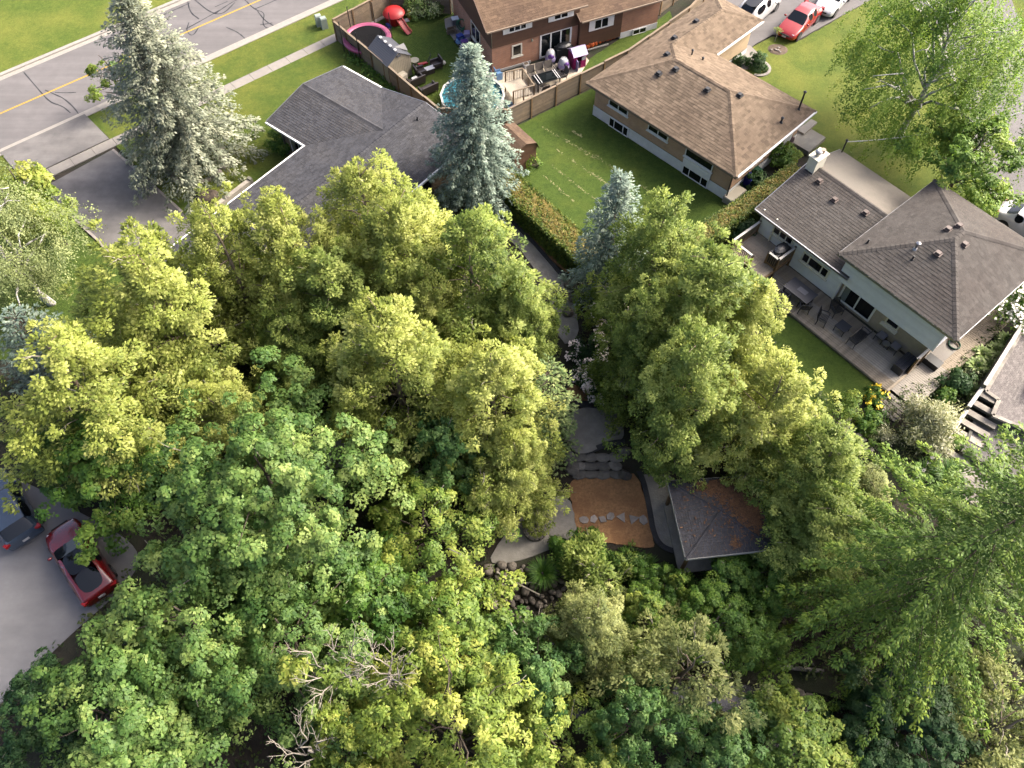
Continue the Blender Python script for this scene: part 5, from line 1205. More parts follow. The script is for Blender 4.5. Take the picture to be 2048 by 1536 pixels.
# ================================================================ fences
def fence(label, pts, h=1.7, panel=2.3, m=None, cat='fence'):
    m = m or M['fence']; t_ = thing('board_fence', label, cat, (*pts[0], 0), 0, 'board fences'); o0 = np.array([*pts[0], 0.0])
    for a, c in zip(pts[:-1], pts[1:]):
        a = np.array(a, float); c = np.array(c, float); L = np.linalg.norm(c - a); d = (c - a) / L; n = max(1, round(L / panel)); rz = atan2(d[1], d[0])
        for i in range(n):
            w = L / n; s = a + d * (w * i); e = s + d * w; hh = h + random.uniform(-.04, .04); mid = (s + e) / 2
            def pan(b):
                k = 11
                for j in range(k): b.box((*(mid - o0[:2]), .06 + (hh - .1) * (j + .5) / k), (w - .1, .03, (hh - .1) / k - .01), rz + random.uniform(-.002, .002))
            o = one('panel', m, pan, t_); 
            one('cap_rail', M['fence'], lambda b: b.box((*(mid - o0[:2]), hh + .02), (w + .02, .15, .045), rz, .9), t_)
            for q in ([s] if i < n - 1 else [s, e]): one('post', M['fence_post'], lambda b: b.box((*(q - o0[:2]), hh / 2), (.11, .13, hh), rz), t_)
    return t_
FA = (-13.19, 53.68)
fence('weathered board fence running diagonally from the pavement to behind the charcoal roof', [FA, (-9.1, 48.98), (-4.95, 44.05)], 1.65, 1.45)
fence('board fence at the back of the play yard behind the trampoline and red slide', [FA, (-9.4, 57.35), (-4.75, 56.95)], 1.75, 1.6)
fence('long board fence between the patio yard and the lawn of the tan bungalow', [(-4.95, 44.05), (-.4, 43.9), (8.28, 50.19), (13.3, 55.3), (16.2, 59.5)], 1.7, 2.1)
fence('short board fence at the top beside the brick wall and tan garage', [tuple(P(1292, 50)[:2]), tuple(P(1345, 10)[:2]), tuple(P(1400, -30)[:2])], 1.6, 1.6)

# ================================================================ vehicles
def car(name, label, loc, rz, paint, st, wheels=(1.35, -1.35), wr=.33, glassroof=False, tail='red', plate=True, L=None):
    """lofted body; st rows: x, half width, bottom z, belt z, roof half width, top z; rows marked for glass by index"""
    t_ = thing(name, label, 'car', loc, rz, 'parked cars'); rows = st['rows']; cw, rf, rr, rb = st['idx']   # cowl, roof front, roof rear, rear glass base
    rings = []
    for x, w, zb, zt, wr_, zr in rows:
        h = [(w * .86, zb), (w * .98, zb + .10), (w, (zb + zt) / 2), (w * .97, zt), (wr_, zr - .03 * (zr - zt) - .015), (wr_ * .78, zr + .005), (0, zr + .02)]
        rings.append([(x, y, z) for y, z in h] + [(x, -y, z) for y, z in h[-2::-1]])
    n = len(rings[0]); B = MB(); parts = {}
    def put(key, quad): parts.setdefault(key, MB()).face(quad, .5)
    for i in range(len(rings) - 1):
        for k in range(n - 1):
            q = [rings[i][k], rings[i + 1][k], rings[i + 1][k + 1], rings[i][k + 1]]; top = k in (4, 5, 6, 7); sideb = k in (3, 8)
            lo, hi = i, i + 1
            key = 'body'
            if rows[hi][0] <= rows[cw][0] + 1e-6 and rows[lo][0] <= rows[cw][0] + 1e-6:
                if lo >= cw and hi <= rf and top: key = 'windscreen'
                elif lo >= rr and hi <= rb and (k in (5, 6) if glassroof else top): key = 'rear_window'
                elif glassroof and lo >= rf and hi <= rr and k in (5, 6): key = 'roof_glass'
                elif lo >= rf and hi <= rr and sideb and (lo - rf) % 2 == 0: key = 'side_window_' + ('l' if k == 3 else 'r') + str(lo)
            put(key, q)
    put('body', rings[0][:]); put('body', rings[-1][::-1])
    for i in range(len(rings) - 1): put('body', [rings[i][0], rings[i][-1], rings[i + 1][-1], rings[i + 1][0]])
    for key, b in parts.items():
        nm = 'side_window' if key.startswith('side') else key
        o = b.build(nm, paint if nm == 'body' else (M['roof_glass'] if nm == 'roof_glass' else M['car_glass']), t_)
        bm = bmesh.new(); bm.from_mesh(o.data); bmesh.ops.remove_doubles(bm, verts=bm.verts, dist=.002); bmesh.ops.recalc_face_normals(bm, faces=bm.faces); bm.to_mesh(o.data); bm.free(); o.data.shade_smooth()
        md = o.modifiers.new('round', 'SUBSURF'); md.levels = md.render_levels = 2
    xf, xr = rows[0][0], rows[-1][0]; wf = rows[1][1]
    for s in (-1, 1):
        for wx in wheels:
            y = s * (rows[3][1] - .09); w = one('wheel', M['tyre'], lambda b: b.cyl((wx, y - .1, wr), (wx, y + .1, wr), wr, n=16), t_)
            one('rim', M['rim'], lambda b: b.cyl((wx, y + s * .09, wr), (wx, y + s * .112, wr), wr * .64, n=10), w)
            one('wheel_arch', M['tyre'], lambda b: b.cyl((wx, s * (rows[3][1] - .05), wr + .02), (wx, s * (rows[3][1] + .006), wr + .02), wr * 1.13, n=18), w)
        one('headlight', M['lamp_clear'], lambda b: b.box((xf - .36, s * wf * .72, rows[1][3] - .0), (.3, .24, .12), s * -.35), t_)
        one('tail_light', M['lamp_red'], lambda b: b.box((xr + .09, s * rows[-2][1] * .86, rows[-2][3] - .06), (.2, .26, .16), s * .3), t_)
        one('mirror', paint, lambda b: b.blob((rows[cw][0] - .25, s * (rows[cw][1] + .09), rows[cw][3] + .1), (.08, .12, .08), 3, 8, .02), t_, True)
    if plate:
        one('licence_plate', M['pl_white'], lambda b: b.box((xr - .012, 0, .72), (.02, .32, .15)), t_); one('licence_plate', M['pl_white'], lambda b: b.box((xf + .012, 0, .48), (.02, .32, .13)), t_)
    one('grille', M['tyre'], lambda b: b.box((xf - .02, 0, .58), (.06, wf * 1.0, .1)), t_)
    return t_
SEDAN = dict(rows=[(2.22, .58, .34, .52, .5, .56), (2.1, .78, .26, .66, .66, .70), (1.5, .86, .2, .80, .74, .86), (.9, .87, .2, .90, .74, .96), (.15, .87, .2, .94, .59, 1.38), (-.42, .87, .2, .95, .6, 1.45), (-.5, .87, .2, .95, .6, 1.45), (-1.05, .87, .2, .96, .57, 1.40), (-1.62, .86, .2, .96, .66, 1.04), (-2.05, .83, .24, .94, .68, .99), (-2.22, .72, .34, .80, .6, .84)], idx=(3, 4, 7, 8))
SUVR = dict(rows=[(2.3, .66, .38, .62, .56, .70), (2.18, .86, .28, .80, .74, .86), (1.6, .92, .24, .95, .8, 1.02), (.95, .93, .24, 1.02, .8, 1.10), (.3, .93, .24, 1.06, .66, 1.62), (-.4, .93, .24, 1.07, .67, 1.70), (-.5, .93, .24, 1.07, .67, 1.70), (-1.75, .92, .24, 1.08, .64, 1.64), (-2.2, .90, .26, 1.06, .70, 1.16), (-2.3, .84, .32, .95, .66, 1.0)], idx=(3, 4, 7, 8))
FAST = dict(rows=[(2.35, .62, .32, .52, .52, .58), (2.2, .84, .24, .66, .7, .72), (1.6, .91, .2, .82, .78, .88), (1.0, .92, .2, .90, .78, .97), (.2, .92, .2, .93, .69, 1.35), (-.4, .92, .2, .94, .70, 1.44), (-.48, .92, .2, .94, .70, 1.44), (-1.05, .92, .2, .95, .69, 1.40), (-2.1, .89, .22, .97, .72, 1.10), (-2.28, .85, .28, .93, .72, 1.04), (-2.37, .74, .36, .8, .62, .86)], idx=(3, 4, 7, 8))
def head(px0, px1, z=.6): a, c = P(*px0, z), P(*px1, z); return atan2(c[1] - a[1], c[0] - a[0])
# front of each car named second
hd = head((1625, 20), (1562, 78)); car('parked_car', 'red sedan parked nose in at the edge of the sunny lawn', P(1594, 56), hd, M['paint_red'], SEDAN)
car('parked_car', 'white car half cut by the top edge behind the red sedan', P(1664, 10), hd + .05, M['paint_white'], SEDAN)
car('parked_car', 'white crossover beside the tan garage at the top', P(1512, 30), hd + pi, M['paint_white'], SUVR, glassroof=True)
car('parked_car', 'white car at the right edge beside the grey roof', P(2052, 466), radians(-45), M['paint_white'], SEDAN)
hd2 = head((205, 1180), (140, 1075), 1.0); car('parked_car', 'dark red car with a dark glass roof in the lower left court', P(172, 1128), hd2, M['paint_dred'], FAST, glassroof=True)
car('parked_car', 'black van with red tail lights at the left edge under the cedar', P(28, 1024), head((62, 1045), (10, 960), 1.0), M['paint_black'], SUVR)
car('parked_car', 'silver grey car mostly hidden by foliage at the left edge', P(-62, 985), head((62, 1045), (10, 960), 1.0), M['paint_silver'], SUVR)

# ================================================================ fenced play yard
sheet('side_patio', smooth_poly(W([(880, 42), (915, 30), (990, 150), (1000, 175), (965, 165), (925, 105)]), 1), .056, M['concrete'], .05)
sheet('back_patio', W([(985, 152), (1160, 102), (1178, 122), (1160, 150), (1065, 212), (1010, 215), (1000, 175)]), .06, M['stucco'], .05)
t_ = thing('trampoline', 'round trampoline with black mat and pink padded rim in the fenced yard', 'trampoline', (-10.75, 52.9, 0))
one('bed', M['tramp_mat'], lambda b: b.lathe([(0.0, .85), (1.42, .86)], 36, cap=False), t_)
one('rim_pad', M['tramp_pink'], lambda b: b.lathe([(1.40, .87), (1.5, .92), (1.72, .92), (1.8, .84), (1.78, .70)], 36, cap=False), t_)
for k in range(6):
    a = k * pi / 3 + .3; one('net_pole', M['dmetal'], lambda b: b.tube([(1.84 * cos(a), 1.84 * sin(a), .0), (1.84 * cos(a), 1.84 * sin(a), 2.5)], .035), t_)
    one('leg', M['alu'], lambda b: b.tube([(1.6 * cos(a + .3), 1.6 * sin(a + .3), .82), (1.6 * cos(a + .3), 1.6 * sin(a + .3), .03), (1.6 * cos(a + .7), 1.6 * sin(a + .7), .03), (1.6 * cos(a + .7), 1.6 * sin(a + .7), .82)], .03), t_)
nm_, nt_, nb_, no_ = _new('safety_net'); tr_ = nt_.nodes.new('ShaderNodeBsdfTransparent'); mx_ = nt_.nodes.new('ShaderNodeMixShader'); mx_.inputs[0].default_value = .1; nb_.inputs['Base Color'].default_value = (.02, .02, .02, 1)
nt_.links.new(tr_.outputs[0], mx_.inputs[1]); nt_.links.new(nb_.outputs[0], mx_.inputs[2]); nt_.links.new(mx_.outputs[0], no_.inputs[0])
one('net', nm_, lambda b: b.lathe([(1.76, .9), (1.72, 1.6), (1.8, 2.3)], 30, cap=False), t_)
# storage shed
q0, q1 = P(755, 70, 2.35), P(797, 106, 2.35); rz = atan2(q1[1] - q0[1], q1[0] - q0[0]); SLn = np.linalg.norm(q1 - q0)
t_ = thing('storage_shed', 'beige resin storage shed with a grey gabled roof inside the board fence', 'shed', (*q0[:2], 0), rz); hw = 1.05
one('wall', M['shed_wall'], lambda b: ([b.box((.1 + (SLn - .2) * (k + .5) / 14, s * (hw - .1), .85), ((SLn - .2) / 14 - .015, .06, 1.7)) for k in range(14) for s in (-1, 1)], [b.box((x, -hw + .12 + (2 * hw - .24) * (k + .5) / 13, .85 + .0), (.05, (2 * hw - .24) / 13 - .015, 1.7)) for k in range(13) for x in (.1, SLn - .1)], b.mesh([(SLn - .08, -hw + .1, 1.68), (SLn - .08, hw - .1, 1.68), (SLn - .08, 0, 2.28)], [(0, 1, 2)]), b.mesh([(.08, -hw + .1, 1.68), (.08, 0, 2.28), (.08, hw - .1, 1.68)], [(0, 1, 2)]), b.box((SLn / 2, 0, .8), (SLn - .25, 2 * hw - .3, 1.6))), t_)
def shr(b):
    for s in (-1, 1):
        for k in range(9):
            a, c = k / 9, (k + 1) / 9; y0, y1 = hw * (1 - a) * s, hw * (1 - c) * s; z0, z1 = 1.66 + .69 * a + .02, 1.66 + .69 * c
            b.face([(0, y0, z0), (SLn, y0, z0), (SLn, y1, z1), (0, y1, z1)]); b.face([(0, y0, z0 - .035), (SLn, y0, z0 - .035), (SLn, y0, z0), (0, y0, z0)])
one('roof', M['shed_roof'], shr, t_)
one('roof_gablet', M['shed_roof'], lambda b: b.mesh([(SLn * .45, hw + .05, 1.75), (SLn * .45 + .45, hw + .06, 2.1), (SLn * .45 + .9, hw + .05, 1.75), (SLn * .45 + .45, .3, 2.15)], [(0, 1, 3), (1, 2, 3), (0, 2, 1)]), t_)
for k in range(4): one('skylight', M['pl_white'], lambda b: b.box((SLn * (.15 + .23 * k), 0, 2.37), (.22, .18, .06)), t_)
one('vent', M['shed_roof'], lambda b: b.box((SLn - .03, 0, 2.1), (.06, .3, .16)), t_)
# toddler climber with slide
t_ = thing('toddler_climber', 'red plastic toddler climber with a domed roof and slide on the grass', 'playset', P(790, 45), -.9)
one('dome_roof', M['pl_red'], lambda b: b.lathe([(.82, .72), (.86, .82), (.72, 1.0), (.45, 1.12), (.05, 1.18)], 20, (0, 0, 0)), t_, True)
one('body', M['pl_red'], lambda b: b.lathe([(.6, 0), (.68, .3), (.74, .72)], 10), t_); one('badge', M['pl_white'], lambda b: b.box((.78, .02, .8), (.1, .22, .1)), t_)
one('slide', M['pl_redl'], lambda b: (b.mesh([(.6, -.2, .68), (.6, .2, .68), (1.5, .2, .22), (1.5, -.2, .22), (2.0, .2, .12), (2.0, -.2, .12)], [(0, 3, 2, 1), (3, 5, 4, 2)]), [b.tube([(.6, s * .23, .76), (1.5, s * .23, .31), (2.0, s * .23, .2)], .05) for s in (-1, 1)]), t_)
one('step', M['pl_blue'], lambda b: b.box((.25, -.75, .15), (.4, .25, .3)), t_)
# small things on the grass
def sm(name, label, cat, px, py, mats, fn, rz=0.0, dz=.05, group=None):
    t_ = thing(name, label, cat, P(px, py) + np.array([0, 0, dz]), rz, group)
    for (pn, mk), f in zip(mats, fn): one(pn, M[mk], f, t_)
    return t_
sm('wet_floor_sign', 'yellow folding caution sign on the grass near the back fence', 'sign', 820, 37, [('board', 'pl_yellow'), ('board', 'pl_yellow'), ('emblem', 'dmetal')], [lambda b: b.box((0, .12, .32), (.32, .02, .64), rx=.28, taper=.8), lambda b: b.box((0, -.12, .32), (.32, .02, .64), rx=-.28, taper=.8), lambda b: b.mesh([(-.07, -.155, .3), (.07, -.155, .3), (0, -.12, .42)], [(0, 1, 2)])])
sm('toy_boat', 'white plastic toy lying beside the red slide', 'toy', 811, 44, [('hull', 'pl_white'), ('trim', 'pl_redl')], [lambda b: b.box((0, 0, .08), (.6, .28, .14), .5, taper=.8), lambda b: b.box((.3, .12, .1), (.12, .1, .1), .5)])
sm('ball', 'cream ball on the shaded grass', 'ball', 888, 130, [('shell', 'cream'), ('valve', 'dmetal')], [lambda b: b.lathe([(.02, 0), (.1, .03), (.15, .1), (.16, .16), (.12, .26), (.02, .31)], 14), lambda b: b.box((0, 0, .312), (.02, .02, .01))])
sm('plant_pot', 'pale pedestal plant pot beside the beige shed', 'plant pot', 831, 135, [('pot', 'terracotta'), ('soil', 'bed')], [lambda b: b.lathe([(.18, 0), (.1, .12), (.12, .25), (.3, .5), (.33, .6), (.28, .6)], 14), lambda b: b.lathe([(.01, .55), (.27, .56)], 14, cap=False)])
sm('toy_scooter', 'dark red toy tipped over by the plant pot', 'toy', 846, 131, [('deck', 'pl_red'), ('handle', 'dmetal')], [lambda b: b.box((0, 0, .12), (.8, .2, .08), .6, ry=.2), lambda b: b.tube([(.3, .2, .1), (.6, .5, .5), (.5, .7, .5)], .03)])
sm('deck_box', 'beige plastic box beside the shed and fence', 'box', 803, 165, [('bin', 'pale_plastic'), ('lid', 'pale_plastic')], [lambda b: b.box((0, 0, .3), (.8, .6, .6), .8), lambda b: b.box((0, 0, .66), (.84, .64, .12), .8, taper=.85)])
def wchair(label, px, py, rz, w=.75, cush=False):
    t_ = thing('wicker_chair', label, 'chair', P(px, py) + np.array([0, 0, .05]), rz, 'dark wicker garden seats'); m = M['wicker']
    one('seat', m, lambda b: b.box((0, 0, .3), (.7, w, .16)), t_); one('backrest', m, lambda b: b.box((-.34, 0, .5), (.1, w, .66), ry=-.15), t_)
    for s in (-1, 1): one('armrest', m, lambda b: b.box((0, s * (w / 2 - .05), .42), (.68, .1, .3)), t_)
    for sx in (-1, 1):
        for s in (-1, 1): one('leg', m, lambda b: b.box((sx * .3, s * (w / 2 - .06), .11), (.06, .06, .22)), t_)
    if cush: one('cushion', M['pl_white'], lambda b: b.box((.05, 0, .42), (.5, w * .35, .1)), t_)
wchair('dark wicker armchair left of the small white topped table', 842, 152, .5); wchair('dark wicker armchair right of the small white topped table', 873, 137, pi * 1.15)
wchair('dark wicker settee with a white cushion near the fence', 833, 170, 2.2, 1.2, True); wchair('dark wicker settee nearest the blue pool', 857, 186, 2.2, 1.3)
sm('garden_table', 'small dark garden table with a white top between wicker chairs', 'table', 860, 147, [('top', 'pl_white'), ('base', 'wicker')], [lambda b: b.box((0, 0, .42), (.7, .42, .04), .5), lambda b: b.box((0, 0, .2), (.62, .36, .4), .5)])
# clutter along the house
sm('hose_reel', 'green garden hose heaped against the brick side wall', 'hose', 922, 62, [('coil', 'pl_green'), ('coil', 'pl_green'), ('coil', 'pl_green')], [lambda b: b.tube([(.3 * cos(a), .08 * sin(2 * a), .5 + .45 * sin(a)) for a in np.linspace(0, 6.28, 18)], .04), lambda b: b.tube([(.1 + .25 * cos(a), .1, .5 + .38 * sin(a)) for a in np.linspace(0, 6.28, 18)], .04), lambda b: b.tube([(.1, -.1, .1), (.0, -.5, .04), (-.3, -1.0, .04), (-.35, -1.3, .04)], .03)])
sm('storage_crate', 'grey plastic crate beside the green hose', 'crate', 911, 50, [('box', 'cushion'), ('lid', 'sidingb')], [lambda b: b.box((0, 0, .25), (.5, .4, .5), .3), lambda b: b.box((0, 0, .53), (.54, .44, .06), .3)])
sm('stacked_crate', 'tan wooden crate on the side patio', 'crate', 903, 66, [('slat', 'fence'), ('slat', 'fence'), ('slat', 'fence'), ('base', 'deckgrey')], [lambda b: b.box((0, -.2, .2), (.7, .04, .3), .4), lambda b: b.box((0, .2, .2), (.7, .04, .3), .4), lambda b: b.box((.3, 0, .2), (.04, .4, .3), .4), lambda b: b.box((0, 0, .06), (.7, .44, .05), .4)])
def pushcar(label, px, py, c1, c2, rz):
    t_ = thing('ride_on_toy', label, 'toy', P(px, py) + np.array([0, 0, .06]), rz, 'ride on toys by the side wall')
    one('body', M[c1], lambda b: b.lathe([(.28, .12), (.36, .2), (.3, .42), (.12, .5)], 10, sx=1.35), t_, True); one('canopy', M[c2], lambda b: b.box((-.1, 0, .72), (.5, .42, .06)), t_)
    for sx in (-.25, .22):
        one('post', M[c2], lambda b: b.box((sx * .9 - .05, 0, .55), (.05, .4, .32)), t_)
        for s in (-1, 1): one('wheel', M['tyre'], lambda b: b.cyl((sx * 1.3, s * .26, .12), (sx * 1.3, s * .34, .12), .12, n=10), t_)
pushcar('blue ride on toy on the side patio by the brick wall', 923, 88, 'pl_sky', 'pl_blue', .6); pushcar('white and lilac ride on toy under the side window', 935, 82, 'pl_white', 'pl_lilac', 1.6)
pushcar('red and black ride on toy nearest the spruce tip', 949, 106, 'pl_red', 'dmetal', 1.0); pushcar('purple ride on toy on the side patio', 932, 100, 'pl_lilac', 'pl_purple', .2)
# pool
t_ = thing('pool', 'round above ground pool with turquoise water behind the tall blue spruce', 'pool', (-2.75, 46.1, 0)); PR = 2.2
one('wall', M['pl_white'], lambda b: b.lathe([(PR, 0), (PR, 1.15)], 30, cap=False), t_); one('rim', M['railw'], lambda b: b.lathe([(PR - .07, 1.14), (PR - .07, 1.2), (PR + .07, 1.2), (PR + .07, 1.12)], 14, cap=False), t_)
one('liner', M['pl_sky'], lambda b: b.lathe([(PR - .02, 1.13), (PR - .02, .2), (.01, .2)], 30, cap=False), t_); one('water', M['pool'], lambda b: b.lathe([(.01, 1.0), (PR - .03, 1.0)], 30, cap=False), t_)
t_ = thing('pool_deck', 'small wooden pool deck with rails and a gate beside the blue pool', 'deck', P(1028, 198, 0), radians(24)); t_.scale = (.82, .82, .9)
for k in range(12): one('board', M['stucco'], lambda b: b.box((-.55 + k * .145, -.1, 1.0), (.135, 2.3, .04)), t_)
for a, c in (((1.25, 1.0), (1.25, -1.4)), ((-.7, -1.4), (1.25, -1.4)), ((-.3, 1.15), (1.25, 1.0))):
    one('top_rail', M['fence'], lambda b: b.beam((*a, 1.85), (*c, 1.85), .1, .06), t_)
    for f in (0, .5, 1): x, y = a[0] + (c[0] - a[0]) * f, a[1] + (c[1] - a[1]) * f; one('post', M['fence_post'], lambda b: b.box((x, y, .92), (.09, .09, 1.85)), t_)
    L = hypot(c[0] - a[0], c[1] - a[1])
    for k in range(int(L / .15)): f = (k + .5) * .15 / L; one('baluster', M['fence'], lambda b: b.box((a[0] + (c[0] - a[0]) * f, a[1] + (c[1] - a[1]) * f, 1.42), (.035, .035, .8)), t_)
pf = sm('pool_float', 'blue and pink pool toys piled beside the pool deck', 'toy', 1030, 222, [('ring', 'pl_blue'), ('ring', 'pl_pink'), ('ring', 'pl_sky')], [lambda b: b.lathe([(.18, .1), (.3, .0), (.42, .1), (.3, .2), (.18, .1)], 14, cap=False), lambda b: b.lathe([(.1, .1), (.2, .0), (.28, .1), (.2, .2), (.1, .1)], 14, (.55, .35, 0), cap=False), lambda b: b.lathe([(.1, .1), (.2, .0), (.28, .1), (.2, .2), (.1, .1)], 14, (-.3, .45, 0), cap=False)])
# patio furniture
def mchair(name, label, loc, rz, m, slats=7, w=.55, group=None, sling=False):
    t_ = thing(name, label, 'chair', loc, rz, group)
    if sling: one('sling_seat', m, lambda b: b.box((0, 0, .44), (.5, w, .025)), t_); one('sling_back', m, lambda b: b.box((-.34, 0, .74), (.02, w, .6), ry=-.22), t_); slats = 0
    for k in range(slats): one('seat_slat', m, lambda b: b.box((-.22 + .44 * k / (slats - 1), 0, .42), (.045, w, .03)), t_); 
    for k in range(slats): one('back_slat', m, lambda b: b.box((-.27 - .12 * .5, -w / 2 + w * (k + .5) / slats, .72), (.025, .04, .58), ry=-.22), t_)
    one('back_frame', m, lambda b: b.tube([(-.25, -w / 2, .42), (-.4, -w / 2, .98), (-.41, 0, 1.04), (-.4, w / 2, .98), (-.25, w / 2, .42)], .025), t_)
    for s in (-1, 1):
        one('armrest', m, lambda b: b.tube([(-.33, s * w / 2, .66), (.1, s * (w / 2 + .03), .68), (.25, s * (w / 2 + .03), .6)], .028), t_)
        for x in (-.25, .24): one('leg', m, lambda b: b.tube([(x * .9, s * w / 2, .65 if x > 0 else .42), (x, s * (w / 2 + .02), .0)], .024), t_)
    return t_
M['sling'] = mat('sling_fabric', (.14, .12, .10), .8, .15, 6); DT = P(1092, 172); drz = radians(24)
t_ = thing('dining_table', 'long black glass patio table with pale runners crowded by chairs', 'table', DT + np.array([0, 0, .06]), drz)
one('top', M['glass'], lambda b: b.box((0, 0, .72), (1.9, 1.0, .03)), t_); one('frame', M['dmetal'], lambda b: (b.beam((-.95, -.5, .71), (.95, -.5, .71), .05, .05), b.beam((-.95, .5, .71), (.95, .5, .71), .05, .05), b.beam((-.95, -.5, .71), (-.95, .5, .71), .05, .05), b.beam((.95, -.5, .71), (.95, .5, .71), .05, .05)), t_)
for x in (-.75, -.55, .7, .85): one('runner', M['pl_white'], lambda b: b.box((x, 0, .745), (.05, 1.0, .012)), t_)
for x, y in ((-.85, -.42), (.85, -.42), (-.85, .42), (.85, .42)): one('leg', M['dmetal'], lambda b: b.box((x, y, .36), (.05, .05, .7)), t_)
cr, sr = cos(drz), sin(drz)
for k, (x, y, a, lab) in enumerate(((-.7, .85, -pi / 2, 'left chair of the far row'), (0, .9, -pi / 2, 'middle chair of the far row'), (.7, .85, -pi / 2, 'right chair of the far row'), (-.6, -.85, pi / 2, 'left chair of the near row'), (.1, -.9, pi / 2, 'middle chair of the near row'), (1.25, 0, pi, 'end chair on the playhouse side'))):
    mchair('sling_chair', 'dark metal patio chair at the black glass table, ' + lab, DT + np.array([x * cr - y * sr, x * sr + y * cr, .06]), drz + a, M['sling'], 5, .56, 'chairs around the black glass table', True)
t_ = thing('covered_grill', 'barbecue under a black cover against the glass patio doors', 'barbecue', P(1126, 118) + np.array([0, 0, .06]), drz)
one('cover', M['black_cloth'], lambda b: (b.box((0, 0, .5), (1.35, .65, 1.0), taper=.95), b.lathe([(.36, 0), (.34, .14), (.2, .25), (.02, .28)], 12, (0, 0, 1.0), sx=1.7)), t_); one('wheel', M['tyre'], lambda b: b.cyl((.5, -.3, .1), (.5, -.24, .1), .1, n=10), t_)
t_ = thing('playhouse', 'pink plastic playhouse with a lilac roof on the patio corner', 'playhouse', P(1153, 130) + np.array([0, 0, .05]), drz)
one('wall', M['pl_pink'], lambda b: (b.box((0, .45, .55), (.98, .05, 1.1)), b.box((-.48, 0, .55), (.05, .9, 1.1)), b.box((.48, 0, .55), (.05, .9, 1.1)), b.box((-.36, -.45, .55), (.26, .05, 1.1)), b.box((.3, -.45, .3), (.4, .05, .6)), b.box((.3, -.45, 1.02), (.4, .05, .16))), t_)
one('roof', M['pl_lilac'], lambda b: (b.mesh([(-.58, -.58, 1.08), (.58, -.58, 1.08), (.58, 0, 1.5), (-.58, 0, 1.5), (-.58, .58, 1.08), (.58, .58, 1.08)], [(0, 1, 2, 3), (3, 2, 5, 4)]), b.mesh([(-.5, -.45, 1.08), (-.5, .45, 1.08), (-.5, 0, 1.47)], [(0, 2, 1)]), b.mesh([(.5, -.45, 1.08), (.5, .45, 1.08), (.5, 0, 1.47)], [(0, 1, 2)])), t_)
one('door', M['pl_lilac'], lambda b: b.box((-.3, -.62, .42), (.05, .36, .8)), t_); one('window', M['pl_white'], lambda b: b.box((.3, -.485, .78), (.3, .02, .3)), t_); one('window', M['pl_white'], lambda b: b.box((.51, 0, .78), (.02, .4, .3)), t_)
for k, (px, py, lab) in enumerate(((1101, 124, 'lilac and white egg shaped rocker nearer the patio doors'), (1127, 140, 'lilac and white egg shaped rocker nearer the playhouse'))):
    t_ = thing('egg_rocker', lab, 'toy car', P(px, py) + np.array([0, 0, .06]), -pi / 2 + .6 * k, 'egg rockers')
    one('shell', M['pl_lilac'], lambda b: b.lathe([(.22, .12), (.4, .2), (.42, .42), (.36, .55)], 14, sx=1.15), t_, True); one('dome', M['pl_white'], lambda b: b.lathe([(.37, .55), (.34, .75), (.22, .92), (.03, .97)], 14, sx=1.1), t_, True)
    one('opening', M['pl_purple'], lambda b: b.blob((.3, 0, .62), (.16, .24, .2), 2, 10, .02), t_, True)
    for s in (-1, 1): one('wheel', M['tyre'], lambda b: b.cyl((.25, s * .3, .11), (.25, s * .38, .11), .11, n=10), t_); one('wheel', M['tyre'], lambda b: b.cyl((-.25, s * .3, .11), (-.25, s * .38, .11), .11, n=10), t_)
sm('plastic_chair', 'pale blue plastic chair by the brick corner and pool', 'chair', 997, 158, [('seat', 'pl_sky'), ('backrest', 'pl_sky'), ('leg', 'pl_sky'), ('leg', 'pl_sky')], [lambda b: b.box((0, 0, .4), (.46, .46, .05)), lambda b: b.box((-.22, 0, .66), (.05, .46, .5), ry=-.2), lambda b: b.box((.0, .22, .3), (.46, .05, .6)), lambda b: b.box((.0, -.22, .3), (.46, .05, .6))], .4)
sm('planter_box', 'small white planter on the patio by the brick wall', 'planter', 1052, 136, [('box', 'pl_white'), ('soil', 'bed')], [lambda b: b.box((0, 0, .17), (.36, .36, .34), .4, taper=1.1), lambda b: b.box((0, 0, .345), (.3, .3, .02), .4)])
pk = None
for k in range(13):
    f = k / 12; p = P(1156 + 70 * f, 101 - 25 * f) + np.array([random.uniform(-.1, .1), random.uniform(-.18, .12), .05]); s = random.uniform(.8, 1.25)
    if pk is None:
        pk = thing('pumpkin_pail', 'orange pumpkin shaped pail in the row under the brown siding', 'pail', p, 0, 'orange pails under the brown siding')
        one('shell', M['pl_orange'], lambda b: b.lathe([(.1, 0), (.2, .06), (.23, .17), (.18, .28), (.13, .3), (.12, .26)], 12), pk, True); one('handle', M['dmetal'], lambda b: b.tube([(-.14, 0, .3), (0, 0, .4), (.14, 0, .3)], .012), pk); o = pk
    else: o = copy_tree(pk)
    place(o, p, random.uniform(0, 6), s)
sm('plank_edging', 'pale plank edging the bed in front of the orange pails', 'plank', 1195, 97, [('plank', 'railw'), ('stake', 'fence_post')], [lambda b: b.box((0, 0, .06), (1.8, .06, .1), drz), lambda b: b.box((-.7, -.35, .05), (.05, .05, .1), drz)])
sm('paint_tub', 'blue and white tub at the end of the orange pails', 'tub', 1232, 74, [('tub', 'pl_white'), ('lid', 'pl_sky')], [lambda b: b.lathe([(.15, 0), (.18, .3)], 12), lambda b: b.lathe([(.19, .3), (.19, .34), (.02, .35)], 12)])
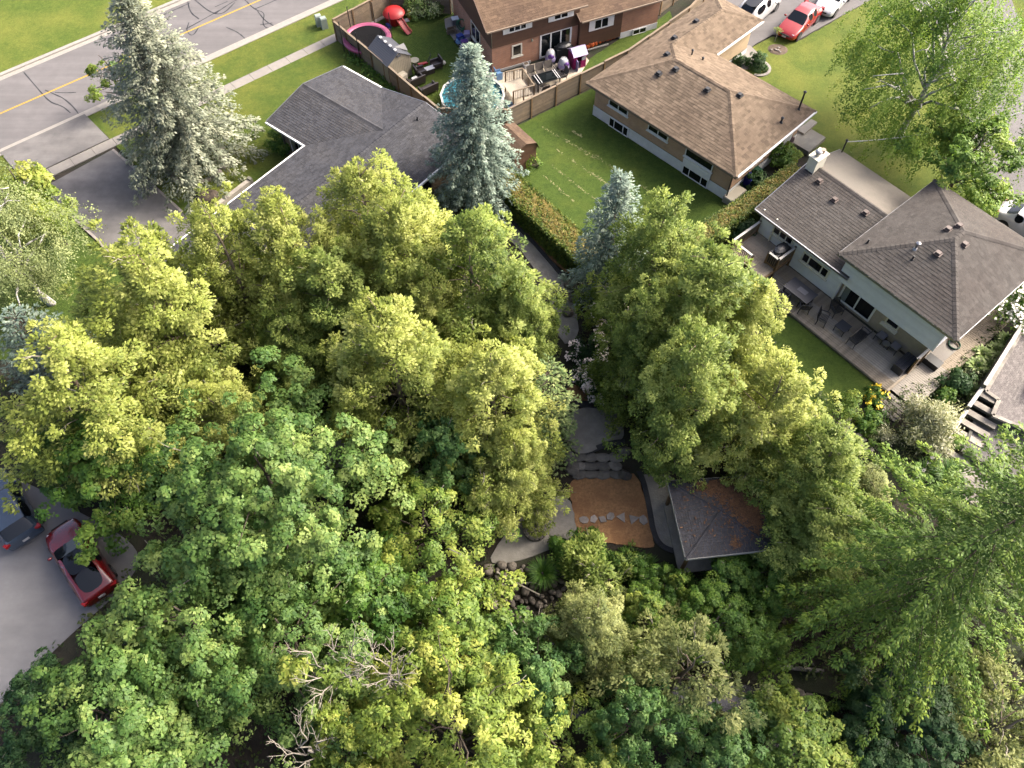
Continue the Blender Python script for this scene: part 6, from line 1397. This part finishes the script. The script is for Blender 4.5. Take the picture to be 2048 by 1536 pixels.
# brown garden shed behind the spruce
t_ = thing('garden_shed', 'brown garden shed with a barn shaped shingle roof beside the tall spruce', 'shed', P(1030, 322), radians(37))
one('wall', M['brown'], lambda b: b.box((0, 0, .75), (1.9, 2.1, 1.5)), t_)
def gam(b):
    pr = [(-1.1, 1.35), (-.85, 1.95), (0, 2.3), (.85, 1.95), (1.1, 1.35)]
    for i in range(4): roof_face(b, [(pr[i][0] if i < 2 else pr[i + 1][0], -1.2, pr[i][1] if i < 2 else pr[i + 1][1]), (pr[i][0] if i < 2 else pr[i + 1][0], 1.2, pr[i][1] if i < 2 else pr[i + 1][1]), (pr[i + 1][0] if i < 2 else pr[i][0], 1.2, pr[i + 1][1] if i < 2 else pr[i][1]), (pr[i + 1][0] if i < 2 else pr[i][0], -1.2, pr[i + 1][1] if i < 2 else pr[i][1])], .15, .25, seed=60 + i)
o = one('roof', M['shingle_brown'], gam, t_); o['kind'] = 'stuff'
one('gable', M['brown'], lambda b: [b.mesh([(-1.0, y, 1.4), (-.8, y, 1.92), (0, y, 2.26), (.8, y, 1.92), (1.0, y, 1.4)], [(0, 1, 2, 3, 4)]) for y in (-1.1, 1.1)], t_)
# utility pedestals, stones, timber by the drive
for k, (px, py, lab) in enumerate(((640, 52, 'pale green utility box, left one of the pair on the boulevard'), (650, 57, 'pale green utility box, right one of the pair on the boulevard'))):
    t_ = thing('utility_box', lab, 'utility box', P(px, py), RD[0] * .6, 'utility boxes'); one('cabinet', M['box_green'], lambda b: b.box((0, 0, .42), (.5, .4, .84), taper=.92), t_); one('lid', M['box_green'], lambda b: b.box((0, 0, .88), (.5, .4, .1), taper=.8), t_)
t_ = thing('landscape_boulder', 'furrowed brown boulder at the corner of the driveway lawn', 'boulder', P(413, 400)); one('rock', M['bark'], lambda b: (b.blob((0, 0, .3), (.8, .6, .5), 5, 14, .16)), t_, True); one('ledge', M['bark'], lambda b: b.blob((.45, .2, .15), (.4, .4, .3), 6, 10, .2), t_, True)
t_ = thing('timber_planter', 'weathered timber beam planter along the eave of the ranch house', 'planter', P(470, 398), radians(52)); one('beam', M['deckgrey'], lambda b: b.box((0, 0, .45), (3.2, .3, .3)), t_); one('front_beam', M['timber'], lambda b: b.box((0, 0, .15), (3.2, .28, .3)), t_); one('end_post', M['timber'], lambda b: b.box((1.5, 0, .35), (.2, .34, .7)), t_)
ring = thing('stone_ring', 'curved ring of grey edging stones below the large blue spruce', 'stone edging', s1 if 's1' in globals() else P(394, 330)); 
for k in range(26):
    a = 2 * pi * k / 26; one('stone', M['flag'], lambda b: b.blob((1.9 * cos(a), 1.9 * sin(a), .1), (.24, .2, .16), k, 8, .12, flat=.3), ring)
# ================================================================ grey house: decks and furniture
GO = np.array([14.56, 33.94]); GA = radians(-50.6)
def gw(x, y, z=0.0): return (GO[0] + x * cos(GA) - y * sin(GA), GO[1] + x * sin(GA) + y * cos(GA), z)
t_ = thing('long_deck', 'long weathered wooden deck wrapping round the blue grey house', 'deck', gw(0, 0), GA)
segs = [(2.2, 5.75), (5.9, 8.95), (9.1, 12.5)]; meshes = {}
for x0, x1 in segs:
    proto = None
    for k in range(18):
        y = .28 - .075 - k * .148
        if proto is None: proto = one('board', M['deckgrey' if x0 > 9 else 'deck'], lambda b: b.box((0, 0, 0), (x1 - x0, .138, .035)), t_); o = proto
        else: o = proto.copy(); COL.objects.link(o)
        if k == 6: proto = one('board', M['deckgrey'], lambda b: b.box((0, 0, 0), (x1 - x0, .138, .035)), t_)
        if k == 12: proto = one('board', M['deck'], lambda b: b.box((0, 0, 0), (x1 - x0, .138, .035)), t_)
        o.location = ((x0 + x1) / 2, y, .2 + random.uniform(-.004, .004))
for o in list(t_.children):
    if o.location.length < .01: bpy.data.objects.remove(o)
for x in (5.83, 9.02, 12.57): one('seam_board', M['deck'], lambda b: b.box((x, -1.05, .205), (.13, 2.65, .035)), t_)
one('rim_joist', M['timber'], lambda b: b.beam((2.2, -2.42, .08), (12.6, -2.42, .08), .05, .22), t_)
one('substructure', M['timber'], lambda b: b.box((7.4, -1.05, .04), (10.3, 2.6, .12)), t_)
proto = None
for k in range(66):
    if proto is None or k in (20, 42): proto = one('board', M['deck' if k < 42 else 'deckgrey'], lambda b: b.box((0, 0, 0), (1.55, .132, .035)), t_); o = proto
    else: o = proto.copy(); COL.objects.link(o)
    o.location = (13.42, 7.2 - k * .143, .2 + random.uniform(-.004, .004))
for k in range(5): one('tread', M['deckgrey'], lambda b: b.box((13.4, -2.45 - k * .26, .17 - k * .03), (1.5, .23, .04)), t_)
# railed deck
t_ = thing('railed_deck', 'small raised wooden deck with white topped railing at the back door', 'deck', gw(0, 0), GA)
proto = None
for k in range(18):
    if proto is None: proto = one('board', M['deck'], lambda b: b.box((0, 0, 0), (.138, 2.5, .035)), t_); o = proto
    else: o = proto.copy(); COL.objects.link(o)
    o.location = (.6 + k * .146, -.98, .9 + random.uniform(-.003, .003))
one('frame', M['fence_post'], lambda b: (b.beam((.5, -2.22, .78), (3.2, -2.22, .78), .05, .2), b.beam((.5, .2, .78), (.5, -2.2, .78), .05, .2), b.beam((3.2, .2, .78), (3.2, -2.2, .78), .05, .2)), t_)
for a, c in (((.5, .2), (.5, -2.2)), ((.5, -2.2), (2.05, -2.2)), ((2.45, -1.25), (3.2, -1.25)), ((3.2, -1.25), (3.2, .25))):
    one('top_rail', M['railw'], lambda b: b.beam((*a, 1.86), (*c, 1.86), .14, .05), t_); one('lower_rail', M['fence_post'], lambda b: b.beam((*a, 1.05), (*c, 1.05), .05, .08), t_)
    L = hypot(c[0] - a[0], c[1] - a[1])
    for p in (a, c): one('post', M['fence_post'], lambda b: b.box((*p, .95), (.1, .1, 1.9)), t_); one('post_cap', M['dmetal'], lambda b: b.box((*p, 1.92), (.11, .11, .05), taper=.5), t_)
    for k in range(int(L / .13)): f = (k + .5) * .13 / L; one('baluster', M['fence'], lambda b: b.box((a[0] + (c[0] - a[0]) * f, a[1] + (c[1] - a[1]) * f, 1.44), (.035, .035, .78)), t_)
t_ = thing('covered_grill', 'barbecue under a dark cover on the small railed deck', 'barbecue', gw(2.75, -.55, .92), GA + pi / 2)
one('cover', M['black_cloth'], lambda b: (b.box((0, 0, .48), (1.25, .6, .96), taper=.95), b.lathe([(.33, 0), (.31, .13), (.18, .22), (.02, .25)], 12, (0, 0, .96), sx=1.7)), t_); one('wheel', M['tyre'], lambda b: b.cyl((.5, -.28, .1), (.5, -.22, .1), .1, n=10), t_)
t_ = thing('patio_table', 'dark rectangular patio table on the deck below the triple window', 'table', gw(5.2, -1.25, .22), GA)
one('top', M['tabletop'], lambda b: b.box((0, 0, .72), (1.75, 1.05, .04)), t_); one('inset', M['cushion'], lambda b: b.box((.1, .05, .745), (.6, .35, .012)), t_)
for x, y in ((-.75, -.42), (.75, -.42), (-.75, .42), (.75, .42)): one('leg', M['dmetal'], lambda b: b.box((x, y, .36), (.05, .05, .72)), t_)
for lab, x, y, a in (('under the right end of the dark patio table', 6.0, -1.75, pi * .75), ('tucked at the lawn side of the dark patio table', 4.7, -2.0, pi / 2)): mchair('metal_chair', 'dark metal chair ' + lab, gw(x, y, .22), GA + a, M['dmetal'], 6, .55, 'dark metal deck chairs')
for lab, x, y, a in (('dark round backed metal chair nearer the lawn', 7.25, -1.55, .35), ('dark round backed metal chair nearer the patio door', 7.35, -.45, -.3)): mchair('metal_chair', lab, gw(x, y, .22), GA + a, M['dmetal'], 7, .62, 'dark metal deck chairs')
t_ = thing('coffee_table', 'low dark square table between the metal chairs and the bench', 'table', gw(8.35, -1.15, .22), GA); one('top', M['tabletop'], lambda b: b.box((0, 0, .46), (.7, .7, .04)), t_)
for x, y in ((-.3, -.3), (.3, -.3), (-.3, .3), (.3, .3)): one('leg', M['dmetal'], lambda b: b.box((x, y, .22), (.04, .04, .45)), t_)
mchair('metal_bench', 'dark slatted metal bench on the deck facing the chairs', gw(9.35, -1.05, .22), GA + pi, M['dmetal'], 9, 1.15, 'dark metal deck chairs')['category'] = 'bench'
for lab, x in (('grey cushioned square stool nearer the small window', 10.15), ('grey cushioned square stool nearer the storage chest', 11.1)):
    t_ = thing('stool', lab, 'stool', gw(x, .05, .22), GA, 'cushioned stools'); one('cushion', M['cushion'], lambda b: b.box((0, 0, .46), (.5, .5, .09), taper=.93), t_); one('frame', M['dmetal'], lambda b: b.box((0, 0, .39), (.54, .54, .04)), t_)
    for sx in (-1, 1):
        for sy in (-1, 1): one('leg', M['dmetal'], lambda b: b.box((sx * .24, sy * .24, .19), (.04, .04, .38)), t_)
t_ = thing('side_table', 'tiny round glass side table between the two stools', 'table', gw(10.65, -.2, .22), GA); one('top', M['alu'], lambda b: b.lathe([(.01, .4), (.22, .4), (.22, .42), (.01, .425)], 16), t_); one('stem', M['dmetal'], lambda b: b.cyl((0, 0, 0), (0, 0, .4), .02, n=6), t_)
t_ = thing('storage_chest', 'black plastic storage chest against the wooden privacy screen', 'chest', gw(12.1, -.5, .22), GA); one('box', M['tabletop'], lambda b: b.box((0, 0, .28), (.62, 1.25, .55)), t_)
for k in range(4): one('lid_plank', M['tabletop'], lambda b: b.box((-.24 + .16 * k, 0, .585), (.15, 1.3, .05)), t_)
t_ = thing('privacy_screen', 'upright wooden privacy screen beside the black storage chest', 'screen', gw(12.52, .55, .2), GA)
for k in range(8): one('board', M['fence'], lambda b: b.box((0, 0, .1 + k * .17), (.03, 2.3, .16)), t_)
for y in (-1.15, 0, 1.15): one('post', M['fence_post'], lambda b: b.box((.05, y, .75), (.08, .09, 1.5)), t_)
one('cap', M['railw'], lambda b: b.box((.02, 0, 1.48), (.14, 2.4, .04)), t_)
t_ = thing('storage_box', 'flat black box on the walkway behind the privacy screen', 'box', gw(13.0, .9, .22), GA); one('body', M['black_cloth'], lambda b: b.box((0, 0, .2), (.95, .5, .4)), t_); one('lid', M['black_cloth'], lambda b: b.box((0, 0, .43), (1.0, .55, .05)), t_)
t_ = thing('concrete_pad', 'pale concrete pad at the corner of the wooden walkway', 'slab', gw(13.0, 2.3, .2), GA); one('slab', M['concrete'], lambda b: b.box((0, 0, .045), (.8, 1.5, .05)), t_); one('drain', M['dmetal'], lambda b: b.box((.2, .3, .075), (.2, .08, .012)), t_)
t_ = thing('hose_pot', 'coiled hose and pots at the corner below the grey eave', 'hose', gw(13.1, 3.0, .22), GA); one('coil', M['bingreen'], lambda b: [b.tube([(.32 * cos(a), .32 * sin(a), .06 + .04 * j) for a in np.linspace(0, 6.28, 16)], .03) for j in range(3)], t_); one('pot', M['dmetal'], lambda b: b.lathe([(.12, 0), (.2, .3)], 10, (-.2, .3, 0)), t_)
t_ = thing('wheeled_bin', 'blue recycling bin between the bungalow and the hedge', 'bin', P(1492, 372), GA); one('body', M['binblue'], lambda b: b.box((0, 0, .42), (.6, .5, .84), taper=1.15), t_); one('lid', M['binblue'], lambda b: b.box((0, 0, .88), (.72, .62, .07)), t_)
t_ = thing('wheeled_bin', 'dark green bin behind the blue recycling bin', 'bin', P(1505, 358), GA); one('body', M['bingreen'], lambda b: b.box((0, 0, .42), (.55, .5, .84), taper=1.15), t_); one('lid', M['bingreen'], lambda b: b.box((0, 0, .88), (.68, .6, .07)), t_)
t_ = thing('garden_box', 'long pale lidded box beside the white foundation corner', 'box', P(1466, 398), radians(44)); one('body', M['pale_plastic'], lambda b: b.box((0, 0, .25), (1.5, .7, .5)), t_); one('lid', M['pale_plastic'], lambda b: b.box((0, 0, .53), (1.55, .75, .06), taper=.95), t_)
sm('plastic_chair', 'pale pink plastic chair on the porch path of the bungalow', 'chair', 1572, 302, [('seat', 'pinkchair'), ('backrest', 'pinkchair'), ('leg', 'pinkchair'), ('leg', 'pinkchair')], [lambda b: b.box((0, 0, .4), (.5, .5, .05)), lambda b: b.box((-.24, 0, .66), (.05, .5, .55), ry=-.2), lambda b: b.box((.0, .24, .3), (.5, .05, .6)), lambda b: b.box((.0, -.24, .3), (.5, .05, .6))], -2.0, .1)
t_ = thing('flower_bed', 'oval mulched bed with pale stones in the sunny front lawn', 'flower bed', P(1555, 100)); one('soil', M['bed'], lambda b: b.lathe([(.01, .1), (.5, .09), (.65, .05)], 18, sx=1.15, cap=False), t_)
for k in range(9): a = random.uniform(0, 6.28); r_ = random.uniform(.1, .45); one('stone', M['flag'], lambda b: b.blob((r_ * cos(a) * 1.2, r_ * sin(a), .12), (.09, .08, .06), k, 6, .15), t_)
t_ = thing('edging_stones', 'curved pale stone edging round the conical yew', 'stone edging', P(1515, 138))
for k in range(12): a = -1.9 + k * .26; one('stone', M['concrete'], lambda b: b.box((.85 * cos(a), .85 * sin(a), .07), (.2, .24, .14), a), t_)
# young tree by the red car
t_ = thing('young_tree', 'tiny ornamental tree with a thin stem before the red sedan', 'tree', P(1549, 84)); one('stem', M['bark_d'], lambda b: b.tube([(0, 0, 0), (.02, 0, .6), (0, 0, .95)], [.03, .025, .02]), t_)
r9 = np.random.default_rng(9); f = Fol(); clumps(f, r9, np.array([[0, 0, 1.0], [.15, 0, .92], [-.15, .1, .95], [0, -.15, .9]]), np.tile([0, 0, 1.0], (4, 1)), np.full(4, .18), 60, .11, .04, 'cedar'); f.build('crown', M['f_cedar_d'], t_)

# ================================================================ right hand neighbour: raised patio, timber wall and steps
ZP = 1.15
t_ = thing('raised_patio', 'raised terrace of pinkish pavers held by timber at the right edge', 'terrace', (*P(2005, 760, ZP)[:2], 0))
o0 = np.array(t_.location); pol = [np.array(p) - o0[:2] for p in W([(2040, 668), (2130, 640), (2130, 880), (2060, 862), (1985, 830), (1998, 800), (1972, 782)], ZP)]
b = MB(); b.prism([tuple(p) for p in pol], 0, ZP - .05); b.build('base', M['timber'], t_)
for i in range(len(pol)): a, c = pol[i], pol[(i + 1) % len(pol)]; one('edge_timber', M['deckgrey'], lambda b: b.beam((*a, ZP - .03), (*c, ZP - .03), .2, .14), t_)
u = np.array(W([(2040, 668)], ZP)[0]) - np.array(W([(1972, 782)], ZP)[0]); u /= np.linalg.norm(u); v = np.array([u[1], -u[0]])
def inside(p, poly):
    c = False; j = len(poly) - 1
    for i in range(len(poly)):
        if ((poly[i][1] > p[1]) != (poly[j][1] > p[1])) and p[0] < (poly[j][0] - poly[i][0]) * (p[1] - poly[i][1]) / (poly[j][1] - poly[i][1] + 1e-9) + poly[i][0]: c = not c
        j = i
    return c
b = MB()
for i in range(-30, 50):
    for j in range(-30, 50):
        p = pol[0] + u * (i * .205 + (j % 2) * .1) + v * (j * .105) - u * 3
        if inside(p, pol): b.box((*p, ZP - .03 + random.uniform(0, .006)), (.198, .098, .06), atan2(u[1], u[0]))
o = b.build('pavers', M['paver'], t_); o['kind'] = 'stuff'
t_ = thing('timber_wall', 'stepped timber retaining wall with a pale cap board beside the raised pavers', 'wall', (*P(1972, 775, 1.3)[:2], 0)); o0 = np.array(t_.location)
for (a, c, z) in (((2048, 645), (1970, 770), 1.42), ((1965, 776), (1938, 813), 1.1), ((1934, 820), (1908, 858), .8), ((1903, 864), (1862, 918), .5), ((1858, 924), (1818, 982), .2)):
    pa, pc = P(*a, z) - o0, P(*c, z) - o0; pa[2] = pc[2] = z; one('cap_board', M['railw'], lambda b: b.beam(pa, pc, .2, .05), t_)
    for k in range(int(z / .2) + 1): one('timber', M['timber'], lambda b: b.beam((pa[0], pa[1], z - .13 - k * .2), (pc[0], pc[1], z - .13 - k * .2), .13, .19), t_)
t_ = thing('timber_steps', 'flight of grey timber steps descending beside the retaining wall', 'steps', (*P(1945, 850, .6)[:2], 0)); o0 = np.array(t_.location)
nst = 8; A0s, A1s = P(1985, 800, 1.05), P(1890, 925, .12)
for k in range(nst):
    f = k / (nst - 1); c = A0s + (A1s - A0s) * f - o0; z = 1.05 - .93 * f; one('tread', M['deckgrey'], lambda b: b.box((c[0] + .1, c[1] - .1, z), (.36, 1.55, .06), atan2(u[1], u[0])), t_)
    one('riser', M['timber'], lambda b: b.box((c[0] + .1 - u[0] * .14, c[1] - .1 - u[1] * .14, z - .1), (.05, 1.5, .16), atan2(u[1], u[0])), t_)
t_ = thing('gravel_terrace', 'grey gravel terrace framed with timber below the paver patio', 'terrace', (*P(1990, 890, .55)[:2], 0)); o0 = np.array(t_.location)
pol = [tuple(np.array(p) - o0[:2]) for p in W([(1950, 842), (2000, 850), (2120, 905), (2120, 990), (2030, 950), (1925, 905)], .55)]
one('bed', M['gravel'], lambda b: b.prism(pol, 0, .52), t_)
for i in range(len(pol)): a, c = pol[i], pol[(i + 1) % len(pol)]; one('timber', M['timber'], lambda b: b.beam((*a, .5), (*c, .5), .16, .2), t_)
t_ = thing('plank_walk', 'grey plank landing at the foot of the timber steps', 'deck', (*P(1920, 950)[:2], 0)); o0 = np.array(t_.location); c0 = P(1930, 930) - o0
for k in range(14): q = -v * 0 + np.array([c0[0] - u[0] * k * .15, c0[1] - u[1] * k * .15]); one('plank', M['deckgrey'], lambda b: b.box((q[0] + .5, q[1] - .3, .1), (.14, 2.0, .05), atan2(u[1], u[0])), t_)
sm('garden_bench', 'grey wooden bench with blue cushions at the right edge terrace', 'bench', 2046, 800, [('seat', 'deckgrey'), ('cushion', 'cushion'), ('backrest', 'deckgrey')], [lambda b: b.box((0, 0, .42), (1.2, .5, .06), 1.0), lambda b: b.box((0, 0, .48), (1.1, .45, .08), 1.0), lambda b: b.box((.22, -.14, .7), (1.2, .06, .5), 1.0)], 0, ZP)
# plank stairs in the bed left of the dappled willow
t_ = thing('plank_steps', 'narrow plank steps leading down under the right cedars', 'steps', PG(1695, 870))
for k in range(7): one('plank', M['deckgrey'], lambda b: b.box((.12 * k, -.3 * k + .8, .06 - .0 * k), (.9, .24, .06), .3), t_)

# ================================================================ lower garden
t_ = thing('gazebo', 'open gazebo with a dark shingled roof strewn with brown needles', 'gazebo', (10.0, 14.75, ZT), radians(6.5)); hx, hy, ez = 2.12, 1.98, 2.45; pk_ = (0, .1, ez + .36)
cs = [(-hx, -hy, ez), (hx, -hy, ez), (hx, hy - .15, ez), (-hx, hy + .05, ez)]
b = MB()
for i in range(4): roof_face(b, [cs[i], cs[(i + 1) % 4], pk_], .12, .24, seed=70 + i)
o = b.build('roof', M['shingle_slate'], t_); o['kind'] = 'stuff'
one('ridge_cap', M['shingle_slate'], lambda b: [caps(b, c, pk_, .2, .18) for c in cs], o)
one('roof_deck', M['fence_post'], lambda b: (b.mesh([(c[0], c[1], c[2] - .015) for c in cs] + [(pk_[0], pk_[1], pk_[2] - .015)], [(0, 1, 4), (1, 2, 4), (2, 3, 4), (3, 0, 4), (3, 2, 1, 0)])), t_)
for i in range(4): a, c = cs[i], cs[(i + 1) % 4]; one('fascia', M['railw'], lambda b: b.beam((a[0], a[1], ez - .09), (c[0], c[1], ez - .09), .05, .17), t_)
for c in cs: one('post', M['fence_post'], lambda b: b.box((c[0] * .86, c[1] * .86, ez / 2 - .1), (.14, .14, ez - .1)), t_)
one('floor', M['pathc'], lambda b: b.box((0, 0, .05), (4.0, 3.8, .1)), t_)
nd = MB(); M['needles'] = mat('dry_needles', (.20, .10, .045), .95, .3, 20, tint=.35)
def rz_at(x, y): return pk_[2] - max(abs(x) / hx, abs(y - .1) / (hy - .05)) * .36 + .02
rr = random.Random(4)
for cx, cy, sx, sy, n in ((1.0, 1.0, .45, .5, 1500), (1.5, .1, .3, .6, 1300), (.1, 1.45, .5, .22, 700), (.35, -1.55, .14, .16, 130), (1.0, .4, .5, .6, 500), (0, 0, 1.2, 1.1, 160)):
    for _ in range(n):
        x, y = rr.gauss(cx, sx), rr.gauss(cy, sy)
        if abs(x) > hx - .05 or abs(y) > hy - .2: continue
        a = rr.uniform(0, pi); h = np.array([cos(a), sin(a)]) * rr.uniform(.03, .07); n2 = np.array([-h[1], h[0]]) * .4; z = rz_at(x, y) + rr.uniform(0, .03)
        nd.face([(x - h[0] - n2[0], y - h[1] - n2[1], z), (x + h[0] - n2[0], y + h[1] - n2[1], z + rr.uniform(-.01, .02)), (x + h[0] + n2[0], y + h[1] + n2[1], z), (x - h[0] + n2[0], y - h[1] + n2[1], z)], rr.random())
o = nd.build('needle_litter', M['needles'], t_); o['kind'] = 'stuff'
for k, (px, py) in enumerate(((1168, 1040), (1187, 1038), (1205, 1039), (1221, 1033), (1243, 1035), (1266, 1038), (1287, 1040))):
    t_ = thing('stepping_stone', ['oval', 'chipped', 'small wedge shaped', 'rounded', 'large triangular', 'tall triangular', 'half round'][k] + ' flat stone, ' + ['first', 'second', 'third', 'fourth', 'fifth', 'sixth', 'last'][k] + ' from the left in the mulch row', 'stone', P(px, py, ZT + .035), k * 1.3, 'stepping stones in the mulch')
    n = [7, 5, 4, 6, 3, 3, 6][k]; s = [.26, .24, .24, .25, .36, .34, .27][k]; one('slab', M['flag'], lambda b: b.prism([(s * cos(2 * pi * i / n) * random.uniform(.8, 1.1), s * .85 * sin(2 * pi * i / n) * random.uniform(.8, 1.1)) for i in range(n)], -.03, .05), t_); one('chip', M['flag'], lambda b: b.box((s * .3, s * .2, .052), (.08, .05, .006), .7), t_)
t_ = thing('stone_steps', 'rough stacked stone steps between the landing and the mulch bed', 'steps', (*P(1195, 930, -.2)[:2], ZT))
for k in range(3):
    for j in range(4): one('tread_stone', M['stone'], lambda b: b.blob((-1.0 + j * .66 + random.uniform(-.08, .08), -.42 + k * .42, .1 + k * .15), (.42, .3, .17), k * 7 + j, 10, .1, flat=.35), t_)
for k in range(6): one('side_stone', M['stone'], lambda b: b.blob((random.choice([-1, 1]) * random.uniform(1.3, 1.6), -.5 + k * .25, .2 + .06 * k), (.34, .3, .28), 40 + k, 10, .14), t_)
t_ = thing('fire_pit', 'round stone fire pit on the shaded flagstone patio', 'fire pit', P(1070, 1062, ZT + .03))
for k in range(13): a = 2 * pi * k / 13; one('stone', M['stone'], lambda b: b.box((.48 * cos(a), .48 * sin(a), .13), (.2, .22, .26), a), t_)
one('ash', M['dmetal'], lambda b: b.lathe([(.01, .08), (.38, .07)], 14, cap=False), t_)
for k in range(3): one('log', M['bark_d'], lambda b: b.cyl((-.25, -.1 + .1 * k, .14 + .03 * k), (.25, .12 - .1 * k, .18), .05, n=7), t_)
# ---- boulders of the creek bed
proto = []; rr = random.Random(21); cnt = 0; placed = []
for k in range(7): m_ = MB(); m_.blob((0, 0, 0), (1, rr.uniform(.75, .95), rr.uniform(.55, .72)), 80 + k, 12, .09); proto.append(m_)
pm = []
def boulder(p, s, rz, lab, grp):
    i = rr.randrange(7)
    while len(pm) <= 6: pm.append(None)
    if pm[i] is None:
        o = proto[i].build('boulder', M['boulder'], None, True, sharp=None); pm[i] = o
    else: o = pm[i].copy(); COL.objects.link(o)
    place(o, p, rz, s); props(o, lab, 'boulder', grp)
for _ in range(3500):
    px, py = rr.uniform(975, 1160), rr.uniform(1130, 1275); s = rr.choice([.12, .16, .2, .24, .3, .38]) * rr.uniform(.85, 1.2); p = PG(px, py)
    if any(hypot(p[0] - q[0], p[1] - q[1]) < (s + q[2]) * .8 for q in placed): continue
    placed.append((p[0], p[1], s)); boulder(p + np.array([0, 0, s * .2 + .06]), s, rr.uniform(0, 6.28), 'rounded river boulder among the others in the creek bed', 'river boulders of the creek bed'); cnt += 1
    if cnt > 190: break
for k, (px, py, s, lab) in enumerate(((1120, 590, .5, 'grey rock at the bend of the dark garden path'), (1140, 570, .42, 'pale rock beside the pond edge under the small spruce'), (1135, 625, .38, 'flat rock below the bend of the garden path'), (1148, 600, .34, 'rock next to the white pond ornaments'), (1385, 1405, .4, 'pale boulder in the dark creek hollow at lower right'), (1595, 1395, .45, 'lumpy boulder under the huge spruce by the creek'), (1620, 1400, .35, 'smaller boulder beside the lumpy one by the creek'), (1230, 1285, .4, 'flat wet rock at the creek edge below the juniper'))):
    boulder(PG(px, py) + np.array([0, 0, s * .25]), s, k * 1.1, lab, None)
t_ = thing('fallen_log', 'thin fallen branch lying across the river boulders', 'log', PG(1030, 1175)); one('stem', M['bark_d'], lambda b: b.tube([(-.9, .6, .55), (0, .1, .5), (1.2, -.5, .45)], [.05, .045, .03]), t_); one('fork', M['bark_d'], lambda b: b.tube([(.2, .05, .5), (.8, .1, .5), (1.3, 0, .4)], [.03, .025, .012]), t_)
t_ = thing('timber_log', 'grey timber lying at the edge of the bare soil under the huge spruce', 'log', PG(1585, 1335)); one('beam', M['deckgrey'], lambda b: b.cyl((-1.3, .1, .12), (1.4, -.2, .12), .11, n=9), t_); one('stake', M['timber'], lambda b: b.box((.9, .1, .1), (.09, .09, .4)), t_)
